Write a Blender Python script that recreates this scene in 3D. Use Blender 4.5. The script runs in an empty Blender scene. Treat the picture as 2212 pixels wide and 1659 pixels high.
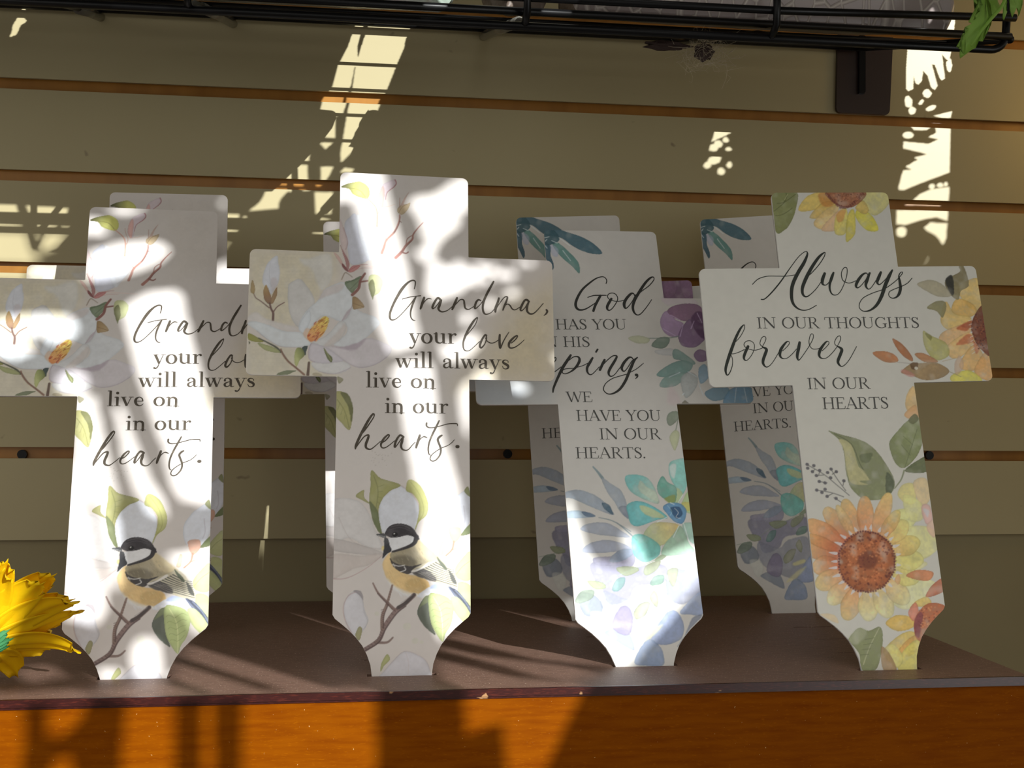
import bpy, bmesh, math, random
import numpy as np
from mathutils import Matrix, Vector
S = bpy.context.scene
COL = S.collection

# ------------------------------------------------------------------ camera, world, sun, lamps, exposure
FPX = 2498.395
CR = [[0.9913936, -0.1306594, 0.0081793], [-0.0112551, -0.0228195, 0.9996762], [0.1304304, 0.9911647, 0.0240937]]
cam = bpy.data.cameras.new('camera'); cam.sensor_width = 36.0; cam.lens = FPX / 2212.0 * 36.0; cam.clip_start = 0.01
cam_ob = bpy.data.objects.new('camera', cam); COL.objects.link(cam_ob)
cam_ob.matrix_world = Matrix((( CR[0][0], CR[1][0], -CR[2][0], 0), (CR[0][1], CR[1][1], -CR[2][1], 0), (CR[0][2], CR[1][2], -CR[2][2], 0), (0, 0, 0, 1)))
S.camera = cam_ob
S.view_settings.view_transform = 'Standard'; S.view_settings.look = 'None'; S.view_settings.gamma = 1.0
S.view_settings.use_curve_mapping = False
S.view_settings.exposure = 0.0
wd = bpy.data.worlds.new('shop_daylight'); S.world = wd; wd.use_nodes = True
wd.node_tree.nodes['Background'].inputs[0].default_value = (1.0, 0.97, 0.90, 1)
wd.node_tree.nodes['Background'].inputs[1].default_value = 0.84
AZ, EL = math.radians(31.0), math.radians(19.5)
TO_SUN = Vector((math.sin(AZ) * math.cos(EL), -math.cos(AZ) * math.cos(EL), math.sin(EL)))
sl = bpy.data.lights.new('sun', 'SUN'); sl.energy = 6.6; sl.angle = math.radians(0.27); sl.color = (0.985, 1.0, 0.985)
so = bpy.data.objects.new('sun', sl); COL.objects.link(so); so.rotation_euler = TO_SUN.to_track_quat('Z', 'Y').to_euler(); so.location = TO_SUN * 3
def area(name, loc, aim, sx, sy, power, color):
    l = bpy.data.lights.new(name, 'AREA'); l.shape = 'RECTANGLE'; l.size = sx; l.size_y = sy; l.energy = power; l.color = color
    o = bpy.data.objects.new(name, l); COL.objects.link(o); o.location = loc
    o.rotation_euler = (Vector(loc) - Vector(aim)).to_track_quat('Z', 'Y').to_euler(); return o
area('fill_light', (-0.1, -0.45, 1.7), (0.1, 0.85, 0.0), 1.4, 0.7, 3.0, (1.0, 0.965, 0.93))  # added overhead fill to brighten the display, no lamp seen there
pl = bpy.data.lights.new('warm_lamp', 'POINT'); pl.energy = 0.45; pl.color = (1.0, 0.62, 0.16); pl.shadow_soft_size = 0.05
po = bpy.data.objects.new('warm_lamp', pl); COL.objects.link(po); po.location = (0.80, 0.93, 0.33)

# ------------------------------------------------------------------ materials
def srgb(c):
    c = np.asarray(c, float) / 255.0
    return np.where(c <= .04045, c / 12.92, ((c + .055) / 1.055) ** 2.4)
def mat(name, base, rough=.5, spec=.5, metal=0, noise=None, bump=None, attr=None, extra=None, coat=0):
    m = bpy.data.materials.new(name); m.use_nodes = True
    nt = m.node_tree; b = nt.nodes['Principled BSDF']
    b.inputs['Base Color'].default_value = (*base, 1); b.inputs['Roughness'].default_value = rough
    b.inputs['Specular IOR Level'].default_value = spec; b.inputs['Metallic'].default_value = metal; b.inputs['Coat Weight'].default_value = coat
    tc = nt.nodes.new('ShaderNodeTexCoord')
    if noise:   # list of (scale, detail, stretch, lo, hi, colour, mix)
        last = None
        for sc, det, st, lo, hi, colr in noise:
            mp = nt.nodes.new('ShaderNodeMapping'); mp.inputs['Scale'].default_value = st
            n = nt.nodes.new('ShaderNodeTexNoise'); n.inputs['Scale'].default_value = sc; n.inputs['Detail'].default_value = det
            r = nt.nodes.new('ShaderNodeMapRange'); r.inputs['From Min'].default_value = lo; r.inputs['From Max'].default_value = hi
            mx = nt.nodes.new('ShaderNodeMix'); mx.data_type = 'RGBA'
            nt.links.new(tc.outputs['Object'], mp.inputs[0]); nt.links.new(mp.outputs[0], n.inputs['Vector'])
            nt.links.new(n.outputs[0], r.inputs['Value']); nt.links.new(r.outputs[0], mx.inputs[0])
            if last is None: mx.inputs[6].default_value = (*base, 1)
            else: nt.links.new(last, mx.inputs[6])
            mx.inputs[7].default_value = (*colr, 1); last = mx.outputs[2]
        nt.links.new(last, b.inputs['Base Color'])
    if attr:
        a = nt.nodes.new('ShaderNodeAttribute'); a.attribute_name = attr; nt.links.new(a.outputs['Color'], b.inputs['Base Color'])
    if bump:
        sc, st, strength, dist = bump
        mp = nt.nodes.new('ShaderNodeMapping'); mp.inputs['Scale'].default_value = st
        n = nt.nodes.new('ShaderNodeTexNoise'); n.inputs['Scale'].default_value = sc; n.inputs['Detail'].default_value = 4
        bp = nt.nodes.new('ShaderNodeBump'); bp.inputs['Strength'].default_value = strength; bp.inputs['Distance'].default_value = dist
        nt.links.new(tc.outputs['Object'], mp.inputs[0]); nt.links.new(mp.outputs[0], n.inputs['Vector'])
        nt.links.new(n.outputs[0], bp.inputs['Height']); nt.links.new(bp.outputs[0], b.inputs['Normal'])
    if extra: extra(nt, b, tc)
    return m
one = (1, 1, 1)
M_wall = mat('cream_slatwall', (.49, .425, .25), .42, .3, noise=[(3, 3, one, .35, .75, (.45, .385, .215)), (42, 2, (1, 1, 1.4), .735, .78, (.30, .24, .15))], bump=(60, one, .05, .001))
M_groove = mat('brown_groove', (.42, .19, .035), .35, .4, noise=[(8, 3, (6, 1, 1), .4, .7, (.33, .14, .024))])
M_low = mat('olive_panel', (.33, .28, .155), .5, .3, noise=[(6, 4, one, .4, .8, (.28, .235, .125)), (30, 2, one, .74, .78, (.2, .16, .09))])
M_top = mat('brown_laminate', (.225, .134, .100), .45, .2, noise=[(90, 4, (1, 8, 1), .45, .7, (.155, .092, .068)), (700, 2, one, .62, .76, (.60, .45, .35))], bump=(900, one, .12, .0004))
M_front = mat('orange_stained_wood', (.20, .050, .0002), .5, .03, noise=[(30, 5, (1, 1, 9), .40, .72, (.15, .032, .0001)), (260, 3, (1, 1, 5), .60, .75, (.24, .066, .0006)), (600, 2, one, .76, .79, (.45, .26, .10))], bump=(500, one, .08, .0004))
M_edge = mat('dark_red_edge', (.032, .007, .006), .3, .3, noise=[(240, 4, (1, 1, 6), .5, .7, (.07, .014, .009)), (70, 3, one, .69, .72, (.35, .19, .09))])
M_wire = mat('black_coated_wire', (.0045, .0045, .005), .34, .22)
M_brk = mat('dark_brown_metal', (.040, .024, .020), .34, .5, noise=[(30, 3, one, .62, .75, (.06, .04, .034))])
M_slot = mat('dark_slot_edge', (.035, .02, .016), .7, .3)
M_white = mat('white_board', (.86, .85, .83), .4, .4)
M_print = mat('printed_face', (.8, .8, .8), .38, .35, attr='print')
M_inkA = mat('umber_ink', (.082, .067, .050), .4, .25, noise=[(180, 3, one, .55, .75, (.15, .125, .095))])
M_inkB = mat('charcoal_ink', (.045, .046, .042), .4, .3)
M_inkC = mat('green_black_ink', (.034, .041, .035), .4, .3)
M_inkS = mat('grey_ink', (.095, .097, .092), .4, .3)
M_sleeve = mat('clear_plastic_sleeve', (.62, .60, .52), .18, .5, extra=lambda nt, b, tc: b.inputs['Transmission Weight'].__setattr__('default_value', .75))
def crackle(nt, b, tc):
    v = nt.nodes.new('ShaderNodeTexVoronoi'); v.feature = 'DISTANCE_TO_EDGE'; v.inputs['Scale'].default_value = 85
    mp = nt.nodes.new('ShaderNodeMapping'); mp.inputs['Scale'].default_value = (1, 1, .55)
    r = nt.nodes.new('ShaderNodeMapRange'); r.inputs['From Max'].default_value = .09
    mx = nt.nodes.new('ShaderNodeMix'); mx.data_type = 'RGBA'; mx.inputs[6].default_value = (.66, .60, .55, 1); mx.inputs[7].default_value = (.32, .265, .25, 1)
    bp = nt.nodes.new('ShaderNodeBump'); bp.inputs['Strength'].default_value = .5; bp.inputs['Distance'].default_value = .002
    nt.links.new(tc.outputs['Object'], mp.inputs[0]); nt.links.new(mp.outputs[0], v.inputs['Vector']); nt.links.new(v.outputs[0], r.inputs['Value'])
    nt.links.new(r.outputs[0], mx.inputs[0]); nt.links.new(mx.outputs[2], b.inputs['Base Color']); nt.links.new(r.outputs[0], bp.inputs['Height']); nt.links.new(bp.outputs[0], b.inputs['Normal'])
M_crackle = mat('crackled_grey_slab', (.2, .16, .15), .38, .5, extra=crackle)
M_under = mat('brown_layered_stone', (.115, .082, .062), .5, .4, noise=[(14, 5, (1, 1, 5), .4, .65, (.21, .17, .14)), (40, 3, one, .55, .7, (.07, .045, .035))], bump=(60, one, .6, .004))
M_pale = mat('pale_wrapped_slab', (.50, .50, .45), .16, .6, noise=[(9, 4, one, .45, .6, (.42, .50, .43)), (13, 4, one, .52, .68, (.55, .44, .46)), (60, 3, one, .6, .7, (.34, .31, .25))], bump=(120, one, .7, .003))
M_dust = mat('dust_fluff', (.62, .54, .40), .9, .1)
M_bark = mat('dark_bark_chip', (.06, .04, .035), .7, .2, bump=(200, one, .6, .002))
def leafy(col, trans):
    def f(nt, b, tc):
        out = nt.nodes['Material Output']; t = nt.nodes.new('ShaderNodeBsdfTranslucent'); t.inputs[0].default_value = (*trans, 1)
        mx = nt.nodes.new('ShaderNodeMixShader'); mx.inputs[0].default_value = .38
        nt.links.new(b.outputs[0], mx.inputs[1]); nt.links.new(t.outputs[0], mx.inputs[2]); nt.links.new(mx.outputs[0], out.inputs[0])
    return f
M_petal = mat('yellow_fabric_petal', (.90, .60, .004), .55, .2, noise=[(25, 4, (1, 1, 1), .4, .75, (.95, .70, .006))], bump=(300, one, .25, .0006), extra=leafy(None, (.98, .66, .0)))
M_sepal = mat('green_fabric_sepal', (.05, .26, .09), .6, .3, noise=[(60, 3, one, .4, .7, (.09, .36, .14))], extra=leafy(None, (.06, .3, .08)))
M_disc = mat('brown_flower_disc', (.10, .045, .015), .8, .2, bump=(300, one, .8, .002))
M_leaf = mat('green_serrated_leaf', (.36, .62, .11), .5, .4, noise=[(40, 4, one, .4, .7, (.45, .70, .16))], bump=(160, one, .4, .0015), extra=leafy(None, (.40, .66, .08)))
M_floor = mat('dark_floor', (.035, .028, .023), .5, .4, noise=[(6, 4, one, .4, .7, (.05, .04, .03))])
M_board = mat('sun_blocker_panel', (.30, .28, .25), .7, .2, noise=[(5, 3, one, .4, .7, (.25, .23, .20))])  # matte surface for the added sun blockers

# ------------------------------------------------------------------ helpers
def link(name, me, m=None, parent=None, loc=None):
    o = bpy.data.objects.new(name, me); COL.objects.link(o)
    if m is not None and me is not None and not me.materials: me.materials.append(m)
    if parent is not None: o.parent = parent
    if loc is not None: o.location = loc
    return o
def tag(o, label=None, cat=None, group=None, kind=None):
    if label: o['label'] = label
    if cat: o['category'] = cat
    if group: o['group'] = group
    if kind: o['kind'] = kind
    return o
def thing(name, label, cat, loc=(0, 0, 0), group=None):
    o = bpy.data.objects.new(name, None); o.empty_display_size = .02; COL.objects.link(o); o.location = loc
    return tag(o, label, cat, group)
def mesh(name, v, f, smooth=False, mats=(), mi=None):
    me = bpy.data.meshes.new(name); me.from_pydata([tuple(p) for p in v], [], f)
    for m in mats: me.materials.append(m)
    if mi is not None: me.polygons.foreach_set('material_index', mi)
    if smooth: me.shade_smooth()
    me.update(); return me
class MB:
    def __init__(s): s.v, s.f = [], []
    def add(s, v, f):
        n = len(s.v); s.v += [tuple(p) for p in v]; s.f += [tuple(i + n for i in q) for q in f]
    def box(s, a, b):
        (x0, y0, z0), (x1, y1, z1) = a, b
        s.add([(x0, y0, z0), (x1, y0, z0), (x1, y1, z0), (x0, y1, z0), (x0, y0, z1), (x1, y0, z1), (x1, y1, z1), (x0, y1, z1)],
              [(0, 3, 2, 1), (4, 5, 6, 7), (0, 1, 5, 4), (1, 2, 6, 5), (2, 3, 7, 6), (3, 0, 4, 7)])
    def tube(s, pts, r, n=10, cap=True):
        pts = [Vector(p) for p in pts]; rs = r if isinstance(r, (list, tuple)) else [r] * len(pts)
        up = Vector((0, 0, 1)); v = []; prev = None
        for i, p in enumerate(pts):
            d = (pts[min(i + 1, len(pts) - 1)] - pts[max(i - 1, 0)]).normalized()
            if prev is None:
                a = d.cross(up if abs(d.z) < .9 else Vector((1, 0, 0))).normalized()
            else: a = (prev - d * prev.dot(d)).normalized()
            prev = a; b = d.cross(a)
            v += [p + (a * math.cos(t) + b * math.sin(t)) * rs[i] for t in [2 * math.pi * k / n for k in range(n)]]
        f = [(i * n + k, i * n + (k + 1) % n, (i + 1) * n + (k + 1) % n, (i + 1) * n + k) for i in range(len(pts) - 1) for k in range(n)]
        if cap: f += [tuple(range(n))[::-1], tuple(range((len(pts) - 1) * n, len(pts) * n))]
        s.add(v, f)
    def mesh(s, name, smooth=False, mats=()): return mesh(name, s.v, s.f, smooth, mats)
def spline(p, closed=True, sub=5):
    p = np.asarray(p, float); n = len(p); out = []
    rng = range(n) if closed else range(n - 1)
    for i in rng:
        if closed: a, b, c, d = p[i - 1], p[i], p[(i + 1) % n], p[(i + 2) % n]
        else: a, b, c, d = p[max(i - 1, 0)], p[i], p[i + 1], p[min(i + 2, n - 1)]
        for t in np.arange(sub) / sub:
            out.append(.5 * (2 * b + (c - a) * t + (2 * a - 5 * b + 4 * c - d) * t * t + (3 * b - a - 3 * c + d) * t ** 3))
    if not closed: out.append(p[-1])
    return np.array(out)

# ------------------------------------------------------------------ the memorial crosses: outline and printed designs
WS, WA, YAB, YAT, YT = (92.081, 215.0, 198.303, 288.042, 348.244)
NECK = [(46.04, 36.93), (44.47, 34.33), (40.57, 31.25), (35.22, 26.75), (30.35, 21.79), (26.22, 16.61), (23.05, 10.51), (20.71, 3.97), (19.76, -3.12)]
YW, ZG0, SP, TG, ZSH, YF, XR = (1.07673, 0.29517, 0.08249, 0.01007, -0.1745, 0.7294, 0.44785)
SCREWS = [(-0.2978, -0.0415), (0.1387, -0.0396), (0.5589, -0.0396)]
YP, ZP = (-1.2, 0.42)
SLOTS = [(0.0069, 0.0526, 0.7693, 0.7766), (-0.1665, -0.1203, 0.7765, 0.7871), (-0.174, -0.1282, 0.927, 0.9324), (-0.002, 0.0441, 0.9758, 0.9811), (0.1746, 0.2206, 0.7821, 0.7903), (0.1758, 0.2226, 0.9566, 0.9629), (0.3567, 0.404, 0.9777, 0.983), (0.3396, 0.3858, 0.7553, 0.7621), (0.0052, 0.0492, 0.8187, 0.8209), (0.0035, 0.0475, 0.8687, 0.8709), (0.0018, 0.0458, 0.9187, 0.9209), (0.1772, 0.2212, 0.8372, 0.8394), (0.1769, 0.2209, 0.8872, 0.8894), (0.1763, 0.2203, 0.9872, 0.9894), (0.3495, 0.3935, 0.8123, 0.8145), (0.352, 0.396, 0.8623, 0.8645), (0.3545, 0.3985, 0.9123, 0.9145), (-0.168, -0.124, 0.8269, 0.8291), (-0.17, -0.126, 0.8769, 0.8791), (-0.174, -0.13, 0.9769, 0.9791)]
DECK = [0.8884, 0.9192, 0.9536, 0.9875, 1.022]
POSES = [
 ('A', (0.02975, 0.77165, -0.1745), ((0.999325, -0.036661, 0.002288), (0.035615, 0.982302, 0.183885), (-0.008988, -0.18368, 0.982945)), -0.00267, 'tall white magnolia and bird cross reading Grandma, front row, left of the God cross', 'magnolia and bird crosses'),
 ('A', (-0.1434, 0.78052, -0.1745), ((0.996488, -0.077363, -0.032035), (0.083608, 0.940207, 0.330183), (0.004576, -0.331702, 0.943373)), 0.00418, 'front magnolia and bird cross reading Grandma beside the yellow sunflower, at the left edge', 'magnolia and bird crosses'),
 ('A', (-0.15109, 0.92839, -0.1745), ((0.999928, -0.008315, -0.008599), (0.008983, 0.996694, 0.080748), (0.007899, -0.080819, 0.996697)), -0.00092, 'magnolia cross half hidden behind the left front magnolia cross', 'magnolia and bird crosses'),
 ('A', (0.02103, 0.97712, -0.1745), ((0.999724, -0.000217, -0.023472), (0.00246, 0.99542, 0.095567), (0.023344, -0.095598, 0.995146)), 0.00785, 'magnolia cross almost hidden behind the middle Grandma cross', 'magnolia and bird crosses'),
 ('B', (0.19758, 0.7849, -0.1745), ((0.999695, -0.013193, -0.020859), (0.019917, 0.930346, 0.366141), (0.014575, -0.366444, 0.930326)), 0.00345, 'front white cross with teal leaves and purple flower reading God has you in his keeping', 'teal leaf and purple flower crosses'),
 ('B', (0.19919, 0.95845, -0.1745), ((0.998105, -0.019492, -0.058361), (0.025356, 0.994512, 0.101502), (0.056063, -0.102789, 0.993122)), -3e-05, 'teal leaf cross tucked behind the front God has you cross', 'teal leaf and purple flower crosses'),
 ('B', (0.38036, 0.97905, -0.1745), ((0.996054, 0.002074, -0.088728), (0.005642, 0.996225, 0.086626), (0.088572, -0.086785, 0.992282)), -0.00795, 'teal leaf cross partly hidden behind the sunflower cross', 'teal leaf and purple flower crosses'),
 ('C', (0.36267, 0.7574, -0.1745), ((0.999339, 0.021497, -0.029329), (-0.0144, 0.974559, 0.22367), (0.033391, -0.223099, 0.974224)), -0.0039, 'white sunflower cross reading Always in our thoughts, rightmost front cross', None),
]
LEAF_A = [(0.4211, 0.3004), (0.422, 0.294), (0.4198, 0.2907), (0.4217, 0.2876), (0.4226, 0.2848), (0.426, 0.2849), (0.4198, 0.2814), (0.4226, 0.28), (0.4173, 0.2752), (0.4191, 0.2741), (0.415, 0.2726), (0.4166, 0.271), (0.4128, 0.269), (0.4153, 0.2681), (0.4116, 0.2625), (0.4132, 0.2612), (0.4103, 0.2575), (0.4127, 0.2565), (0.4143, 0.25), (0.4166, 0.2519), (0.4208, 0.2553), (0.4229, 0.2561), (0.4237, 0.2603), (0.4268, 0.2603), (0.4276, 0.2661), (0.4294, 0.2709), (0.4328, 0.2761), (0.4371, 0.2795), (0.4422, 0.2847), (0.4439, 0.2888), (0.4455, 0.2986), (0.4335, 0.3092)]
LEAF_B = [(0.4484, 0.3046), (0.4497, 0.2916), (0.4492, 0.2846), (0.4515, 0.2799), (0.4542, 0.2868), (0.4567, 0.2812), (0.4585, 0.287), (0.4579, 0.292), (0.461, 0.302), (0.4549, 0.3099)]
LEAF_C = [(0.4429, 0.2913), (0.4431, 0.2856), (0.4427, 0.2783), (0.4441, 0.2769), (0.4455, 0.2823), (0.4452, 0.2874), (0.445, 0.2923)]
LEAF_STEM = [(0.4158, 0.2552), (0.4235, 0.2668), (0.4303, 0.2748), (0.4372, 0.2824), (0.4432, 0.2932), (0.4466, 0.3048)]
# printed designs: (0, label, outline in 0.1 mm, colour, alpha, softness, rim, grain, gradient, curved) or (1, label, stroke x,y,width, colour, alpha)
OPS = {}
OPS['A'] = [
[0,0,[-425,3476,447,3487,453,2866,451,1986,449,1324,-441,1317,-453,1979,-455,2857],[222,216,212],0.7,25,0,0.05,None,0],
[0,0,[-1102,2886,-462,2900,-470,2689,-579,2555,-663,2436,-818,2303,-1072,2359],[225,217,192],0.85,22,0,0.18,None,0],
[0,0,[-1081,2264,-815,2189,-632,2143,-459,2046,-458,1971,-1071,1957],[223,216,194],0.8,14,0,0.15,None,0],
[0,0,[745,2486,1120,2751,1089,1959,431,1945,566,2137],[214,201,171],0.9,60,0,0.15,None,0],
[0,0,[31,3472,447,3480,444,3007,167,2910],[216,209,201],0.5,30,0,0.1,None,0],
[1,0,[-875,2850,3,-709,2854,3,-598,2856,3],[201,193,167],0.22],
[1,0,[-852,2826,3,-708,2829,3,-611,2830,3],[201,193,167],0.22],
[1,0,[-828,2802,3,-708,2804,3,-625,2805,3],[201,193,167],0.22],
[1,0,[-873,2775,3,-707,2779,3,-639,2780,3],[201,193,167],0.22],
[1,0,[-850,2752,3,-707,2755,3,-596,2756,3],[201,193,167],0.22],
[1,0,[-826,2728,3,-706,2730,3,-609,2731,3],[201,193,167],0.22],
[1,0,[-871,2701,3,-706,2705,3,-623,2706,3],[201,193,167],0.22],
[1,0,[-848,2678,3,-705,2680,3,-637,2680,3],[201,193,167],0.22],
[1,0,[-824,2654,3,-704,2656,3,-594,2657,3],[201,193,167],0.22],
[1,0,[-869,2628,3,-704,2631,3,-607,2632,3],[201,193,167],0.22],
[1,0,[-846,2604,3,-703,2606,3,-621,2607,3],[201,193,167],0.22],
[1,0,[-822,2580,3,-703,2582,3,-635,2582,3],[201,193,167],0.22],
[1,0,[-867,2554,3,-702,2557,3,-592,2559,3],[201,193,167],0.22],
[1,0,[-844,2530,3,-702,2533,3,-605,2533,3],[201,193,167],0.22],
[1,0,[-821,2507,3,-701,2508,3,-619,2508,3],[201,193,167],0.22],
[1,0,[-865,2481,3,-700,2484,3,-632,2483,3],[201,193,167],0.22],
[1,0,[-1037,2183,3,-875,2185,3,-754,2184,3],[201,193,167],0.18],
[1,0,[-1036,2155,3,-874,2157,3,-765,2156,3],[201,193,167],0.18],
[1,0,[-1035,2127,3,-873,2128,3,-777,2127,3],[201,193,167],0.18],
[1,0,[-1034,2098,3,-872,2100,3,-752,2099,3],[201,193,167],0.18],
[1,0,[-1033,2070,3,-872,2072,3,-763,2071,3],[201,193,167],0.18],
[1,0,[-1032,2042,3,-871,2043,3,-775,2042,3],[201,193,167],0.18],
[1,0,[-1031,2014,3,-870,2015,3,-750,2014,3],[201,193,167],0.18],
[0,1,[-733,2823,-671,2825,-523,2864,-508,2688,-580,2594,-645,2741,-713,2784],[227,227,226],0.7,5,0.1,0.12,None,1],
[0,1,[-981,2631,-975,2716,-947,2788,-890,2839,-879,2784,-865,2720,-875,2635,-899,2602,-922,2556,-947,2594],[225,229,241],0.9,1,0.25,0.12,None,1],
[0,1,[-925,2666,-888,2673,-878,2629,-892,2596,-916,2582],[216,207,211],0.6,3,0.1,0.12,None,1],
[1,1,[-934,2782,4,-937,2685,4,-920,2608,4],[201,202,210],0.5],
[0,1,[-957,2626,-974,2580,-970,2529,-944,2491,-917,2492,-918,2530,-934,2575],[198,168,114],0.95,0.5,0.35,0.12,[-948,2620,-938,2491,[139,102,79]],1],
[0,1,[-884,2609,-915,2543,-923,2495,-908,2492,-890,2525,-880,2564],[170,139,102],0.95,0.5,0.35,0.12,None,1],
[1,3,[-929,2491,12,-919,2453,13,-904,2422,15,-904,2371,16],[119,92,88],0.95],
[1,3,[-931,2458,8,-987,2502,7,-1024,2527,6,-1040,2558,5],[132,108,99],0.95],
[1,3,[-903,2428,8,-877,2468,7,-829,2501,6],[131,103,96],0.95],
[0,1,[-1052,2654,-1031,2597,-1036,2560,-1050,2558,-1063,2583],[186,163,121],0.95,0.5,0.35,0.12,None,1],
[0,1,[-807,2612,-790,2645,-736,2676,-692,2642,-641,2566,-621,2502,-663,2436,-721,2325,-784,2400,-805,2509],[220,219,219],0.92,0.8,0.35,0.12,None,1],
[0,1,[-1068,2397,-1014,2425,-941,2376,-782,2336,-733,2306,-848,2296,-1066,2353],[227,223,223],0.8,3,0.15,0.12,None,1],
[0,1,[-597,2529,-562,2595,-519,2629,-427,2665,-382,2614,-356,2524,-362,2472,-392,2406,-434,2373,-527,2408,-588,2400,-660,2302,-727,2303,-716,2383,-675,2449],[229,234,239],0.95,0.8,0.3,0.12,None,1],
[0,1,[-597,2532,-549,2608,-426,2658,-444,2599,-554,2549],[219,207,204],0.6,3,0.1,0.12,None,1],
[1,1,[-434,2373,7,-404,2425,6,-371,2471,5,-359,2517,3],[192,176,189],0.8],
[0,1,[-434,2373,-401,2445,-362,2485,-392,2413],[202,189,197],0.7,1,0.2,0.12,None,1],
[0,1,[-434,2373,-392,2406,-356,2482,-299,2448,-206,2418,-168,2368,-217,2308,-278,2249,-351,2202,-431,2193,-487,2208,-408,2283,-397,2342],[226,230,235],0.92,1.2,0.25,0.12,None,1],
[0,1,[-1069,2350,-1012,2358,-921,2332,-830,2297,-726,2293,-683,2269,-639,2213,-693,2186,-778,2181,-857,2188,-936,2230,-1010,2291,-1069,2334],[231,237,242],0.95,0.8,0.28,0.12,None,1],
[1,1,[-1010,2291,4,-936,2233,4,-857,2189,4,-778,2182,4,-693,2186,4],[189,180,184],0.6],
[0,1,[-727,2312,-704,2390,-657,2449,-646,2385,-672,2314,-686,2275],[231,237,244],0.95,0.7,0.35,0.12,None,1],
[0,1,[-633,2219,-537,2273,-465,2359,-434,2379,-406,2367,-403,2322,-432,2257,-487,2211,-572,2189],[227,228,230],0.95,0.8,0.35,0.12,None,1],
[0,1,[-452,2314,-416,2360,-403,2322,-438,2257,-493,2211,-554,2196],[219,207,201],0.6,3,0.1,0.12,None,1],
[0,1,[-541,2193,-425,2193,-333,2221,-253,2262,-166,2245,-85,2196,-116,2131,-202,2072,-306,2050,-387,2080,-461,2135],[224,218,224],0.92,1,0.3,0.12,None,1],
[0,1,[-499,2201,-425,2193,-333,2221,-266,2255,-327,2183,-400,2175],[187,173,186],0.75,3,0.1,0.12,None,1],
[1,1,[-116,2131,4,-202,2072,4,-306,2050,4,-387,2080,4,-461,2135,4],[183,170,183],0.6],
[0,1,[-636,2074,-587,2018,-507,2001,-446,2002,-368,2049,-417,2092,-540,2095],[229,229,231],0.92,1,0.35,0.12,None,1],
[1,1,[-581,2015,5,-507,2000,5,-447,2009,5,-368,2047,5],[189,173,183],0.6],
[0,1,[-639,2213,-653,2149,-649,2099,-570,2072,-484,2081,-417,2095,-461,2135,-541,2190],[221,216,225],0.92,0.8,0.35,0.12,None,1],
[1,1,[-639,2213,5,-657,2162,5,-649,2099,5,-612,2081,5],[187,171,186],0.7],
[0,1,[-696,2281,-672,2320,-641,2302,-652,2244,-636,2219,-670,2238],[237,207,182],0.8,2,0.2,0.12,None,1],
[0,1,[-637,2226,-668,2250,-654,2302,-600,2367,-552,2409,-524,2395,-532,2337,-555,2286,-585,2253],[246,223,106],0.95,0.6,0.2,0.12,[-552,2401,-640,2232,[241,157,98]],1],
[1,1,[-590,2372,5,-579,2384,2],[165,112,66],0.8],
[1,1,[-612,2246,5,-601,2259,2],[248,193,141],0.8],
[1,1,[-591,2364,5,-577,2380,2],[167,110,66],0.8],
[1,1,[-602,2262,5,-589,2276,2],[171,86,65],0.8],
[1,1,[-601,2251,5,-588,2264,2],[185,85,65],0.8],
[1,1,[-561,2364,5,-547,2378,2],[202,116,67],0.8],
[1,1,[-543,2327,5,-529,2340,2],[200,111,67],0.8],
[1,1,[-575,2325,5,-563,2340,2],[164,104,65],0.8],
[1,1,[-561,2392,5,-549,2406,2],[250,247,143],0.8],
[1,1,[-601,2331,5,-590,2343,2],[249,221,142],0.8],
[1,1,[-554,2355,5,-541,2367,2],[174,113,66],0.8],
[1,1,[-563,2287,5,-552,2302,2],[159,96,65],0.8],
[1,1,[-624,2316,5,-612,2326,2],[165,94,65],0.8],
[1,1,[-580,2270,5,-567,2286,2],[248,207,141],0.8],
[1,1,[-550,2390,5,-536,2402,2],[250,249,143],0.8],
[1,1,[-627,2250,5,-615,2261,2],[248,191,141],0.8],
[1,1,[-615,2346,5,-603,2355,2],[203,105,67],0.8],
[1,1,[-557,2389,5,-545,2401,2],[250,247,143],0.8],
[1,1,[-532,2361,5,-521,2371,2],[167,118,66],0.8],
[1,1,[-549,2358,5,-537,2370,2],[159,114,66],0.8],
[1,1,[-665,2265,5,-653,2282,2],[192,79,66],0.8],
[1,1,[-610,2336,5,-598,2347,2],[158,100,65],0.8],
[1,1,[-608,2249,5,-596,2260,2],[157,82,64],0.8],
[1,1,[-578,2370,5,-567,2379,2],[250,237,143],0.8],
[1,1,[-629,2255,5,-617,2271,2],[248,192,141],0.8],
[1,1,[-583,2281,5,-571,2291,2],[248,210,142],0.8],
[1,1,[-541,2344,5,-527,2356,2],[250,237,143],0.8],
[1,1,[-583,2280,5,-569,2293,2],[248,210,142],0.8],
[1,1,[-592,2286,5,-577,2296,2],[200,95,66],0.8],
[1,1,[-607,2231,5,-596,2247,2],[248,190,141],0.8],
[1,1,[-533,2356,5,-522,2367,2],[250,242,143],0.8],
[1,1,[-599,2295,5,-585,2306,2],[248,211,142],0.8],
[1,1,[-532,2381,5,-521,2397,2],[200,123,68],0.8],
[1,1,[-593,2261,5,-582,2275,2],[199,88,66],0.8],
[1,1,[-546,2322,5,-534,2336,2],[249,229,142],0.8],
[1,1,[-558,2394,5,-544,2408,2],[181,122,67],0.8],
[1,1,[-562,2373,5,-550,2383,2],[250,242,143],0.8],
[1,1,[-603,2256,5,-591,2271,2],[182,85,65],0.8],
[1,1,[-592,2357,5,-581,2368,2],[203,110,67],0.8],
[1,1,[-572,2280,5,-558,2295,2],[177,95,66],0.8],
[1,1,[-535,2370,5,-521,2383,2],[172,119,66],0.8],
[1,1,[-642,2291,5,-631,2302,2],[248,201,141],0.8],
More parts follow.
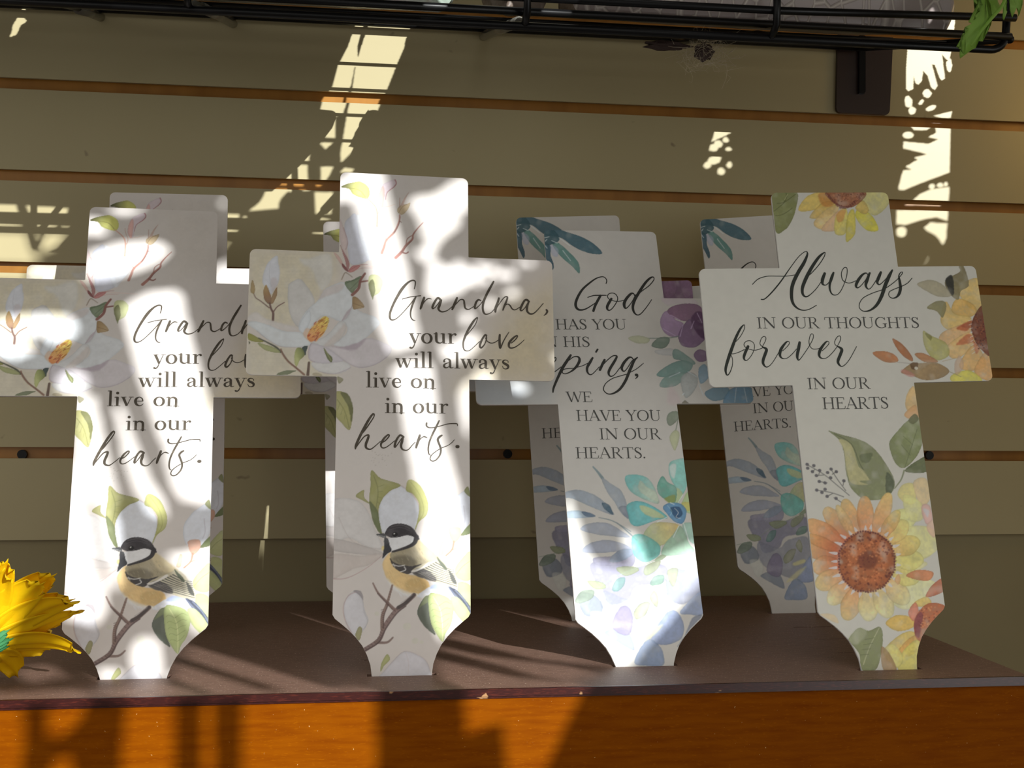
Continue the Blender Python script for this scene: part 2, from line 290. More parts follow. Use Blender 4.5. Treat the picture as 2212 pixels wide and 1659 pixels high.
[1,1,[-604,2328,5,-591,2337,2],[201,102,67],0.8],
[1,1,[-570,2342,5,-557,2352,2],[191,109,67],0.8],
[1,1,[-544,2339,5,-530,2353,2],[194,113,67],0.8],
[1,1,[-600,2287,5,-588,2304,2],[200,93,66],0.8],
[1,1,[-546,2328,5,-533,2341,2],[249,231,142],0.8],
[1,1,[-543,2360,5,-532,2370,2],[189,116,67],0.8],
[1,1,[-541,2358,5,-529,2372,2],[201,117,67],0.8],
[1,1,[-568,2333,5,-553,2344,2],[177,107,66],0.8],
[1,1,[-620,2306,5,-609,2322,2],[156,93,65],0.8],
[1,1,[-604,2258,5,-589,2269,2],[248,198,141],0.8],
[1,1,[-600,2306,5,-586,2323,2],[202,97,67],0.8],
[1,1,[-547,2367,5,-533,2382,2],[250,243,143],0.8],
[1,1,[-637,2280,5,-624,2294,2],[248,198,141],0.8],
[1,1,[-617,2253,5,-605,2267,2],[167,82,65],0.8],
[1,1,[-614,2231,5,-600,2242,2],[175,79,65],0.8],
[1,1,[-621,2357,5,-608,2371,2],[183,105,66],0.8],
[1,1,[-544,2314,5,-532,2324,2],[249,227,142],0.8],
[1,1,[-606,2230,5,-593,2241,2],[248,190,141],0.8],
[1,1,[-561,2382,5,-547,2398,2],[203,119,68],0.8],
[1,1,[-570,2376,5,-558,2392,2],[203,117,68],0.8],
[1,1,[-605,2290,5,-594,2303,2],[248,207,141],0.8],
[1,1,[-578,2380,5,-567,2390,2],[172,116,66],0.8],
[1,1,[-653,2258,5,-640,2273,2],[247,189,141],0.8],
[1,1,[-571,2272,5,-557,2285,2],[248,210,142],0.8],
[1,1,[-593,2279,5,-582,2295,2],[181,92,66],0.8],
[1,1,[-625,2345,5,-614,2357,2],[198,102,67],0.8],
[1,1,[-581,2273,5,-569,2283,2],[175,92,65],0.8],
[1,1,[-660,2287,5,-648,2297,2],[248,196,141],0.8],
[1,1,[-604,2255,5,-592,2269,2],[183,85,65],0.8],
[1,1,[-543,2350,5,-529,2367,2],[250,238,143],0.8],
[1,1,[-642,2262,5,-628,2276,2],[248,192,141],0.8],
[1,1,[-548,2370,5,-536,2384,2],[250,243,143],0.8],
[1,1,[-624,2258,5,-612,2274,2],[186,83,65],0.8],
[1,1,[-622,2306,5,-609,2318,2],[248,208,142],0.8],
[1,1,[-598,2254,5,-584,2268,2],[248,198,141],0.8],
[1,1,[-603,2285,5,-591,2295,2],[204,92,67],0.8],
[1,1,[-612,2288,5,-601,2299,2],[184,91,66],0.8],
[1,1,[-539,2371,5,-526,2382,2],[250,246,143],0.8],
[1,1,[-617,2236,5,-603,2250,2],[156,78,64],0.8],
[1,1,[-642,2327,5,-632,2340,2],[248,211,142],0.8],
[1,1,[-563,2373,5,-550,2388,2],[250,241,143],0.8],
[1,1,[-579,2352,5,-568,2364,2],[249,232,143],0.8],
[1,1,[-621,2240,5,-609,2255,2],[248,190,141],0.8],
[1,1,[-606,2268,5,-595,2284,2],[164,87,65],0.8],
[1,1,[-648,2268,5,-636,2282,2],[248,192,141],0.8],
[1,1,[-636,2278,5,-625,2291,2],[248,197,141],0.8],
[1,1,[-552,2389,5,-541,2404,2],[202,122,68],0.8],
[1,1,[-532,2363,5,-520,2380,2],[161,118,66],0.8],
[1,1,[-577,2273,5,-565,2286,2],[161,92,65],0.8],
[1,1,[-661,2264,5,-650,2281,2],[196,80,66],0.8],
[1,1,[-567,2343,5,-552,2353,2],[249,232,143],0.8],
[1,1,[-646,2284,5,-636,2299,2],[248,197,141],0.8],
[1,1,[-576,2374,5,-564,2391,2],[172,114,66],0.8],
[1,1,[-613,2311,5,-601,2322,2],[248,212,142],0.8],
[1,1,[-606,2234,5,-592,2244,2],[248,191,141],0.8],
[1,1,[-617,2252,5,-603,2262,2],[248,193,141],0.8],
[1,1,[-582,2374,5,-570,2387,2],[183,114,67],0.8],
[1,1,[-591,2267,5,-580,2278,2],[248,203,141],0.8],
[1,1,[-579,2368,5,-566,2380,2],[166,113,66],0.8],
[1,1,[-562,2326,5,-551,2338,2],[249,227,142],0.8],
[1,1,[-657,2263,5,-644,2278,2],[164,78,64],0.8],
[1,1,[-634,2257,5,-621,2269,2],[171,81,65],0.8],
[1,1,[-562,2373,5,-549,2383,2],[175,116,66],0.8],
[1,1,[-537,2379,5,-524,2389,2],[250,248,143],0.8],
[1,1,[-567,2344,5,-555,2361,2],[249,232,143],0.8],
[1,1,[-620,2332,5,-608,2346,2],[249,217,142],0.8],
[1,1,[-649,2311,5,-637,2320,2],[195,91,66],0.8],
[1,1,[-572,2371,5,-559,2381,2],[172,114,66],0.8],
[1,1,[-563,2331,5,-549,2342,2],[203,108,67],0.8],
[1,1,[-572,2339,5,-558,2350,2],[174,107,66],0.8],
[1,1,[-620,2343,5,-607,2360,2],[249,221,142],0.8],
[1,1,[-546,2361,5,-532,2377,2],[160,115,66],0.8],
[1,1,[-533,2366,5,-520,2379,2],[250,244,143],0.8],
[1,1,[-597,2371,5,-586,2384,2],[199,112,67],0.8],
[1,1,[-557,2340,5,-543,2351,2],[249,232,143],0.8],
[1,1,[-623,2357,5,-609,2367,2],[198,104,67],0.8],
[1,1,[-619,2350,5,-607,2366,2],[201,104,67],0.8],
[1,1,[-615,2240,5,-601,2257,2],[200,81,66],0.8],
[0,2,[-553,2184,-528,2152,-494,2115,-500,2083,-528,2108,-544,2146],[125,132,92],0.95,0.5,0.4,0.12,None,1],
[1,2,[-547,2174,4,-519,2127,4,-502,2093,4],[188,191,142],0.8],
[0,2,[-702,2180,-663,2195,-672,2155,-680,2128],[75,88,88],0.95,0.5,0.2,0.12,None,1],
[0,2,[-742,2172,-702,2176,-683,2129,-715,2091,-736,2046,-752,2090],[196,203,135],0.95,0.5,0.3,0.12,[-740,2115,-686,2136,[133,142,93]],1],
[0,2,[-1064,2274,-997,2241,-963,2217,-1002,2212,-1063,2226],[163,163,88],0.95,0.5,0.4,0.12,None,1],
[1,3,[-997,2241,7,-936,2211,10,-875,2178,13,-847,2147,16],[94,96,84],0.95],
[0,2,[-1002,2204,-953,2198,-874,2169,-850,2141,-922,2148,-964,2166],[180,185,134],0.95,0.5,0.4,0.12,None,1],
[0,2,[-1062,2217,-1050,2208,-1060,2195],[109,109,83],0.9,0.5,0.3,0.12,None,1],
[1,3,[-844,2166,10,-831,2132,11,-794,2082,12,-738,2037,13,-683,1991,14],[149,116,100],0.95],
[1,3,[-838,2154,4,-791,2086,4,-726,2027,4],[98,76,69],0.6],
[1,3,[-652,2076,16,-655,2029,18,-658,1990,21],[109,91,82],0.95],
[0,2,[-869,1986,-822,2013,-738,2018,-768,2001,-803,1987],[134,142,113],0.95,0.5,0.3,0.12,None,1],
[0,1,[-629,1992,-611,2008,-568,2000,-562,1984,-592,1974],[196,185,159],0.9,1,0.3,0.12,None,1],
[0,2,[-458,1983,-415,1964,-445,1933],[159,155,127],0.9,0.8,0.3,0.12,None,1],
[0,1,[-422,3101,-390,3143,-346,3166,-316,3001,-266,2945,-248,2841,-319,2798,-379,2801,-397,2881,-420,2996],[220,223,237],0.92,1,0.3,0.12,None,1],
[0,1,[-340,3163,-274,3119,-245,3062,-195,3064,-151,3072,-161,2949,-215,2871,-253,2829,-310,2966],[233,237,245],0.85,1.5,0.2,0.12,None,1],
[1,1,[-237,2859,3,-194,2901,3,-161,2949,3,-150,3008,3,-173,3065,3],[202,191,195],0.5],
[0,1,[-458,3123,-433,3065,-404,2968,-411,2904,-399,2829,-435,2902,-458,2994],[228,210,209],0.9,1,0.3,0.12,None,1],
[1,1,[-433,3065,4,-401,2962,4,-414,2903,4],[186,142,142],0.7],
[0,1,[-501,2882,-467,2861,-440,2821,-422,2770,-439,2781,-478,2837],[229,195,186],0.9,0.8,0.3,0.12,None,1],
[0,1,[-452,2931,-430,2891,-396,2829,-387,2789,-400,2748,-418,2822],[185,136,135],0.92,0.5,0.3,0.12,None,1],
[0,1,[-442,2804,-417,2782,-395,2743,-411,2748,-433,2770],[145,91,91],0.95,0.5,0.3,0.12,None,1],
[0,1,[-395,2743,-363,2784,-308,2789,-335,2757,-373,2735],[208,142,141],0.92,0.6,0.4,0.12,None,1],
[1,1,[-392,2746,5,-319,2791,4,-259,2800,3],[184,121,122],0.8],
[1,1,[-308,2786,12,-214,2784,8,-93,2778,4],[238,211,204],0.5],
[1,1,[-373,2741,5,-302,2769,4,-225,2774,2],[211,158,154],0.6],
[0,2,[-454,3369,-418,3393,-366,3410,-316,3416,-271,3391,-253,3357,-253,3315,-273,3289,-326,3300,-370,3321,-399,3358],[88,89,54],0.95,0.4,0.35,0.12,[-443,3369,-326,3353,[219,220,125]],1],
[1,2,[-407,3366,3,-326,3353,3,-281,3302,3],[124,116,69],0.8],
[1,2,[-393,3355,3,-354,3322,3,-320,3303,3],[148,148,91],0.5],
[1,3,[-276,3299,6,-219,3246,8,-197,3194,9,-196,3085,11],[211,162,144],0.95],
[1,3,[-205,3312,3,-197,3270,4,-180,3224,5,-188,3182,6],[199,157,144],0.8],
[0,1,[-166,3237,-184,3283,-181,3342,-162,3397,-121,3429,-87,3443,-65,3445,-62,3414,-98,3371,-126,3339,-136,3291,-147,3240],[226,211,219],0.9,0.8,0.3,0.12,None,1],
[0,1,[-168,3235,-184,3283,-180,3348,-154,3394,-145,3338,-153,3249],[238,192,184],0.9,0.8,0.3,0.12,None,1],
[1,1,[-70,3444,8,-61,3417,7,-81,3386,6,-126,3345,4,-137,3291,3],[175,121,126],0.9],
[1,3,[-164,3234,5,-119,3239,4,-69,3259,2],[213,178,160],0.6],
[1,3,[-35,3178,10,-39,3130,12,-70,3052,14,-128,2985,15,-143,2938,17,-160,2888,19],[183,138,127],0.95],
[1,3,[-31,3166,4,-41,3107,5,-75,3041,6],[113,84,80],0.7],
[1,3,[-123,2983,8,-142,3005,3],[183,138,127],0.95],
[1,3,[-33,3131,6,-22,3124,3],[134,100,94],0.95],
[0,1,[-45,3194,-53,3221,-24,3255,15,3264,40,3275,24,3225,-15,3183],[208,187,153],0.95,0.5,0.45,0.12,None,1],
[1,1,[-42,3195,3,-18,3238,3,15,3263,3],[147,118,95],0.7],
[1,1,[-35,3237,8,-36,3308,3],[184,154,143],0.9],
[1,1,[-18,3256,18,4,3310,11,29,3353,3],[200,175,164],0.9],
[1,3,[-61,2857,22,-16,2906,19,11,2951,16,56,2999,14,62,3035,11,94,3083,8,134,3130,5],[172,123,114],0.95],
[1,3,[11,2951,7,19,2998,6,50,3026,6],[159,117,108],0.95],
[1,3,[-11,2898,12,11,2892,10,28,2903,8],[149,106,100],0.95],
[1,3,[-22,2900,4,50,2987,4],[100,71,69],0.6],
[0,2,[-420,2658,-365,2680,-303,2712,-311,2656,-345,2609,-369,2585],[127,143,115],0.95,0.5,0.4,0.12,None,1],
[1,2,[-408,2656,4,-315,2695,4],[84,98,77],0.7],
[1,2,[-376,2614,4,-315,2682,4],[87,98,79],0.5],
[1,3,[-363,2572,21,-320,2620,19,-308,2679,17,-277,2731,15],[149,104,97],0.95],
[1,3,[-311,2668,12,-258,2678,11],[149,104,97],0.95],
[0,2,[-243,2717,-184,2721,-151,2675,-170,2602,-213,2567,-219,2538,-232,2580,-252,2652],[207,212,161],0.95,0.6,0.35,0.12,None,1],
[0,2,[-251,2652,-221,2692,-205,2620,-213,2568,-221,2542,-235,2580],[133,135,98],0.9,0.8,0.3,0.12,None,1],
[0,2,[-360,2556,-319,2545,-278,2488,-324,2470,-358,2472],[170,142,104],0.95,0.5,0.4,0.12,[-359,2511,-281,2487,[202,177,139]],1],
[1,2,[-356,2511,3,-281,2486,3],[123,99,73],0.7],
[1,3,[-439,2681,7,-418,2730,7,-396,2725,6,-365,2701,5],[161,145,132],0.9],
[0,2,[-476,1866,-400,1868,-358,1803,-347,1731,-367,1611,-422,1658,-474,1729],[179,177,119],0.95,0.4,0.35,0.12,None,1],
[0,2,[-432,1867,-384,1862,-353,1797,-347,1725,-358,1666,-379,1770],[114,116,79],0.85,1,0.2,0.12,None,1],
[1,2,[-456,1821,4,-404,1743,4,-371,1627,4],[124,124,77],0.7],
[1,2,[-437,1795,3,-451,1749,3],[128,127,80],0.5],
[1,2,[-418,1754,3,-428,1716,3],[128,127,80],0.5],
[1,2,[-400,1712,3,-404,1682,3],[128,127,80],0.5],
[1,0,[-215,1466,3,-214,1466,3],[163,156,147],0.5],
[1,0,[-143,1424,3,-143,1424,3],[163,156,147],0.5],
[1,0,[-126,1399,4,-125,1399,4],[163,156,147],0.5],
[1,0,[-144,1411,5,-143,1411,5],[163,156,147],0.5],
[1,0,[-207,1422,3,-206,1422,3],[163,156,147],0.5],
[1,0,[-201,1388,4,-200,1388,4],[163,156,147],0.5],
[1,0,[-168,1439,4,-168,1439,4],[163,156,147],0.5],
[1,0,[-199,1401,3,-198,1401,3],[163,156,147],0.5],
[1,0,[-82,1452,5,-81,1452,5],[163,156,147],0.5],
[1,0,[-139,1424,3,-139,1424,3],[163,156,147],0.5],
[1,0,[-165,1389,4,-165,1389,4],[163,156,147],0.5],
[1,0,[-141,1442,4,-140,1442,4],[163,156,147],0.5],
[1,0,[-192,1417,5,-191,1417,5],[163,156,147],0.5],
[1,0,[-139,1408,4,-139,1408,4],[163,156,147],0.5],
[1,0,[-188,1368,5,-187,1368,5],[163,156,147],0.5],
[1,0,[-114,1369,4,-113,1369,4],[163,156,147],0.5],
[1,0,[-169,1436,4,-169,1436,4],[163,156,147],0.5],
[1,0,[-174,1435,3,-173,1435,3],[163,156,147],0.5],
[1,0,[-148,1437,4,-148,1437,4],[163,156,147],0.5],
[1,0,[-123,1435,5,-122,1435,5],[163,156,147],0.5],
[1,0,[-104,1434,5,-103,1434,5],[163,156,147],0.5],
[1,0,[-192,1457,6,-191,1457,6],[163,156,147],0.5],
[1,0,[-212,1466,5,-211,1466,5],[163,156,147],0.5],
[1,0,[-215,1399,4,-214,1399,4],[163,156,147],0.5],
[1,0,[-185,1442,6,-184,1442,6],[163,156,147],0.5],
[1,0,[-161,1442,4,-160,1442,4],[163,156,147],0.5],
[0,1,[-480,1119,-315,1129,-236,1051,-196,953,-136,807,-243,817,-360,876,-475,856],[226,223,223],0.9,0.8,0.3,0.12,None,1],
[0,1,[-475,866,-331,845,-121,768,-281,764,-474,798],[205,198,196],0.85,0.8,0.3,0.12,None,1],
[0,1,[-473,760,-281,757,-131,770,-222,696,-328,668,-471,607],[213,202,197],0.75,1.5,0.3,0.12,None,1],
[1,1,[-461,605,8,-394,604,6,-318,630,5,-222,687,4,-136,759,3],[187,152,153],0.6],
[1,1,[-430,1012,4,-360,876,4,-262,817,4,-146,802,4],[189,178,176],0.5],
[0,1,[-160,1101,-110,1170,-22,1230,48,1181,100,1111,110,1032,79,914,-20,934,-142,914],[231,235,245],0.95,0.6,0.35,0.12,None,1],
[1,1,[-12,1228,7,53,1181,7,103,1111,7,110,1022,7,83,924,7],[202,183,182],0.6],
[0,1,[281,1033,327,1122,377,1167,468,1203,466,1013,401,904,306,909],[232,236,247],0.95,0.7,0.4,0.12,None,1],
[1,1,[417,1093,5,426,1003,5,411,954,5],[188,183,196],0.6],
[0,2,[-215,1333,-150,1279,-17,1235,-91,1190,-149,1120,-165,1032,-139,895,-196,983,-227,1120,-221,1229],[169,169,110],0.95,0.5,0.35,0.12,None,1],
[0,2,[-227,1120,-168,1051,-162,1002,-141,895,-196,973],[120,129,94],0.9,0.7,0.3,0.12,None,1],
[1,2,[-200,1298,5,-169,1189,5,-187,1051,5],[125,129,85],0.6],
[1,2,[-174,1219,3,-130,1234,3],[125,129,85],0.5],
[1,2,[-174,1185,3,-138,1190,3],[125,129,85],0.5],
[1,2,[-174,1152,3,-145,1147,3],[125,129,85],0.5],
[1,2,[-173,1118,3,-153,1104,3],[125,129,85],0.5],
[0,2,[-320,1159,-265,1199,-262,1149,-222,1105,-281,1132],[174,172,118],0.95,0.5,0.4,0.12,None,1],
[0,2,[42,1272,117,1231,169,1122,163,1032,110,983,80,919,103,1013,110,1102,68,1171,20,1200],[192,193,125],0.95,0.5,0.35,0.12,None,1],
[1,2,[52,1255,4,117,1161,4,142,1052,4,103,983,4],[148,148,91],0.6],
[0,1,[314,934,386,946,398,895,358,843,336,853],[237,187,164],0.95,0.6,0.35,0.12,None,1],
[1,3,[348,850,14,336,796,12,294,755,10],[198,146,126],0.95],
[1,3,[336,796,8,370,804,4],[198,146,126],0.95],
[0,1,[244,767,264,844,282,831,272,765],[238,202,174],0.95,0.6,0.35,0.12,None,1],
[0,2,[396,893,466,974,466,909],[126,137,95],0.95,0.5,0.35,0.12,None,1],
[0,2,[422,1193,448,1225,467,1153],[149,153,107],0.9,0.5,0.3,0.12,None,1],
[0,2,[355,660,405,737,465,776,464,599,375,599],[204,209,151],0.95,0.6,0.3,0.12,None,1],
[1,2,[365,630,4,405,679,4,459,718,4],[151,158,107],0.6],
[0,2,[374,572,463,547,467,383,394,456],[201,207,148],0.95,0.6,0.3,0.12,None,1],
[0,4,[-77,778,-121,739,-132,682,-105,604,-66,556,12,506,90,486,173,492,182,564,129,613,31,632,-57,691],[248,216,158],0.95,1.2,0.15,0.12,[-106,720,148,516,[232,195,132]],1],
[0,4,[-105,604,-56,561,22,517,109,502,100,483,12,493,-66,537],[240,239,238],0.8,3,0.05,0.12,None,1],
[0,4,[21,584,119,603,168,564,129,507,51,517],[198,168,114],0.5,4,0.05,0.12,None,1],
[0,4,[100,492,178,545,236,564,325,534,290,491,207,501,129,476],[231,234,245],0.95,1.2,0.15,0.12,None,1],
[0,4,[187,535,227,568,305,549,286,525],[167,184,224],0.7,2.5,0.05,0.12,None,1],
[0,4,[-68,783,30,817,89,865,158,816,227,758,256,728,197,694,119,685,50,685,-48,705,-84,747],[174,163,135],0.95,1,0.1,0.12,None,1],
[0,4,[69,856,103,865,177,807,256,733,187,719,118,758],[224,209,172],0.85,3,0.05,0.12,None,1],
[0,4,[-67,739,20,758,89,719,70,685,-28,700],[114,107,91],0.7,4,0.05,0.12,None,1],
[0,4,[-84,739,-48,705,50,685,128,698,79,656,31,634,-38,662,-72,703],[71,67,67],0.95,0.8,0.1,0.12,None,1],
[0,4,[65,661,197,721,256,738,325,670,355,611,376,545,305,546,207,583,109,613],[209,201,176],0.95,0.8,0.15,0.12,None,1],
[1,4,[89,640,7,207,600,5,368,549,4],[68,70,72],0.9],
[1,4,[106,648,7,218,609,5,365,563,4],[68,70,72],0.9],
[1,4,[123,657,7,229,618,5,363,576,4],[68,70,72],0.9],
[1,4,[139,666,7,239,626,5,360,590,4],[68,70,72],0.9],
[1,4,[156,674,7,250,635,5,357,603,4],[68,70,72],0.9],
[1,4,[173,683,7,261,644,5,354,617,4],[68,70,72],0.9],
[1,4,[189,692,7,272,652,5,351,631,4],[68,70,72],0.9],
[1,4,[206,700,7,283,661,5,348,644,4],[68,70,72],0.9],
[1,4,[223,709,7,294,670,5,345,658,4],[68,70,72],0.9],
[1,4,[104,640,4,207,607,3,360,560,2],[253,249,224],0.8],
[1,4,[121,648,4,219,616,3,357,573,2],[253,249,224],0.8],
[1,4,[137,657,4,231,624,3,354,587,2],[253,249,224],0.8],
[1,4,[154,666,4,242,633,3,351,600,2],[253,249,224],0.8],
[1,4,[171,674,4,254,642,3,348,614,2],[253,249,224],0.8],
[1,4,[187,683,4,266,650,3,345,628,2],[253,249,224],0.8],
[1,4,[204,692,4,278,659,3,342,641,2],[253,249,224],0.8],
[1,4,[221,700,4,290,668,3,339,655,2],[253,249,224],0.8],
[0,4,[65,650,128,671,207,629,227,583,178,591,99,620],[81,78,81],0.85,1.2,0.1,0.12,None,1],
[1,4,[109,640,3,227,583,3],[202,196,180],0.6],
[1,4,[127,642,3,244,592,3],[202,196,180],0.6],
[1,4,[144,643,3,262,602,3],[202,196,180],0.6],
[1,4,[162,645,3,280,612,3],[202,196,180],0.6],
[0,4,[58,655,119,673,179,711,192,699,128,663,75,644],[248,244,239],0.9,0.8,0.1,0.12,None,1],
[0,4,[232,746,256,723,301,670,286,660,246,709],[92,101,85],0.9,0.6,0.1,0.12,None,1],
[0,4,[310,660,345,621,369,563,335,582],[84,86,84],0.85,0.8,0.1,0.12,None,1],
[1,4,[-67,696,6,-28,686,6,13,691,6],[245,244,241],0.9],
[1,4,[-13,647,6,21,661,6,11,681,6],[245,244,241],0.9],
[1,4,[-62,701,5,-52,681,5],[245,244,241],0.8],
[0,4,[310,544,364,524,413,475,460,405,460,359,440,359,384,437],[102,111,135],0.95,0.6,0.3,0.12,None,1],
[1,4,[325,539,4,394,456,4,450,369,4],[53,56,69],0.85],
[1,4,[335,536,4,404,454,4,454,382,4],[53,56,69],0.85],
[1,4,[345,533,4,413,452,4,458,396,4],[53,56,69],0.85],
[1,4,[355,530,4,423,450,4,462,409,4],[53,56,69],0.85],
[1,4,[354,524,3,418,456,3,457,393,3],[193,207,235],0.7],
[0,4,[-103,866,-49,883,29,895,79,883,71,844,30,815,-29,795,-78,790,-95,836],[241,242,246],0.97,0.5,0.1,0.12,None,1],
[0,4,[-121,907,-98,946,-59,967,0,971,61,946,100,895,112,863,79,879,29,893,-29,879,-78,877,-113,893],[55,51,56],0.97,0.5,0.05,0.12,None,1],
[1,4,[93,880,33,77,838,26,22,809,19,-68,782,12],[58,55,59],0.95],
[1,4,[-79,949,6,-10,961,6,49,939,6],[116,113,118],0.6],
[1,4,[-88,929,4,-20,946,4,49,924,4],[116,113,118],0.5],
[0,4,[-124,872,-100,868,-88,827,-74,790,-105,766,-136,738,-126,807],[58,59,64],0.97,0.6,0.05,0.12,None,1],
[0,4,[-179,897,-147,905,-119,902,-113,873,-147,881],[82,83,86],0.97,0.4,0.1,0.12,None,1],
[1,4,[-166,893,4,-119,881,4],[204,207,208],0.8],
[1,4,[-54,897,31,-50,897,31],[28,27,29],0.95],
[1,4,[-69,881,4,-52,878,4,-35,885,4],[163,161,162],0.7],
[1,4,[-58,903,8,-56,903,8],[255,255,255],0.95],
[0,4,[-138,817,-125,817,-130,790,-140,798],[245,223,136],0.8,0.8,0.1,0.12,None,1],
[1,4,[97,785,2,105,772,2],[135,125,102],0.4],
[1,4,[110,806,2,118,792,2],[135,125,102],0.4],
[1,4,[-66,711,2,-58,697,2],[135,125,102],0.4],
[1,4,[98,757,2,106,743,2],[215,206,178],0.4],
[1,4,[9,779,2,17,766,2],[215,206,178],0.4],
[1,4,[-68,778,2,-60,764,2],[215,206,178],0.4],
[1,4,[61,764,2,69,750,2],[215,206,178],0.4],
[1,4,[30,738,2,38,725,2],[135,125,102],0.4],
[1,4,[-48,775,2,-40,762,2],[135,125,102],0.4],
[1,4,[-62,786,2,-54,773,2],[135,125,102],0.4],
[1,4,[35,738,2,43,724,2],[215,206,178],0.4],
[1,4,[131,782,2,139,769,2],[215,206,178],0.4],
[1,4,[133,774,2,140,760,2],[215,206,178],0.4],
[1,4,[-44,719,2,-36,705,2],[215,206,178],0.4],
[1,4,[153,727,2,161,714,2],[215,206,178],0.4],
[1,4,[30,740,2,38,726,2],[215,206,178],0.4],
[1,4,[62,750,2,70,736,2],[215,206,178],0.4],
[1,4,[-4,781,2,4,767,2],[135,125,102],0.4],
[1,4,[130,749,2,138,735,2],[215,206,178],0.4],
[1,4,[-14,797,2,-6,783,2],[135,125,102],0.4],
[1,4,[130,778,2,138,765,2],[135,125,102],0.4],
[1,4,[26,726,2,34,713,2],[135,125,102],0.4],
[1,4,[127,815,2,135,801,2],[215,206,178],0.4],
[1,4,[104,766,2,112,753,2],[215,206,178],0.4],
[1,4,[-5,802,2,3,788,2],[135,125,102],0.4],
[1,4,[-8,740,2,0,727,2],[215,206,178],0.4],
[1,4,[81,712,2,89,699,2],[215,206,178],0.4],
[1,4,[111,713,2,119,699,2],[215,206,178],0.4],
[1,4,[99,779,2,107,766,2],[215,206,178],0.4],
[1,4,[103,732,2,110,719,2],[215,206,178],0.4],
[1,4,[99,745,2,107,731,2],[135,125,102],0.4],
[1,4,[72,797,2,80,783,2],[215,206,178],0.4],
[1,4,[-28,815,2,-21,801,2],[215,206,178],0.4],
[1,4,[128,784,2,136,770,2],[135,125,102],0.4],
[1,4,[117,734,2,125,720,2],[135,125,102],0.4],
[1,4,[116,727,2,124,713,2],[215,206,178],0.4],
[1,4,[-6,811,2,1,797,2],[135,125,102],0.4],
[1,4,[32,739,2,39,726,2],[215,206,178],0.4],
[1,4,[-17,732,2,-9,718,2],[135,125,102],0.4],
[1,4,[70,798,2,78,784,2],[135,125,102],0.4],
[1,4,[-24,732,2,-16,718,2],[135,125,102],0.4],
[1,4,[-64,765,2,-57,752,2],[135,125,102],0.4],
[1,4,[61,755,2,69,741,2],[215,206,178],0.4],
[1,4,[139,780,2,146,766,2],[215,206,178],0.4],
[1,4,[-41,790,2,-33,776,2],[135,125,102],0.4],
[1,4,[126,780,2,134,767,2],[215,206,178],0.4],
[1,4,[130,775,2,138,762,2],[135,125,102],0.4],
[1,4,[-12,764,2,-4,751,2],[135,125,102],0.4],
[1,4,[-52,726,2,-44,712,2],[215,206,178],0.4],
[1,4,[129,726,2,137,712,2],[215,206,178],0.4],
[1,4,[118,741,2,126,727,2],[135,125,102],0.4],
[1,4,[117,718,2,125,705,2],[135,125,102],0.4],
[1,4,[-35,799,2,-28,785,2],[135,125,102],0.4],
[1,4,[127,760,2,135,746,2],[215,206,178],0.4],
[1,4,[15,756,2,23,743,2],[135,125,102],0.4],
[1,4,[76,788,2,84,774,2],[135,125,102],0.4],
[1,4,[22,756,2,30,743,2],[215,206,178],0.4],
[1,4,[-3,718,2,5,704,2],[215,206,178],0.4],
[1,4,[-32,734,2,-24,720,2],[215,206,178],0.4],
[1,4,[149,742,2,157,729,2],[135,125,102],0.4],
[1,4,[32,560,2,42,548,2],[252,242,187],0.4],
[1,4,[-57,576,2,-48,564,2],[211,176,117],0.4],
[1,4,[-88,650,2,-78,639,2],[211,176,117],0.4],
[1,4,[11,628,2,21,617,2],[211,176,117],0.4],
[1,4,[-35,572,2,-25,560,2],[252,242,187],0.4],
[1,4,[-58,584,2,-48,572,2],[211,176,117],0.4],
[1,4,[-37,564,2,-27,552,2],[211,176,117],0.4],
[1,4,[-4,582,2,5,570,2],[211,176,117],0.4],
[1,4,[19,541,2,29,530,2],[211,176,117],0.4],
[1,4,[74,590,2,84,578,2],[252,242,187],0.4],
[1,4,[139,563,2,149,552,2],[252,242,187],0.4],
[1,4,[-21,650,2,-11,638,2],[211,176,117],0.4],
[1,4,[79,558,2,89,547,2],[211,176,117],0.4],
[1,4,[-73,658,2,-64,647,2],[211,176,117],0.4],
[1,4,[25,546,2,35,534,2],[211,176,117],0.4],
[1,4,[-22,557,2,-12,545,2],[252,242,187],0.4],
[1,4,[86,519,2,96,508,2],[211,176,117],0.4],
[1,4,[-40,650,2,-30,638,2],[252,242,187],0.4],
[1,4,[85,510,2,94,498,2],[252,242,187],0.4],
[1,4,[22,582,2,32,570,2],[252,242,187],0.4],
[1,4,[-84,642,2,-74,630,2],[211,176,117],0.4],
[1,4,[47,558,2,57,546,2],[211,176,117],0.4],
[1,4,[23,614,2,33,603,2],[211,176,117],0.4],
[1,4,[-60,637,2,-50,625,2],[252,242,187],0.4],
[1,4,[-5,628,2,5,616,2],[211,176,117],0.4],
[1,4,[64,583,2,74,571,2],[211,176,117],0.4],
[1,4,[5,568,2,15,556,2],[211,176,117],0.4],
[1,4,[65,608,2,75,597,2],[252,242,187],0.4],
[1,4,[-57,582,2,-47,570,2],[211,176,117],0.4],
[1,4,[19,607,2,29,596,2],[252,242,187],0.4],
[1,4,[90,590,2,100,578,2],[211,176,117],0.4],
[1,4,[80,563,2,89,552,2],[211,176,117],0.4],
[1,4,[-17,612,2,-7,601,2],[211,176,117],0.4],
[1,4,[-7,633,2,2,621,2],[211,176,117],0.4],
[1,4,[145,497,2,155,485,2],[252,242,187],0.4],
[1,4,[130,538,2,140,526,2],[211,176,117],0.4],
[1,4,[95,590,2,105,578,2],[252,242,187],0.4],
[1,4,[-68,608,2,-58,597,2],[211,176,117],0.4],
[1,4,[90,596,2,100,585,2],[252,242,187],0.4],
[1,4,[104,592,2,114,581,2],[252,242,187],0.4],
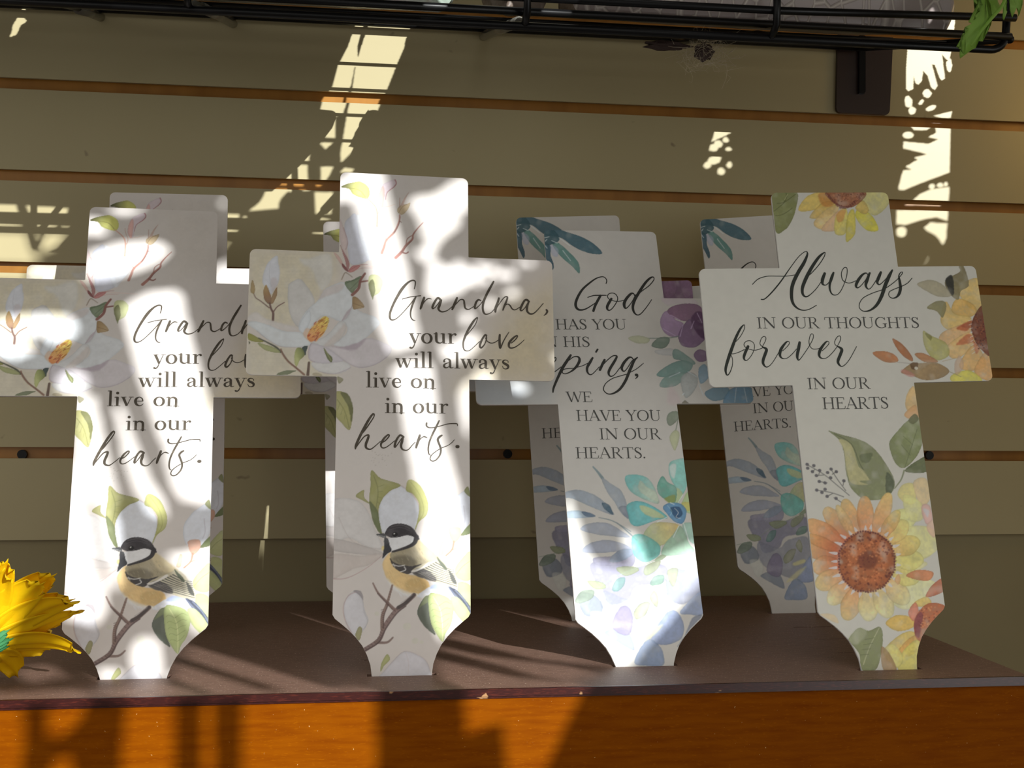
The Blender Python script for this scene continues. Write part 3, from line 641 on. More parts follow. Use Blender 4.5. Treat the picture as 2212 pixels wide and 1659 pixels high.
[1,4,[-34,580,2,-25,569,2],[252,242,187],0.4],
[1,4,[-105,648,2,-95,636,2],[211,176,117],0.4],
[1,4,[144,481,2,153,469,2],[211,176,117],0.4],
[1,4,[-71,632,2,-61,621,2],[252,242,187],0.4],
[1,4,[95,542,2,105,530,2],[252,242,187],0.4],
[1,4,[103,504,2,112,493,2],[252,242,187],0.4],
[1,4,[-40,584,2,-30,572,2],[252,242,187],0.4],
[1,4,[130,567,2,140,555,2],[211,176,117],0.4],
[1,4,[-19,625,2,-9,613,2],[211,176,117],0.4],
[1,4,[-90,620,2,-80,608,2],[211,176,117],0.4],
[1,4,[-39,650,2,-29,638,2],[211,176,117],0.4],
[1,4,[-80,589,2,-70,577,2],[211,176,117],0.4],
[1,4,[122,575,2,132,564,2],[211,176,117],0.4],
[1,4,[92,547,2,102,535,2],[211,176,117],0.4],
[1,4,[118,573,2,128,561,2],[252,242,187],0.4],
[1,4,[25,602,2,35,590,2],[211,176,117],0.4],
[1,4,[-35,592,2,-25,581,2],[211,176,117],0.4],
[1,4,[26,563,2,36,552,2],[252,242,187],0.4],
[1,4,[72,580,2,81,568,2],[252,242,187],0.4],
[1,4,[70,516,2,80,504,2],[211,176,117],0.4],
[1,4,[30,550,2,39,539,2],[211,176,117],0.4],
[1,4,[-23,588,2,-13,576,2],[211,176,117],0.4],
[1,4,[109,557,2,119,546,2],[211,176,117],0.4],
[1,4,[49,558,2,59,546,2],[252,242,187],0.4],
[1,4,[134,539,2,143,527,2],[211,176,117],0.4],
[1,4,[60,563,2,70,552,2],[211,176,117],0.4],
[1,4,[-4,554,2,6,543,2],[252,242,187],0.4],
[1,4,[95,521,2,105,510,2],[252,242,187],0.4],
[1,4,[-40,562,2,-31,551,2],[211,176,117],0.4],
[1,4,[-80,627,2,-70,615,2],[211,176,117],0.4],
[1,4,[30,495,3,38,481,3],[241,242,246],0.7],
[1,4,[6,499,3,14,486,3],[241,242,246],0.7],
[1,4,[55,487,3,63,474,3],[241,242,246],0.7],
[1,4,[-9,497,3,-1,484,3],[241,242,246],0.7],
[1,4,[78,504,3,86,490,3],[241,242,246],0.7],
[1,4,[51,500,3,58,486,3],[241,242,246],0.7],
[1,4,[53,496,3,61,482,3],[241,242,246],0.7],
[1,4,[98,497,3,105,484,3],[241,242,246],0.7],
[1,4,[72,494,3,79,481,3],[241,242,246],0.7],
[1,4,[81,504,3,89,491,3],[241,242,246],0.7],
[1,4,[120,498,3,128,485,3],[241,242,246],0.7],
[1,4,[164,504,3,172,490,3],[241,242,246],0.7],
[1,4,[95,501,3,103,487,3],[241,242,246],0.7],
[1,4,[115,489,3,123,476,3],[241,242,246],0.7],
[1,4,[118,495,3,126,481,3],[241,242,246],0.7],
[1,4,[182,501,3,190,488,3],[241,242,246],0.7],
[1,4,[196,497,3,204,483,3],[241,242,246],0.7],
[1,4,[115,504,3,123,490,3],[241,242,246],0.7],
[1,4,[-20,505,3,-12,491,3],[241,242,246],0.7],
[1,4,[95,502,3,102,488,3],[241,242,246],0.7],
[1,4,[151,503,3,159,490,3],[241,242,246],0.7],
[1,4,[121,488,3,129,474,3],[241,242,246],0.7],
[1,4,[128,487,3,136,474,3],[241,242,246],0.7],
[1,4,[158,488,3,165,475,3],[241,242,246],0.7],
[1,4,[-18,497,3,-10,484,3],[241,242,246],0.7],
[1,4,[40,498,3,48,485,3],[241,242,246],0.7],
[1,4,[136,491,3,144,478,3],[241,242,246],0.7],
[1,4,[19,504,3,27,490,3],[241,242,246],0.7],
[1,4,[-11,492,3,-3,479,3],[241,242,246],0.7],
[1,4,[157,504,3,165,491,3],[241,242,246],0.7],
[1,3,[-252,137,29,-169,188,29,-140,225,29,-117,290,29,-45,389,29,12,431,29,78,493,29],[146,124,120],0.95],
[1,3,[-131,272,27,-132,357,22,-104,432,18,-68,558,13],[150,127,118],0.95],
[1,3,[-53,399,21,-104,449,17,-162,509,13,-197,574,9],[140,116,110],0.95],
[1,3,[-178,188,19,-102,185,15,-62,216,11],[145,124,118],0.95],
[1,3,[-244,133,9,-159,183,9,-129,234,9,-102,285,9,-36,375,9,22,420,9],[90,73,73],0.75],
[1,3,[-124,281,7,-122,357,7,-94,432,7],[90,73,71],0.7],
[1,3,[-65,399,6,-114,450,6,-167,507,6],[90,73,71],0.7],
[1,3,[-26,412,25,22,441,22,80,496,19],[86,78,78],0.85],
[1,3,[-12,439,6,65,493,6],[176,172,173],0.6],
[1,3,[-264,141,4,-254,133,4],[93,73,71],0.7],
[1,3,[-245,153,4,-234,145,4],[93,73,71],0.7],
[1,3,[-225,165,4,-214,157,4],[93,73,71],0.7],
[1,3,[-205,177,4,-194,169,4],[93,73,71],0.7],
[1,3,[-185,189,4,-174,180,4],[93,73,71],0.7],
[1,3,[-176,199,4,-165,190,4],[93,73,71],0.7],
[1,3,[-169,207,4,-158,199,4],[93,73,71],0.7],
[1,3,[-162,216,4,-152,208,4],[93,73,71],0.7],
[1,3,[-155,225,4,-145,216,4],[93,73,71],0.7],
[1,3,[-149,238,4,-139,229,4],[93,73,71],0.7],
[1,3,[-144,254,4,-133,245,4],[93,73,71],0.7],
[1,3,[-138,269,4,-128,261,4],[93,73,71],0.7],
[1,3,[-133,285,4,-122,276,4],[93,73,71],0.7],
[1,3,[-123,304,4,-112,295,4],[93,73,71],0.7],
[1,3,[-106,327,4,-95,318,4],[93,73,71],0.7],
[1,3,[-89,350,4,-78,342,4],[93,73,71],0.7],
[1,3,[-72,374,4,-61,365,4],[93,73,71],0.7],
[1,3,[-55,395,4,-45,386,4],[93,73,71],0.7],
[1,3,[-42,405,4,-31,396,4],[93,73,71],0.7],
[1,3,[-28,415,4,-17,406,4],[93,73,71],0.7],
[1,3,[-14,425,4,-3,416,4],[93,73,71],0.7],
[1,3,[0,435,4,10,426,4],[93,73,71],0.7],
[1,3,[-139,291,4,-124,294,4],[93,75,71],0.6],
[1,3,[-139,304,4,-124,307,4],[93,75,71],0.6],
[1,3,[-139,317,4,-124,321,4],[93,75,71],0.6],
[1,3,[-139,330,4,-124,334,4],[93,75,71],0.6],
[1,3,[-140,344,4,-124,347,4],[93,75,71],0.6],
[1,3,[-140,357,4,-124,360,4],[93,75,71],0.6],
[1,3,[-140,370,4,-124,374,4],[93,75,71],0.6],
[1,3,[-140,383,4,-125,387,4],[93,75,71],0.6],
[1,3,[-140,397,4,-125,400,4],[93,75,71],0.6],
[1,3,[-108,432,3,-92,428,3],[108,86,80],0.6],
[1,3,[-103,449,3,-88,446,3],[108,86,80],0.6],
[1,3,[-98,467,3,-85,463,3],[108,86,80],0.6],
[1,3,[-94,484,3,-81,480,3],[108,86,80],0.6],
[1,3,[-89,501,3,-77,497,3],[108,86,80],0.6],
[1,3,[-84,518,3,-73,514,3],[108,86,80],0.6],
[1,3,[-79,535,3,-70,531,3],[108,86,80],0.6],
[0,1,[-391,426,-354,501,-307,520,-266,472,-246,386,-226,329,-263,255,-322,235,-368,303],[222,221,228],0.92,0.7,0.35,0.12,None,1],
[1,1,[-307,518,5,-359,492,5,-389,426,5,-380,341,5,-331,246,5],[190,157,153],0.6],
[0,1,[-326,524,-276,522,-260,461,-285,496],[166,159,165],0.85,0.7,0.3,0.12,None,1],
[1,1,[-263,472,4,-255,387,4,-229,320,4,-260,269,4],[182,178,181],0.5],
[0,2,[-309,237,-286,289,-265,275,-272,227,-288,202],[169,165,123],0.95,0.5,0.4,0.12,None,1],
[0,2,[102,392,139,468,183,489,188,410,190,324,222,229,149,287,110,344],[103,110,98],0.95,0.5,0.2,0.12,None,1],
[0,2,[114,411,148,478,183,489,173,449,129,420],[142,151,116],0.9,0.7,0.2,0.12,None,1],
[0,2,[178,492,246,498,315,466,346,409,329,303,290,237,270,184,227,238,188,324],[196,211,146],0.95,0.5,0.35,0.12,None,1],
[1,2,[207,482,4,256,390,4,270,276,4,270,190,4],[251,253,199],0.8],
[1,2,[244,419,3,207,439,3,189,429,3],[144,160,104],0.6],
[1,2,[246,419,3,290,447,3,325,433,3],[144,160,104],0.6],
[1,2,[249,381,3,213,398,3,197,389,3],[144,160,104],0.6],
[1,2,[251,381,3,290,405,3,321,400,3],[144,160,104],0.6],
[1,2,[254,343,3,219,358,3,205,349,3],[144,160,104],0.6],
[1,2,[256,343,3,290,363,3,317,368,3],[144,160,104],0.6],
[1,2,[259,304,3,225,318,3,213,309,3],[144,160,104],0.6],
[1,2,[261,304,3,290,321,3,313,335,3],[144,160,104],0.6],
[1,2,[264,266,3,230,278,3,221,269,3],[144,160,104],0.6],
[1,2,[266,266,3,290,279,3,309,303,3],[144,160,104],0.6],
[0,2,[325,476,384,466,462,359,422,307,364,360,339,409],[204,212,151],0.95,0.5,0.35,0.12,None,1],
[0,1,[-119,0,-62,64,14,125,101,103,161,60,196,-30,198,-62,-138,-55],[225,223,231],0.92,0.7,0.35,0.12,None,1],
[1,1,[-114,4,5,-58,64,5,14,125,5,106,100,5,164,55,5,194,-25,5],[202,189,190],0.5],
[1,1,[24,119,4,43,53,4,40,-22,4],[205,191,190],0.4],
[0,2,[-140,0,-134,56,-99,109,-80,74,-118,35],[188,191,132],0.95,0.5,0.4,0.12,None,1],
[1,0,[-171,373,27,-167,373,27],[216,217,196],0.4],
[1,0,[29,288,46,36,288,46],[216,217,196],0.4],
[1,0,[83,193,39,89,193,39],[216,217,196],0.4],
[1,0,[128,183,23,131,183,23],[216,217,196],0.4],
]
OPS['B'] = [
[0,0,[-1065,2873,-428,2879,-496,1974,-1108,1978],[218,222,225],0.7,20,0,0.05,None,0],
[0,0,[-1097,2217,-714,2089,-722,1963,-1109,1965],[203,211,221],0.6,20,0,0.05,None,0],
[0,2,[-483,3493,-368,3499,-256,3461,-157,3425,-60,3361,1,3279,-68,3270,-168,3299,-252,3352,-336,3417,-486,3443],[90,124,139],0.95,0.5,0.35,0.25,None,1],
[0,2,[-410,3392,-352,3367,-270,3286,-202,3189,-203,3092,-256,3157,-326,3226,-382,3307],[117,165,160],0.95,0.5,0.35,0.25,None,1],
[0,2,[-492,3365,-418,3341,-422,3253,-403,3169,-419,3124,-464,3224,-501,3238],[79,111,128],0.95,0.5,0.35,0.25,None,1],
[0,1,[-417,3352,-357,3310,-369,3240,-411,3260],[199,208,236],0.6,2,0.2,0.12,None,1],
[0,2,[-483,3493,-381,3488,-338,3396,-417,3349,-492,3365],[74,108,120],0.9,1,0.2,0.25,None,1],
[1,2,[-461,3411,6,-422,3420,6],[240,250,254],0.9],
[1,2,[-441,3397,6,-455,3380,6],[240,250,254],0.9],
[1,2,[-341,3413,6,-259,3343,6],[240,250,254],0.9],
[1,2,[-404,3386,6,-359,3364,6],[240,250,254],0.9],
[1,2,[-465,3348,6,-445,3316,6],[240,250,254],0.9],
[1,2,[-320,3297,6,-264,3206,6],[240,250,254],0.9],
[0,1,[440,2880,530,2888,708,2873,725,2806,588,2833,484,2818],[225,211,225],0.6,3,0.15,0.12,None,1],
[0,1,[788,2890,943,2892,1139,2893,1231,2810,1163,2617,1021,2521,838,2493,749,2588],[146,114,154],0.9,1.5,0.3,0.3,None,1],
[0,1,[812,2876,917,2889,928,2780,830,2724],[172,139,179],0.8,1.2,0.5,0.3,None,1],
[0,1,[968,2885,1099,2887,1109,2782,998,2726],[172,139,179],0.8,1.2,0.5,0.3,None,1],
[0,1,[865,2697,972,2725,1034,2616,920,2534,836,2574],[172,139,179],0.8,1.2,0.5,0.3,None,1],
[0,1,[1094,2768,1188,2782,1154,2644,1077,2644],[172,139,179],0.8,1.2,0.5,0.3,None,1],
[0,1,[413,2694,452,2760,516,2766,533,2695,594,2655,543,2546,454,2557,411,2627],[186,157,198],0.92,0.6,0.4,0.2,None,1],
[0,1,[479,2774,548,2819,678,2836,754,2807,761,2721,684,2680,570,2687,499,2729],[153,119,149],0.92,0.6,0.4,0.25,None,1],
[0,1,[543,2570,590,2641,661,2699,756,2642,769,2547,671,2456,568,2463,540,2519],[149,122,159],0.92,0.6,0.45,0.25,None,1],
[0,1,[660,2689,720,2765,779,2724,754,2533,696,2574],[106,77,112],0.8,2,0.3,0.25,None,1],
[1,1,[499,2733,6,570,2689,6],[228,207,243],0.8],
[1,1,[591,2648,6,553,2546,6],[228,207,243],0.8],
[1,1,[684,2680,6,650,2614,6],[228,207,243],0.8],
[1,1,[718,2751,6,746,2669,6],[228,207,243],0.8],
[1,1,[422,2613,6,516,2553,6],[228,207,243],0.8],
[0,1,[644,2386,691,2435,754,2412,745,2346,678,2330],[151,125,162],0.92,0.6,0.4,0.25,None,1],
[1,2,[275,2529,9,451,2532,9,541,2549,9],[153,166,161],0.9],
[0,2,[135,2531,215,2554,302,2529,283,2489,196,2489],[207,211,183],0.92,0.6,0.35,0.12,None,1],
[0,2,[315,2465,375,2532,459,2540,461,2492,403,2443],[135,154,142],0.92,0.6,0.45,0.25,None,1],
[0,2,[341,2425,478,2441,499,2385,372,2392],[216,218,220],0.9,1,0.35,0.12,None,1],
[0,2,[482,2425,529,2432,643,2333,624,2303,529,2343,478,2359],[144,174,169],0.92,0.6,0.4,0.2,None,1],
[0,2,[325,2218,437,2306,554,2342,627,2306,579,2240,449,2199],[137,173,169],0.92,0.6,0.4,0.2,None,1],
[0,2,[345,2121,388,2201,519,2240,566,2214,468,2128],[152,182,177],0.92,0.6,0.4,0.2,None,1],
[0,2,[522,2201,592,2243,651,2201,627,2109,540,2026,513,2110],[195,202,203],0.9,0.8,0.4,0.2,None,1],
[0,2,[667,2266,725,2309,751,2214,669,2146],[156,188,211],0.92,0.6,0.4,0.2,None,1],
[0,2,[692,2068,788,2118,889,2108,866,2028,748,2003],[137,169,189],0.92,0.6,0.4,0.2,None,1],
[0,2,[836,1966,883,2082,990,2124,1101,2088,1082,1965],[134,175,207],0.92,0.6,0.45,0.25,None,1],
[0,2,[940,2306,1055,2399,1156,2440,1125,2226,1001,2200],[134,166,166],0.92,0.8,0.4,0.25,None,1],
[0,2,[761,2293,876,2399,984,2440,992,2319,847,2187],[145,177,184],0.92,0.8,0.4,0.25,None,1],
[0,0,[429,2136,497,1981,388,1988],[225,208,212],0.6,6,0,0.12,None,1],
[0,2,[497,1975,528,2009,558,1974],[151,147,135],0.9,0.6,0.3,0.12,None,1],
[1,2,[580,2247,6,649,2201,6],[227,239,247],0.8],
[1,2,[516,2240,6,425,2201,6],[227,239,247],0.8],
[1,2,[654,2142,6,679,2044,6],[227,239,247],0.8],
[1,2,[512,2052,6,528,2068,6],[227,239,247],0.8],
[1,2,[950,2108,6,921,1991,6],[227,239,247],0.8],
[1,2,[1013,2108,6,1021,1991,6],[227,239,247],0.8],
[0,2,[364,1844,390,1905,456,1920,461,1864,390,1801],[155,168,151],0.92,0.6,0.45,0.2,None,1],
[1,2,[459,1866,7,420,1747,7],[150,161,146],0.85],
[0,2,[373,1716,423,1768,452,1728,404,1606,378,1654],[209,216,176],0.92,0.6,0.4,0.12,None,1],
[0,1,[-320,762,-171,771,-17,722,147,750,241,715,206,611,1,586,-72,495,-211,466,-253,572,-308,657],[148,148,174],0.85,2,0.3,0.25,None,1],
[0,1,[237,694,356,702,479,666,464,530,326,451,215,506],[147,152,176],0.85,2,0.3,0.25,None,1],
[0,1,[-254,562,-72,495,19,554,190,570,220,454,187,353,66,215,-114,282,-250,388],[150,155,175],0.7,2,0.3,0.25,None,1],
[0,1,[296,400,476,540,464,380,369,375],[167,182,217],0.9,1.2,0.4,0.25,None,1],
[0,1,[64,213,190,383,267,403,310,308,277,207,145,170],[160,177,217],0.88,1,0.45,0.25,None,1],
[0,1,[-73,60,34,211,127,152,131,33,5,33],[151,170,205],0.9,1,0.35,0.25,None,1],
[0,1,[-265,275,-113,294,-61,139,-203,220],[142,153,174],0.8,1.5,0.4,0.2,None,1],
[0,1,[-207,313,-141,435,-77,445,-52,361,-83,260,-138,250],[148,140,171],0.85,1,0.5,0.25,None,1],
[0,1,[-425,547,-299,527,-265,419,-394,392],[131,142,160],0.8,1.5,0.35,0.2,None,1],
[0,1,[-295,801,-167,811,-97,854,-2,862,-10,738,-174,742,-279,750],[166,165,191],0.88,1,0.35,0.25,None,1],
[0,1,[296,207,377,346,453,364,357,276,248,158],[133,142,167],0.7,1.5,0.35,0.2,None,1],
[0,1,[-351,411,-249,398,-237,306,-302,268],[234,239,232],0.6,2,0.3,0.2,None,1],
[1,2,[-236,1484,11,-205,1444,17,-175,1397,24],[141,162,170],0.9],
[0,2,[-179,1399,-115,1353,-42,1296,-10,1185,-9,1092,-61,1131,-106,1220,-153,1298],[181,193,207],0.9,0.8,0.35,0.2,None,1],
[0,2,[-71,1173,-8,1174,-9,1084,-46,1120],[149,160,178],0.85,1,0.3,0.2,None,1],
[0,2,[-467,1293,-358,1310,-253,1272,-172,1210,-114,1117,-200,1143,-304,1191,-417,1246,-470,1254],[173,186,202],0.9,0.8,0.35,0.2,None,1],
[0,2,[-197,1209,-142,1190,-121,1119,-177,1159],[90,118,140],0.9,0.7,0.3,0.2,None,1],
[0,2,[-473,1145,-371,1154,-288,1125,-255,1107,-355,1096,-477,1102],[182,203,220],0.9,0.8,0.35,0.2,None,1],
[0,2,[-351,1145,-287,1133,-255,1107,-322,1107],[112,135,163],0.9,0.7,0.3,0.2,None,1],
[0,2,[-374,1017,-294,1057,-166,1054,-64,990,-13,944,-153,958,-301,983],[181,190,208],0.9,0.8,0.35,0.2,None,1],
[0,2,[-378,850,-307,910,-177,930,-53,893,-8,858,-165,840,-292,837],[181,189,210],0.9,0.8,0.35,0.2,None,1],
[0,2,[-181,779,-111,847,-13,858,-7,817,-108,767],[158,176,200],0.8,1,0.35,0.2,None,1],
[1,2,[-228,1098,5,-101,1056,8,41,918,10],[143,159,168],0.9],
[1,2,[-101,1056,6,-50,1022,6,-2,989,6],[143,159,168],0.8],
[0,1,[-1,1407,78,1420,163,1393,212,1314,232,1200,154,1213,51,1270,5,1329],[138,219,219],0.93,0.6,0.35,0.25,[52,1384,201,1236,[198,226,211]],1],
[0,1,[111,1372,150,1326,217,1281,225,1208,127,1260,89,1316],[218,232,213],0.8,1.5,0.15,0.2,None,1],
[0,1,[339,1481,378,1526,491,1536,471,1445,461,1332,413,1260,375,1311,340,1391],[158,228,220],0.93,0.6,0.35,0.25,None,1],
[0,1,[345,1481,396,1492,373,1390,347,1407],[238,250,248],0.8,1.5,0.1,0.12,None,1],
[0,1,[375,1311,419,1266,384,1200,349,1189],[204,228,178],0.9,1,0.3,0.12,None,1],
[0,1,[234,1334,280,1405,316,1357,377,1311,347,1187,287,1221,237,1267],[125,192,176],0.95,0.5,0.45,0.3,None,1],
[0,1,[278,1235,357,1256,344,1187,296,1207],[166,177,100],0.8,2,0.1,0.12,None,1],
[0,1,[-12,1185,67,1217,173,1182,285,1091,204,1071,69,1028,6,1043,-9,1108],[125,211,216],0.93,0.6,0.4,0.25,None,1],
[0,1,[86,1183,170,1160,261,1094,184,1088,102,1128],[219,226,176],0.85,1.5,0.15,0.2,None,1],
[0,1,[77,920,109,997,191,1052,365,1029,309,938,215,879,129,887],[204,223,181],0.93,0.6,0.4,0.25,[113,932,341,1025,[234,210,135]],1],
[0,1,[209,810,237,886,311,960,375,1020,423,892,453,827,314,804],[176,214,189],0.93,0.7,0.35,0.25,None,1],
[0,1,[1,946,84,965,196,887,188,810,83,760,4,815],[132,211,203],0.93,0.7,0.35,0.25,None,1],
[0,1,[406,1199,472,1287,473,1120,410,1142],[201,227,170],0.9,0.7,0.3,0.12,None,1],
[0,1,[391,1034,471,1033,461,891,412,936],[182,223,208],0.9,0.7,0.35,0.2,None,1],
[0,1,[405,1194,461,1198,459,1137,415,1144],[231,222,127],0.8,1.2,0.3,0.12,None,1],
[0,1,[257,1167,317,1199,395,1188,433,1132,394,1043,333,1055,285,1111],[115,168,212],0.95,0.6,0.4,0.25,None,1],
[0,1,[312,1157,380,1167,400,1111,347,1079],[59,94,133],0.85,1.2,0.3,0.3,None,1],
[1,1,[345,1156,4,369,1123,4,348,1090,4,380,1078,4],[255,255,255],0.8],
[1,1,[293,1179,3,321,1135,3,306,1102,3],[213,253,253],0.7],
[1,1,[283,1091,7,202,1055,7],[240,252,250],0.85],
[1,1,[362,1024,7,309,938,7],[240,252,250],0.85],
[1,1,[398,1045,7,424,903,7],[240,252,250],0.85],
[1,1,[344,1187,7,317,1199,7],[240,252,250],0.85],
[1,1,[418,1255,7,378,1200,7],[240,252,250],0.85],
[1,1,[215,879,6,197,812,6],[240,252,250],0.85],
[0,2,[-455,499,-400,566,-314,569,-330,513,-418,479],[135,151,136],0.9,0.6,0.5,0.25,None,1],
[0,2,[-182,568,-141,642,-80,653,-93,599,-139,557],[121,158,156],0.9,0.6,0.5,0.25,None,1],
[0,2,[100,593,136,655,208,660,185,601],[128,160,145],0.9,0.6,0.5,0.25,None,1],
[0,2,[-354,638,-248,624,-224,582,-305,577],[164,174,140],0.9,0.6,0.5,0.25,None,1],
[0,2,[-135,726,-5,730,26,700,-76,664],[158,168,137],0.9,0.6,0.5,0.25,None,1],
[0,2,[-42,399,9,461,80,469,45,388,-24,353],[161,165,139],0.9,0.6,0.5,0.25,None,1],
[0,2,[85,500,125,553,147,498,129,435],[165,169,143],0.9,0.6,0.5,0.25,None,1],
[0,2,[235,694,316,705,280,588,247,597],[166,173,145],0.9,0.6,0.5,0.25,None,1],
[0,2,[60,689,92,740,192,770,163,707,83,662],[160,169,139],0.9,0.6,0.5,0.25,None,1],
[1,2,[-453,558,5,-337,575,5,-251,593,5],[156,174,158],0.7],
[1,2,[-250,603,5,-117,673,5,15,721,5,149,771,5,206,801,5],[158,177,156],0.6],
[0,2,[149,771,207,812,238,800,192,770],[155,174,140],0.85,0.8,0.3,0.12,None,1],
[0,0,[45,352,147,375,149,344,58,327],[251,245,171],0.7,2,0.1,0.12,None,1],
[0,0,[-41,189,51,266,161,313,67,225],[250,245,181],0.6,3,0.1,0.12,None,1],
]
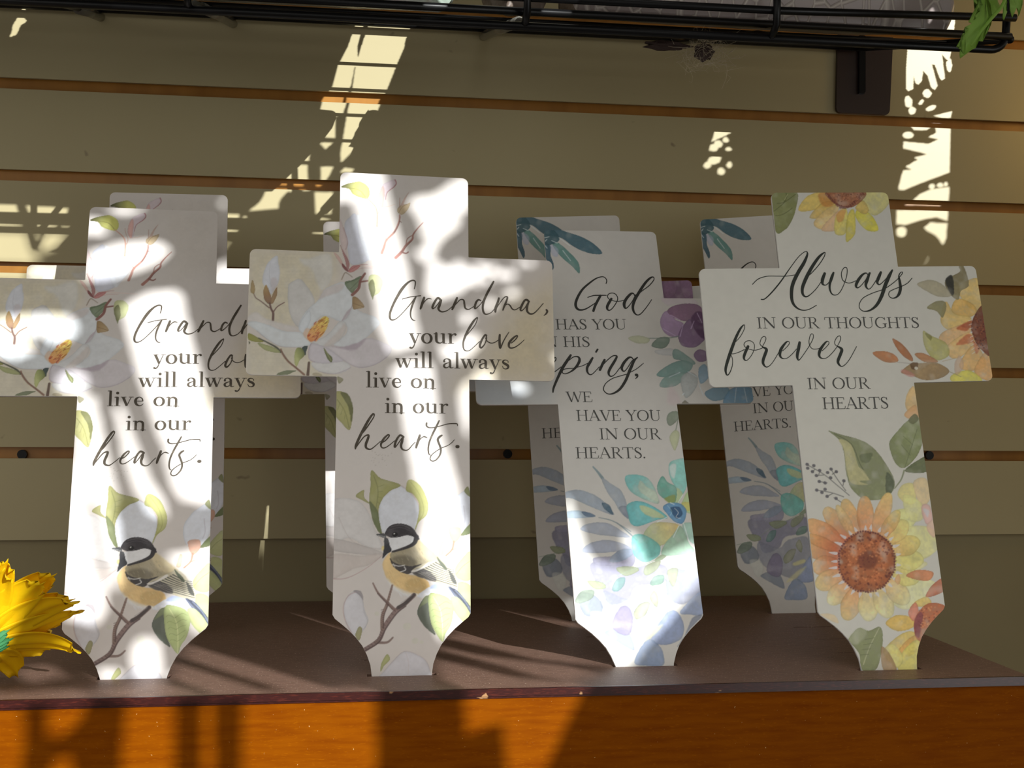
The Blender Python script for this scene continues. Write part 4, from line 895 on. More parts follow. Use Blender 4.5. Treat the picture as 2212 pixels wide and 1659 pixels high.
OPS['C'] = [
[0,2,[-479,3494,-365,3494,-255,3481,-284,3344,-331,3246,-388,3182,-462,3176],[144,150,98],0.95,0.4,0.3,0.25,None,1],
[1,2,[-272,3469,5,-363,3407,5,-424,3395,5],[104,111,69],0.8],
[1,2,[-344,3469,5,-363,3407,5,-455,3333,5],[104,111,69],0.8],
[1,2,[-309,3357,5,-386,3308,5,-447,3296,5],[104,111,69],0.8],
[1,2,[-353,3494,5,-339,3456,5,-369,3407,5],[104,111,69],0.8],
[1,2,[-334,3469,5,-361,3425,5],[208,211,161],0.8],
[0,1,[177,3292,222,3354,311,3291,347,3177,247,3178],[242,233,90],0.88,0.6,0.4,0.3,None,1],
[0,1,[197,3354,264,3492,462,3491,458,3391,348,3297,266,3323],[240,233,156],0.88,0.6,0.4,0.3,None,1],
[0,1,[-265,3342,-177,3456,-16,3493,12,3405,-67,3368,-167,3335],[247,217,118],0.88,0.6,0.4,0.3,None,1],
[0,1,[-183,3279,-63,3403,39,3392,-28,3293],[237,203,114],0.88,0.6,0.4,0.3,None,1],
[0,1,[-157,3236,-32,3355,60,3367,-10,3244,-90,3180],[248,216,148],0.88,0.6,0.4,0.3,None,1],
[0,1,[-104,3180,-4,3293,91,3355,77,3243,6,3173],[244,207,165],0.88,0.6,0.4,0.3,None,1],
[0,1,[185,3354,252,3304,293,3341,254,3417],[238,210,124],0.88,0.6,0.4,0.3,None,1],
[0,1,[1,3155,26,3293,113,3355,112,3231,74,3142],[249,235,131],0.88,0.6,0.4,0.3,None,1],
[0,1,[78,3098,117,3293,174,3342,164,3168,113,3097],[242,228,105],0.88,0.6,0.4,0.3,None,1],
[0,1,[-91,3468,8,3493,13,3380,-66,3374],[226,150,79],0.7,3,0.1,0.3,None,1],
[0,1,[26,3293,62,3336,110,3336,76,3256,38,3243],[240,174,105],0.7,2,0.2,0.12,None,1],
[0,1,[-22,3493,273,3492,248,3417,156,3361,55,3377,-3,3421],[173,115,85],0.95,0.6,0.3,0.4,None,1],
[1,1,[-22,3491,6,-29,3476,6],[122,64,61],0.8],
[1,1,[-17,3473,6,-22,3467,6],[122,64,61],0.8],
[1,1,[-10,3467,6,-17,3445,6],[122,64,61],0.8],
[1,1,[-4,3462,6,-10,3438,6],[122,64,61],0.8],
[1,1,[2,3451,6,-4,3430,6],[122,64,61],0.8],
[1,1,[8,3440,6,4,3428,6],[122,64,61],0.8],
[1,1,[14,3427,6,10,3414,6],[122,64,61],0.8],
[1,1,[20,3418,6,16,3404,6],[122,64,61],0.8],
[1,1,[26,3410,6,23,3395,6],[122,64,61],0.8],
[1,1,[34,3412,6,31,3397,6],[122,64,61],0.8],
[1,1,[39,3396,6,37,3381,6],[122,64,61],0.8],
[1,1,[46,3391,6,43,3372,6],[122,64,61],0.8],
[1,1,[53,3390,6,50,3368,6],[122,64,61],0.8],
[1,1,[59,3382,6,59,3372,6],[122,64,61],0.8],
[1,1,[66,3379,6,64,3355,6],[122,64,61],0.8],
[1,1,[73,3375,6,72,3354,6],[122,64,61],0.8],
[1,1,[80,3377,6,80,3356,6],[122,64,61],0.8],
[1,1,[87,3370,6,87,3352,6],[122,64,61],0.8],
[1,1,[93,3366,6,95,3352,6],[122,64,61],0.8],
[1,1,[101,3368,6,102,3351,6],[122,64,61],0.8],
[1,1,[108,3367,6,110,3350,6],[122,64,61],0.8],
[1,1,[116,3371,6,118,3356,6],[122,64,61],0.8],
[1,1,[123,3368,6,126,3356,6],[122,64,61],0.8],
[1,1,[131,3372,6,134,3360,6],[122,64,61],0.8],
[1,1,[138,3373,6,142,3364,6],[122,64,61],0.8],
[1,1,[147,3385,6,151,3368,6],[122,64,61],0.8],
[1,1,[154,3385,6,158,3368,6],[122,64,61],0.8],
[1,1,[163,3396,6,168,3380,6],[122,64,61],0.8],
[1,1,[170,3398,6,176,3383,6],[122,64,61],0.8],
[1,1,[179,3410,6,185,3395,6],[122,64,61],0.8],
[1,1,[187,3412,6,192,3394,6],[122,64,61],0.8],
[1,1,[195,3419,6,202,3410,6],[122,64,61],0.8],
[1,1,[203,3430,6,211,3417,6],[122,64,61],0.8],
[1,1,[212,3438,6,220,3425,6],[122,64,61],0.8],
[1,1,[221,3450,6,228,3429,6],[122,64,61],0.8],
[1,1,[229,3460,6,236,3434,6],[122,64,61],0.8],
[1,1,[238,3469,6,246,3451,6],[122,64,61],0.8],
[1,1,[245,3472,6,255,3461,6],[122,64,61],0.8],
[1,1,[255,3487,6,263,3463,6],[122,64,61],0.8],
[1,1,[262,3486,6,271,3464,6],[122,64,61],0.8],
[1,1,[189,3410,10,190,3410,10],[116,71,58],0.5],
[1,1,[95,3448,10,97,3448,10],[116,71,58],0.5],
[1,1,[194,3452,10,195,3452,10],[228,162,122],0.5],
[1,1,[29,3449,10,30,3449,10],[228,162,122],0.5],
[1,1,[176,3446,10,178,3446,10],[228,162,122],0.5],
[1,1,[77,3456,10,78,3456,10],[116,71,58],0.5],
[1,1,[53,3446,10,55,3446,10],[228,162,122],0.5],
[1,1,[54,3446,10,55,3446,10],[116,71,58],0.5],
[1,1,[217,3445,10,218,3445,10],[228,162,122],0.5],
[1,1,[59,3415,10,60,3415,10],[116,71,58],0.5],
[1,1,[44,3435,10,45,3435,10],[228,162,122],0.5],
[1,1,[121,3435,10,123,3435,10],[116,71,58],0.5],
[1,1,[151,3452,10,153,3452,10],[228,162,122],0.5],
[1,1,[163,3459,10,165,3459,10],[228,162,122],0.5],
[1,1,[179,3408,10,181,3408,10],[116,71,58],0.5],
[1,1,[105,3470,10,106,3470,10],[116,71,58],0.5],
[1,1,[109,3424,10,110,3424,10],[116,71,58],0.5],
[1,1,[175,3419,10,176,3419,10],[228,162,122],0.5],
[1,1,[173,3466,10,174,3466,10],[228,162,122],0.5],
[1,1,[134,3462,10,136,3462,10],[228,162,122],0.5],
[1,1,[79,3419,10,81,3419,10],[228,162,122],0.5],
[1,1,[99,3472,10,101,3472,10],[228,162,122],0.5],
[1,1,[50,3473,10,51,3473,10],[228,162,122],0.5],
[1,1,[65,3463,10,66,3463,10],[116,71,58],0.5],
[1,1,[166,3467,10,167,3467,10],[116,71,58],0.5],
[1,1,[30,3463,10,31,3463,10],[228,162,122],0.5],
[1,1,[145,3437,10,146,3437,10],[228,162,122],0.5],
[1,1,[22,3461,10,24,3461,10],[228,162,122],0.5],
[1,1,[84,3409,10,85,3409,10],[116,71,58],0.5],
[1,1,[210,3427,10,211,3427,10],[228,162,122],0.5],
[1,1,[209,3449,10,210,3449,10],[116,71,58],0.5],
[1,1,[102,3427,10,103,3427,10],[228,162,122],0.5],
[1,1,[141,3423,10,143,3423,10],[228,162,122],0.5],
[1,1,[178,3472,10,179,3472,10],[228,162,122],0.5],
[1,1,[126,3458,10,127,3458,10],[116,71,58],0.5],
[1,1,[142,3466,10,143,3466,10],[116,71,58],0.5],
[1,1,[129,3466,10,131,3466,10],[116,71,58],0.5],
[1,1,[31,3456,10,33,3456,10],[228,162,122],0.5],
[1,1,[66,3462,10,68,3462,10],[116,71,58],0.5],
[1,1,[137,3426,10,138,3426,10],[116,71,58],0.5],
[1,1,[188,3481,10,189,3481,10],[116,71,58],0.5],
[1,1,[31,3423,10,32,3423,10],[116,71,58],0.5],
[1,1,[167,3466,10,169,3466,10],[116,71,58],0.5],
[1,1,[32,3422,10,33,3422,10],[116,71,58],0.5],
[1,1,[204,3430,10,205,3430,10],[228,162,122],0.5],
[1,1,[108,3440,10,110,3440,10],[228,162,122],0.5],
[1,1,[217,3465,10,218,3465,10],[116,71,58],0.5],
[1,1,[218,3430,10,220,3430,10],[228,162,122],0.5],
[1,1,[115,3481,10,117,3481,10],[116,71,58],0.5],
[1,1,[182,3462,10,183,3462,10],[228,162,122],0.5],
[0,1,[904,2671,951,2743,1068,2785,1104,2742,1086,2548,1003,2522],[248,213,130],0.88,0.6,0.4,0.3,None,1],
[0,1,[835,2551,897,2625,1011,2575,1027,2510,959,2475,854,2501],[246,201,114],0.88,0.6,0.4,0.3,None,1],
[0,1,[734,2443,797,2603,855,2505,974,2477,950,2403,810,2370],[248,213,130],0.88,0.6,0.4,0.3,None,1],
[0,1,[701,2301,763,2375,954,2429,955,2358,816,2251],[248,204,147],0.88,0.6,0.4,0.3,None,1],
[0,1,[768,2264,941,2360,979,2274,852,2168,768,2169],[248,209,143],0.88,0.6,0.4,0.3,None,1],
[0,1,[828,2109,963,2265,1017,2214,1035,2093,895,2061],[248,201,130],0.88,0.6,0.4,0.3,None,1],
[0,1,[942,2072,1050,2204,1092,2130,1088,1989,982,2001],[247,194,129],0.88,0.6,0.4,0.3,None,1],
[0,1,[757,2029,896,2066,990,1979,774,1973],[248,239,111],0.88,0.6,0.4,0.3,None,1],
[0,1,[849,2389,952,2432,933,2370],[205,106,71],0.75,2,0.1,0.3,None,1],
[0,1,[830,2263,939,2348,968,2284],[213,121,84],0.75,2,0.1,0.3,None,1],
[0,1,[888,2407,980,2453,983,2393],[188,98,67],0.75,2,0.1,0.3,None,1],
[0,1,[966,2286,1007,2238,975,2191],[221,124,87],0.75,2,0.1,0.3,None,1],
[0,1,[1098,2547,1028,2515,968,2405,980,2298,1017,2226,1089,2189],[132,74,54],0.96,0.6,0.45,0.4,None,1],
[1,1,[1050,2452,10,1052,2452,10],[78,40,43],0.6],
[1,1,[987,2305,10,988,2305,10],[78,40,43],0.6],
[1,1,[1035,2341,10,1037,2341,10],[189,115,78],0.6],
[1,1,[1008,2383,10,1009,2383,10],[189,115,78],0.6],
[1,1,[1054,2369,10,1056,2369,10],[189,115,78],0.6],
[1,1,[1049,2259,10,1050,2259,10],[189,115,78],0.6],
[1,1,[1015,2465,10,1016,2465,10],[189,115,78],0.6],
[1,1,[1057,2377,10,1059,2377,10],[189,115,78],0.6],
[1,1,[1015,2392,10,1016,2392,10],[78,40,43],0.6],
[1,1,[1042,2235,10,1043,2235,10],[78,40,43],0.6],
[1,1,[1004,2399,10,1006,2399,10],[189,115,78],0.6],
[1,1,[1105,2483,10,1106,2483,10],[78,40,43],0.6],
[1,1,[1018,2255,10,1020,2255,10],[189,115,78],0.6],
[1,1,[1010,2233,10,1012,2233,10],[189,115,78],0.6],
[1,1,[1063,2277,10,1064,2277,10],[189,115,78],0.6],
[1,1,[1043,2285,10,1045,2285,10],[189,115,78],0.6],
[1,1,[1036,2242,10,1037,2242,10],[189,115,78],0.6],
[1,1,[1069,2313,10,1070,2313,10],[78,40,43],0.6],
[1,1,[1034,2392,10,1036,2392,10],[189,115,78],0.6],
[1,1,[1041,2280,10,1042,2280,10],[189,115,78],0.6],
[1,1,[1001,2377,10,1003,2377,10],[78,40,43],0.6],
[1,1,[1075,2310,10,1076,2310,10],[78,40,43],0.6],
[1,1,[1022,2255,10,1023,2255,10],[189,115,78],0.6],
[1,1,[1063,2400,10,1065,2400,10],[78,40,43],0.6],
[1,1,[1076,2444,10,1078,2444,10],[189,115,78],0.6],
[1,1,[1049,2226,10,1051,2226,10],[189,115,78],0.6],
[1,1,[1027,2227,10,1029,2227,10],[189,115,78],0.6],
[1,1,[1072,2355,10,1073,2355,10],[78,40,43],0.6],
[1,1,[1087,2473,10,1088,2473,10],[189,115,78],0.6],
[1,1,[1004,2278,10,1006,2278,10],[189,115,78],0.6],
[1,1,[1039,2368,10,1041,2368,10],[78,40,43],0.6],
[1,1,[1083,2346,10,1085,2346,10],[189,115,78],0.6],
[1,1,[1021,2494,10,1023,2493,10],[78,40,43],0.6],
[1,1,[999,2230,10,1001,2230,10],[78,40,43],0.6],
[1,1,[1024,2265,10,1026,2265,10],[78,40,43],0.6],
[1,1,[1030,2441,10,1031,2441,10],[78,40,43],0.6],
[1,1,[1043,2345,10,1044,2345,10],[78,40,43],0.6],
[1,1,[1043,2362,10,1045,2362,10],[189,115,78],0.6],
[1,1,[1024,2438,10,1026,2437,10],[189,115,78],0.6],
[1,1,[1044,2291,10,1046,2291,10],[78,40,43],0.6],
[1,1,[1051,2395,10,1052,2395,10],[189,115,78],0.6],
[1,1,[1082,2365,10,1084,2365,10],[78,40,43],0.6],
[1,1,[1057,2363,10,1059,2363,10],[78,40,43],0.6],
[1,1,[978,2276,10,979,2276,10],[189,115,78],0.6],
[1,1,[1078,2404,10,1079,2404,10],[189,115,78],0.6],
[1,1,[1079,2435,10,1080,2435,10],[189,115,78],0.6],
[1,1,[987,2323,10,989,2323,10],[189,115,78],0.6],
[1,1,[1068,2419,10,1069,2419,10],[78,40,43],0.6],
[1,1,[990,2254,10,991,2254,10],[189,115,78],0.6],
[1,1,[1065,2364,10,1067,2364,10],[78,40,43],0.6],
[1,1,[1061,2242,10,1063,2242,10],[189,115,78],0.6],
[1,1,[1035,2255,10,1037,2255,10],[78,40,43],0.6],
[1,1,[1008,2284,10,1009,2284,10],[189,115,78],0.6],
[1,1,[1054,2303,10,1055,2303,10],[78,40,43],0.6],
[1,1,[989,2288,10,990,2288,10],[189,115,78],0.6],
[1,1,[1048,2412,10,1050,2412,10],[189,115,78],0.6],
[1,1,[1021,2447,10,1022,2447,10],[189,115,78],0.6],
[1,1,[1024,2291,10,1026,2291,10],[78,40,43],0.6],
[1,1,[1089,2422,10,1090,2422,10],[78,40,43],0.6],
[1,1,[997,2397,10,999,2397,10],[189,115,78],0.6],
[1,1,[977,2453,5,955,2447,5],[255,252,253],0.7],
[1,1,[976,2422,5,953,2415,5],[255,252,253],0.7],
[1,1,[975,2391,5,952,2383,5],[255,252,253],0.7],
[1,1,[974,2360,5,951,2351,5],[255,252,253],0.7],
[1,1,[973,2329,5,949,2319,5],[255,252,253],0.7],
[1,1,[971,2298,5,948,2286,5],[255,252,253],0.7],
[1,1,[970,2267,5,947,2254,5],[255,252,253],0.7],
[1,1,[969,2236,5,945,2222,5],[255,252,253],0.7],
[1,1,[968,2205,5,944,2191,5],[255,252,253],0.7],
[0,2,[819,2767,940,2832,945,2878,982,2878,1001,2731,930,2681,898,2613,831,2670],[149,139,103],0.93,0.6,0.3,0.3,None,1],
[0,2,[819,2767,878,2808,874,2672,847,2657],[53,54,50],0.9,1.5,0.1,0.3,None,1],
[0,2,[591,2742,701,2773,794,2733,845,2645,742,2641,663,2684],[196,189,162],0.92,0.6,0.35,0.2,None,1],
[0,2,[642,2554,724,2604,800,2588,756,2475,713,2527],[162,157,117],0.92,0.6,0.35,0.25,None,1],
[0,2,[585,2373,638,2340,751,2278,761,2184,658,2148,587,2234],[202,199,128],0.9,0.7,0.35,0.25,None,1],
[0,2,[599,2358,649,2334,632,2298],[143,142,82],0.8,1.5,0.1,0.12,None,1],
[1,2,[354,2139,5,476,2124,5],[184,179,171],0.8],
[0,2,[173,2213,265,2225,346,2192,357,2143,254,2145],[210,143,98],0.93,0.5,0.35,0.25,None,1],
[0,2,[340,2318,414,2273,474,2178,463,2143,382,2212],[195,128,86],0.93,0.5,0.35,0.25,None,1],
[0,2,[496,2197,570,2202,670,2136,561,2138],[201,146,105],0.93,0.5,0.35,0.25,None,1],
[0,2,[370,2061,465,2131,512,2127,657,2127,746,2064,663,2008,541,1999,452,2036],[175,147,107],0.92,0.6,0.35,0.35,None,1],
[0,2,[453,2126,512,2130,494,2084,459,2085],[117,90,64],0.85,1,0.2,0.12,None,1],
[1,2,[491,2090,24,494,2090,24],[254,252,241],0.8],
[0,1,[371,2063,439,2027,476,2038,400,2086],[224,151,144],0.6,2,0.2,0.12,None,1],
[0,1,[795,2112,842,2182,865,2099,795,2030],[230,200,174],0.7,1,0.3,0.12,None,1],
[1,2,[704,2138,4,803,2159,4],[194,173,134],0.7],
[1,2,[740,2061,5,829,2018,5],[169,159,120],0.7],
[0,1,[371,1818,398,1900,458,1953,467,1807,395,1757],[248,212,150],0.9,0.8,0.35,0.25,None,1],
[0,2,[356,1750,447,1813,459,1709,380,1714],[245,196,143],0.9,0.8,0.3,0.12,None,1],
[0,1,[223,1159,274,1234,354,1229,350,1105,281,1092],[250,239,161],0.88,0.8,0.35,0.25,None,1],
[0,1,[351,1242,451,1270,464,1126,382,1076],[251,227,178],0.88,0.8,0.35,0.25,None,1],
[0,1,[125,1011,250,1061,349,1006,268,908,153,912],[251,251,172],0.88,0.8,0.35,0.25,None,1],
[0,1,[147,890,310,936,454,903,467,768,303,687,155,741],[252,249,179],0.88,0.8,0.35,0.25,None,1],
[0,1,[264,1157,386,1104,381,980,278,984],[251,249,174],0.8,1.5,0.3,0.25,None,1],
[0,1,[387,1069,447,1079,459,977,403,948],[251,209,200],0.9,1,0.4,0.12,None,1],
[0,1,[398,1053,442,1040,422,991],[236,234,239],0.8,2,0.1,0.12,None,1],
[0,1,[406,930,471,977,460,854,423,868],[251,213,190],0.8,1.2,0.3,0.12,None,1],
[0,1,[28,482,183,576,410,540,329,421,153,358],[252,252,197],0.88,1,0.3,0.25,None,1],
[0,1,[130,745,303,701,374,662,251,607,128,636],[252,247,182],0.85,1,0.35,0.25,None,1],
[0,2,[-236,1641,-144,1610,-6,1568,90,1502,165,1386,211,1272,194,1195,119,1135,-23,1137,-115,1217,-139,1333,-138,1471,-164,1573],[151,158,120],0.95,0.5,0.3,0.3,None,1],
[0,2,[-163,1575,-75,1532,-38,1367,28,1278,-45,1267,10,1241,-110,1257,-135,1370,-136,1496],[218,213,163],0.92,1,0.15,0.2,None,1],
[1,2,[-194,1618,6,-75,1539,6,-29,1392,6,28,1280,6],[107,115,83],0.7],
[1,2,[-45,1367,12,3,1335,3],[213,209,163],0.8],
[1,2,[-36,1355,12,9,1322,3],[213,209,163],0.8],
[1,2,[-27,1342,12,15,1309,3],[213,209,163],0.8],
[1,2,[-19,1329,12,21,1297,3],[213,209,163],0.8],
[1,2,[-10,1316,12,27,1284,3],[213,209,163],0.8],
[1,2,[-1,1303,12,33,1271,3],[213,209,163],0.8],
[0,2,[163,1323,209,1259,179,1179,138,1187],[104,113,93],0.85,1.5,0.2,0.3,None,1],
[0,2,[-21,1455,72,1465,38,1403,-14,1404],[112,123,91],0.6,2,0.2,0.12,None,1],
[0,2,[216,1549,289,1626,379,1701,466,1715,472,1567,408,1439,304,1354,243,1381,213,1471],[148,158,112],0.95,0.5,0.3,0.3,None,1],
[0,2,[298,1332,479,1433,469,1320],[120,129,95],0.95,0.5,0.3,0.3,None,1],
[1,2,[295,1334,12,264,1270,10,206,1207,8],[154,161,131],0.9],
[1,2,[304,1357,5,435,1632,5],[112,123,89],0.6],
[1,2,[356,1443,5,301,1521,5],[112,123,89],0.6],
[1,2,[386,1519,5,323,1584,5],[112,123,89],0.6],
[1,2,[316,1344,5,455,1402,5],[112,123,89],0.6],
[0,2,[378,1698,431,1748,459,1712,414,1672],[125,128,95],0.9,0.8,0.3,0.12,None,1],
[1,2,[-420,1398,6,-307,1326,6,-215,1242,6,-137,1169,6],[126,127,125],0.9],
[1,2,[-248,1359,6,-209,1285,6,-158,1203,6],[126,127,125],0.9],
[1,2,[-372,1214,6,-272,1194,6,-180,1160,6],[126,127,125],0.9],
[1,2,[-333,1354,6,-344,1321,6],[126,127,125],0.9],
[1,2,[-388,1347,6,-367,1363,6],[126,127,125],0.9],
[1,2,[-212,1341,6,-243,1324,6],[126,127,125],0.9],
[1,2,[-163,1274,6,-174,1241,6],[126,127,125],0.9],
[1,2,[-345,1275,6,-289,1263,6],[126,127,125],0.9],
[1,2,[-362,1318,6,-308,1320,6],[126,127,125],0.9],
[1,2,[-301,1167,6,-260,1185,6],[126,127,125],0.9],
[1,2,[-251,1156,6,-194,1117,6],[126,127,125],0.9],
[1,2,[-422,1401,22,-418,1400,22],[115,114,119],0.95],
[1,2,[-374,1390,22,-371,1390,22],[115,114,119],0.95],
[1,2,[-389,1347,22,-386,1347,22],[115,114,119],0.95],
[1,2,[-421,1373,22,-418,1373,22],[115,114,119],0.95],
[1,2,[-335,1354,22,-332,1354,22],[115,114,119],0.95],
[1,2,[-363,1318,22,-360,1318,22],[115,114,119],0.95],
[1,2,[-347,1275,22,-344,1275,22],[115,114,119],0.95],
[1,2,[-306,1264,22,-303,1263,22],[115,114,119],0.95],
[1,2,[-249,1361,22,-246,1361,22],[115,114,119],0.95],
[1,2,[-213,1341,22,-210,1341,22],[115,114,119],0.95],
[1,2,[-278,1337,22,-275,1337,22],[115,114,119],0.95],
[1,2,[-261,1299,22,-257,1299,22],[115,114,119],0.95],
[1,2,[-165,1274,22,-162,1274,22],[115,114,119],0.95],
[1,2,[-373,1214,22,-370,1214,22],[115,114,119],0.95],
[1,2,[-337,1196,22,-334,1196,22],[115,114,119],0.95],
[1,2,[-311,1218,22,-308,1218,22],[115,114,119],0.95],
[1,2,[-302,1167,22,-299,1167,22],[115,114,119],0.95],
[1,2,[-238,1150,22,-235,1150,22],[115,114,119],0.95],
[0,1,[-203,841,-300,925,-346,1035,-327,1087,-277,1086,-194,1010,-150,876],[249,216,150],0.9,0.7,0.4,0.3,[-327,1087,-170,852,[226,130,94]],1],
[0,1,[-144,879,-203,985,-209,1100,-178,1144,-135,1128,-86,1033,-87,896],[249,214,144],0.9,0.7,0.4,0.3,[-178,1144,-112,878,[245,166,117]],1],
[0,1,[-80,897,-101,1016,-69,1128,-24,1161,12,1133,28,1028,-20,897],[248,199,136],0.9,0.7,0.4,0.3,[-24,1161,-49,887,[240,161,114]],1],
[0,1,[-4,895,32,1036,112,1157,163,1179,181,1138,146,1012,46,876],[249,216,142],0.9,0.7,0.4,0.3,[163,1179,18,876,[246,174,125]],1],
[0,1,[-249,788,-383,841,-473,940,-471,998,-418,1014,-300,964,-204,841],[248,199,136],0.9,0.7,0.4,0.3,[-471,998,-217,810,[226,130,94]],1],
[0,1,[-276,719,-409,719,-513,776,-528,830,-485,864,-369,861,-250,785],[249,214,149],0.9,0.7,0.4,0.3,[-528,830,-253,751,[215,114,83]],1],
[0,1,[-276,649,-365,607,-443,628,-471,674,-446,720,-373,754,-275,719],[249,211,152],0.9,0.7,0.4,0.3,[-471,674,-265,686,[228,127,91]],1],
[0,1,[-252,587,-327,519,-416,510,-459,541,-451,590,-387,646,-275,649],[250,229,163],0.9,0.7,0.4,0.3,[-459,541,-254,623,[247,179,133]],1],
[0,1,[-202,535,-249,449,-328,409,-380,419,-388,463,-348,534,-245,578],[252,247,187],0.9,0.7,0.4,0.3,[-380,419,-216,565,[247,179,133]],1],
[0,1,[-128,503,-144,393,-214,314,-272,305,-300,344,-284,437,-192,529],[249,221,155],0.9,0.7,0.4,0.3,[-272,305,-157,525,[247,179,127]],1],
[0,1,[-46,501,-16,405,-52,317,-105,289,-149,314,-173,396,-120,502],[252,247,187],0.9,0.7,0.4,0.3,[-105,289,-84,511,[249,217,157]],1],
[0,1,[22,524,85,442,85,348,47,306,-3,316,-54,386,-45,502],[252,247,187],0.9,0.7,0.4,0.3,[47,306,-16,522,[250,221,157]],1],
[0,1,[92,577,183,532,218,451,197,399,145,388,69,428,35,531],[252,247,187],0.9,0.7,0.4,0.3,[197,399,55,560,[248,204,141]],1],
[0,1,[137,656,234,657,293,605,295,551,252,521,172,521,104,593],[251,246,161],0.9,0.7,0.4,0.3,[295,551,110,626,[249,228,140]],1],
[0,1,[146,734,245,771,329,744,353,695,323,651,240,621,139,663],[251,246,161],0.9,0.7,0.4,0.3,[353,695,132,697,[249,236,143]],1],
[0,1,[127,799,209,864,301,867,342,832,329,783,258,730,145,734],[250,236,148],0.9,0.7,0.4,0.3,[342,832,126,761,[248,203,131]],1],
[0,1,[77,859,129,946,214,984,268,970,275,922,229,849,120,810],[250,241,158],0.9,0.7,0.4,0.3,[268,970,91,826,[248,203,131]],1],
[0,1,[46,876,94,974,171,1043,217,1050,224,1012,181,928,84,850],[249,228,148],0.9,0.7,0.4,0.3,[217,1050,59,854,[246,178,125]],1],
[0,1,[-160,870,-220,963,-248,1064,-237,1103,-205,1088,-154,1006,-126,885],[250,224,160],0.9,0.7,0.4,0.3,[-237,1103,-139,868,[247,191,138]],1],
[0,1,[-259,765,-386,801,-490,866,-507,904,-468,914,-356,881,-239,800],[248,203,134],0.9,0.7,0.4,0.3,[-507,904,-239,779,[215,114,83]],1],
[0,0,[151,678,146,656,183,663],[239,237,242],0.85,0.6,0,0.12,None,1],
[0,0,[144,625,134,604,184,602],[239,237,242],0.85,0.6,0,0.12,None,1],
[0,0,[120,583,106,564,152,555],[239,237,242],0.85,0.6,0,0.12,None,1],
[0,0,[81,544,63,529,97,512],[239,237,242],0.85,0.6,0,0.12,None,1],
[0,0,[39,513,19,502,44,479],[239,237,242],0.85,0.6,0,0.12,None,1],
[0,0,[-13,483,-36,477,-9,448],[239,237,242],0.85,0.6,0,0.12,None,1],
[0,0,[-60,478,-82,476,-68,444],[239,237,242],0.85,0.6,0,0.12,None,1],
[0,0,[-131,482,-152,487,-154,453],[239,237,242],0.85,0.6,0,0.12,None,1],
[0,0,[-178,498,-196,508,-214,474],[239,237,242],0.85,0.6,0,0.12,None,1],
[0,0,[-221,527,-236,542,-258,510],[239,237,242],0.85,0.6,0,0.12,None,1],
[0,0,[-248,560,-259,578,-295,550],[239,237,242],0.85,0.6,0,0.12,None,1],
[0,0,[-276,603,-283,623,-334,601],[239,237,242],0.85,0.6,0,0.12,None,1],
[0,0,[-291,655,-292,677,-352,663],[239,237,242],0.85,0.6,0,0.12,None,1],
[0,0,[-286,697,-284,719,-326,710],[239,237,242],0.85,0.6,0,0.12,None,1],
[0,0,[-284,752,-276,774,-340,774],[239,237,242],0.85,0.6,0,0.12,None,1],
[0,0,[-246,816,-232,835,-289,845],[239,237,242],0.85,0.6,0,0.12,None,1],
[0,0,[-211,862,-193,878,-242,896],[239,237,242],0.85,0.6,0,0.12,None,1],
[0,0,[-166,885,-146,896,-174,920],[239,237,242],0.85,0.6,0,0.12,None,1],
[0,0,[-127,910,-105,917,-130,946],[239,237,242],0.85,0.6,0,0.12,None,1],
[0,0,[-58,921,-36,922,-45,955],[239,237,242],0.85,0.6,0,0.12,None,1],
[0,0,[-21,927,1,924,0,959],[239,237,242],0.85,0.6,0,0.12,None,1],
[0,0,[39,909,59,899,66,935],[239,237,242],0.85,0.6,0,0.12,None,1],
[0,0,[85,882,101,868,122,901],[239,237,242],0.85,0.6,0,0.12,None,1],
[0,0,[114,853,127,835,154,865],[239,237,242],0.85,0.6,0,0.12,None,1],
[0,0,[138,804,146,784,191,808],[239,237,242],0.85,0.6,0,0.12,None,1],
[0,0,[156,748,157,726,192,742],[239,237,242],0.85,0.6,0,0.12,None,1],
[0,1,[138,690,121,628,84,574,40,531,-19,504,-79,493,-139,499,-193,523,-235,563,-261,616,-274,677,-262,739,-240,797,-196,846,-144,883,-84,904,-22,908,37,892,83,857,122,807,136,749],[183,110,73],0.97,0.6,0.5,0.4,None,1],
[0,1,[95,696,82,651,57,611,22,579,-20,558,-66,550,-110,555,-149,574,-181,604,-201,643,-209,687,-202,733,-183,776,-153,813,-113,840,-69,855,-23,856,20,843,56,818,82,782,95,740],[214,132,88],0.7,6,0.1,0.4,None,1],
[0,1,[14,707,4,682,-16,661,-45,650,-75,648,-103,658,-123,676,-132,700,-129,726,-113,749,-88,766,-58,772,-28,768,-3,754,11,732],[136,81,65],0.8,4,0.2,0.4,None,1],
[1,1,[-57,535,9,-56,535,9],[121,68,61],0.55],
[1,1,[15,839,16,18,839,16],[121,68,61],0.55],
[1,1,[-146,721,10,-144,721,10],[245,166,114],0.55],
[1,1,[59,849,9,60,849,9],[121,68,61],0.55],
[1,1,[-120,834,12,-119,834,12],[245,166,114],0.55],
[1,1,[11,584,16,13,584,16],[155,87,61],0.55],
[1,1,[-177,807,12,-175,807,12],[121,68,61],0.55],
[1,1,[-219,771,16,-217,771,16],[121,68,61],0.55],
[1,1,[-90,875,9,-89,875,9],[155,87,61],0.55],
[1,1,[69,785,8,70,785,8],[121,68,61],0.55],
[1,1,[94,614,16,97,614,16],[121,68,61],0.55],
[1,1,[86,744,13,88,744,13],[121,68,61],0.55],
[1,1,[-247,752,11,-245,752,11],[245,166,114],0.55],
[1,1,[-119,663,9,-117,663,9],[121,68,61],0.55],
[1,1,[-60,788,16,-57,788,16],[155,87,61],0.55],
[1,1,[-259,591,11,-258,591,11],[121,68,61],0.55],
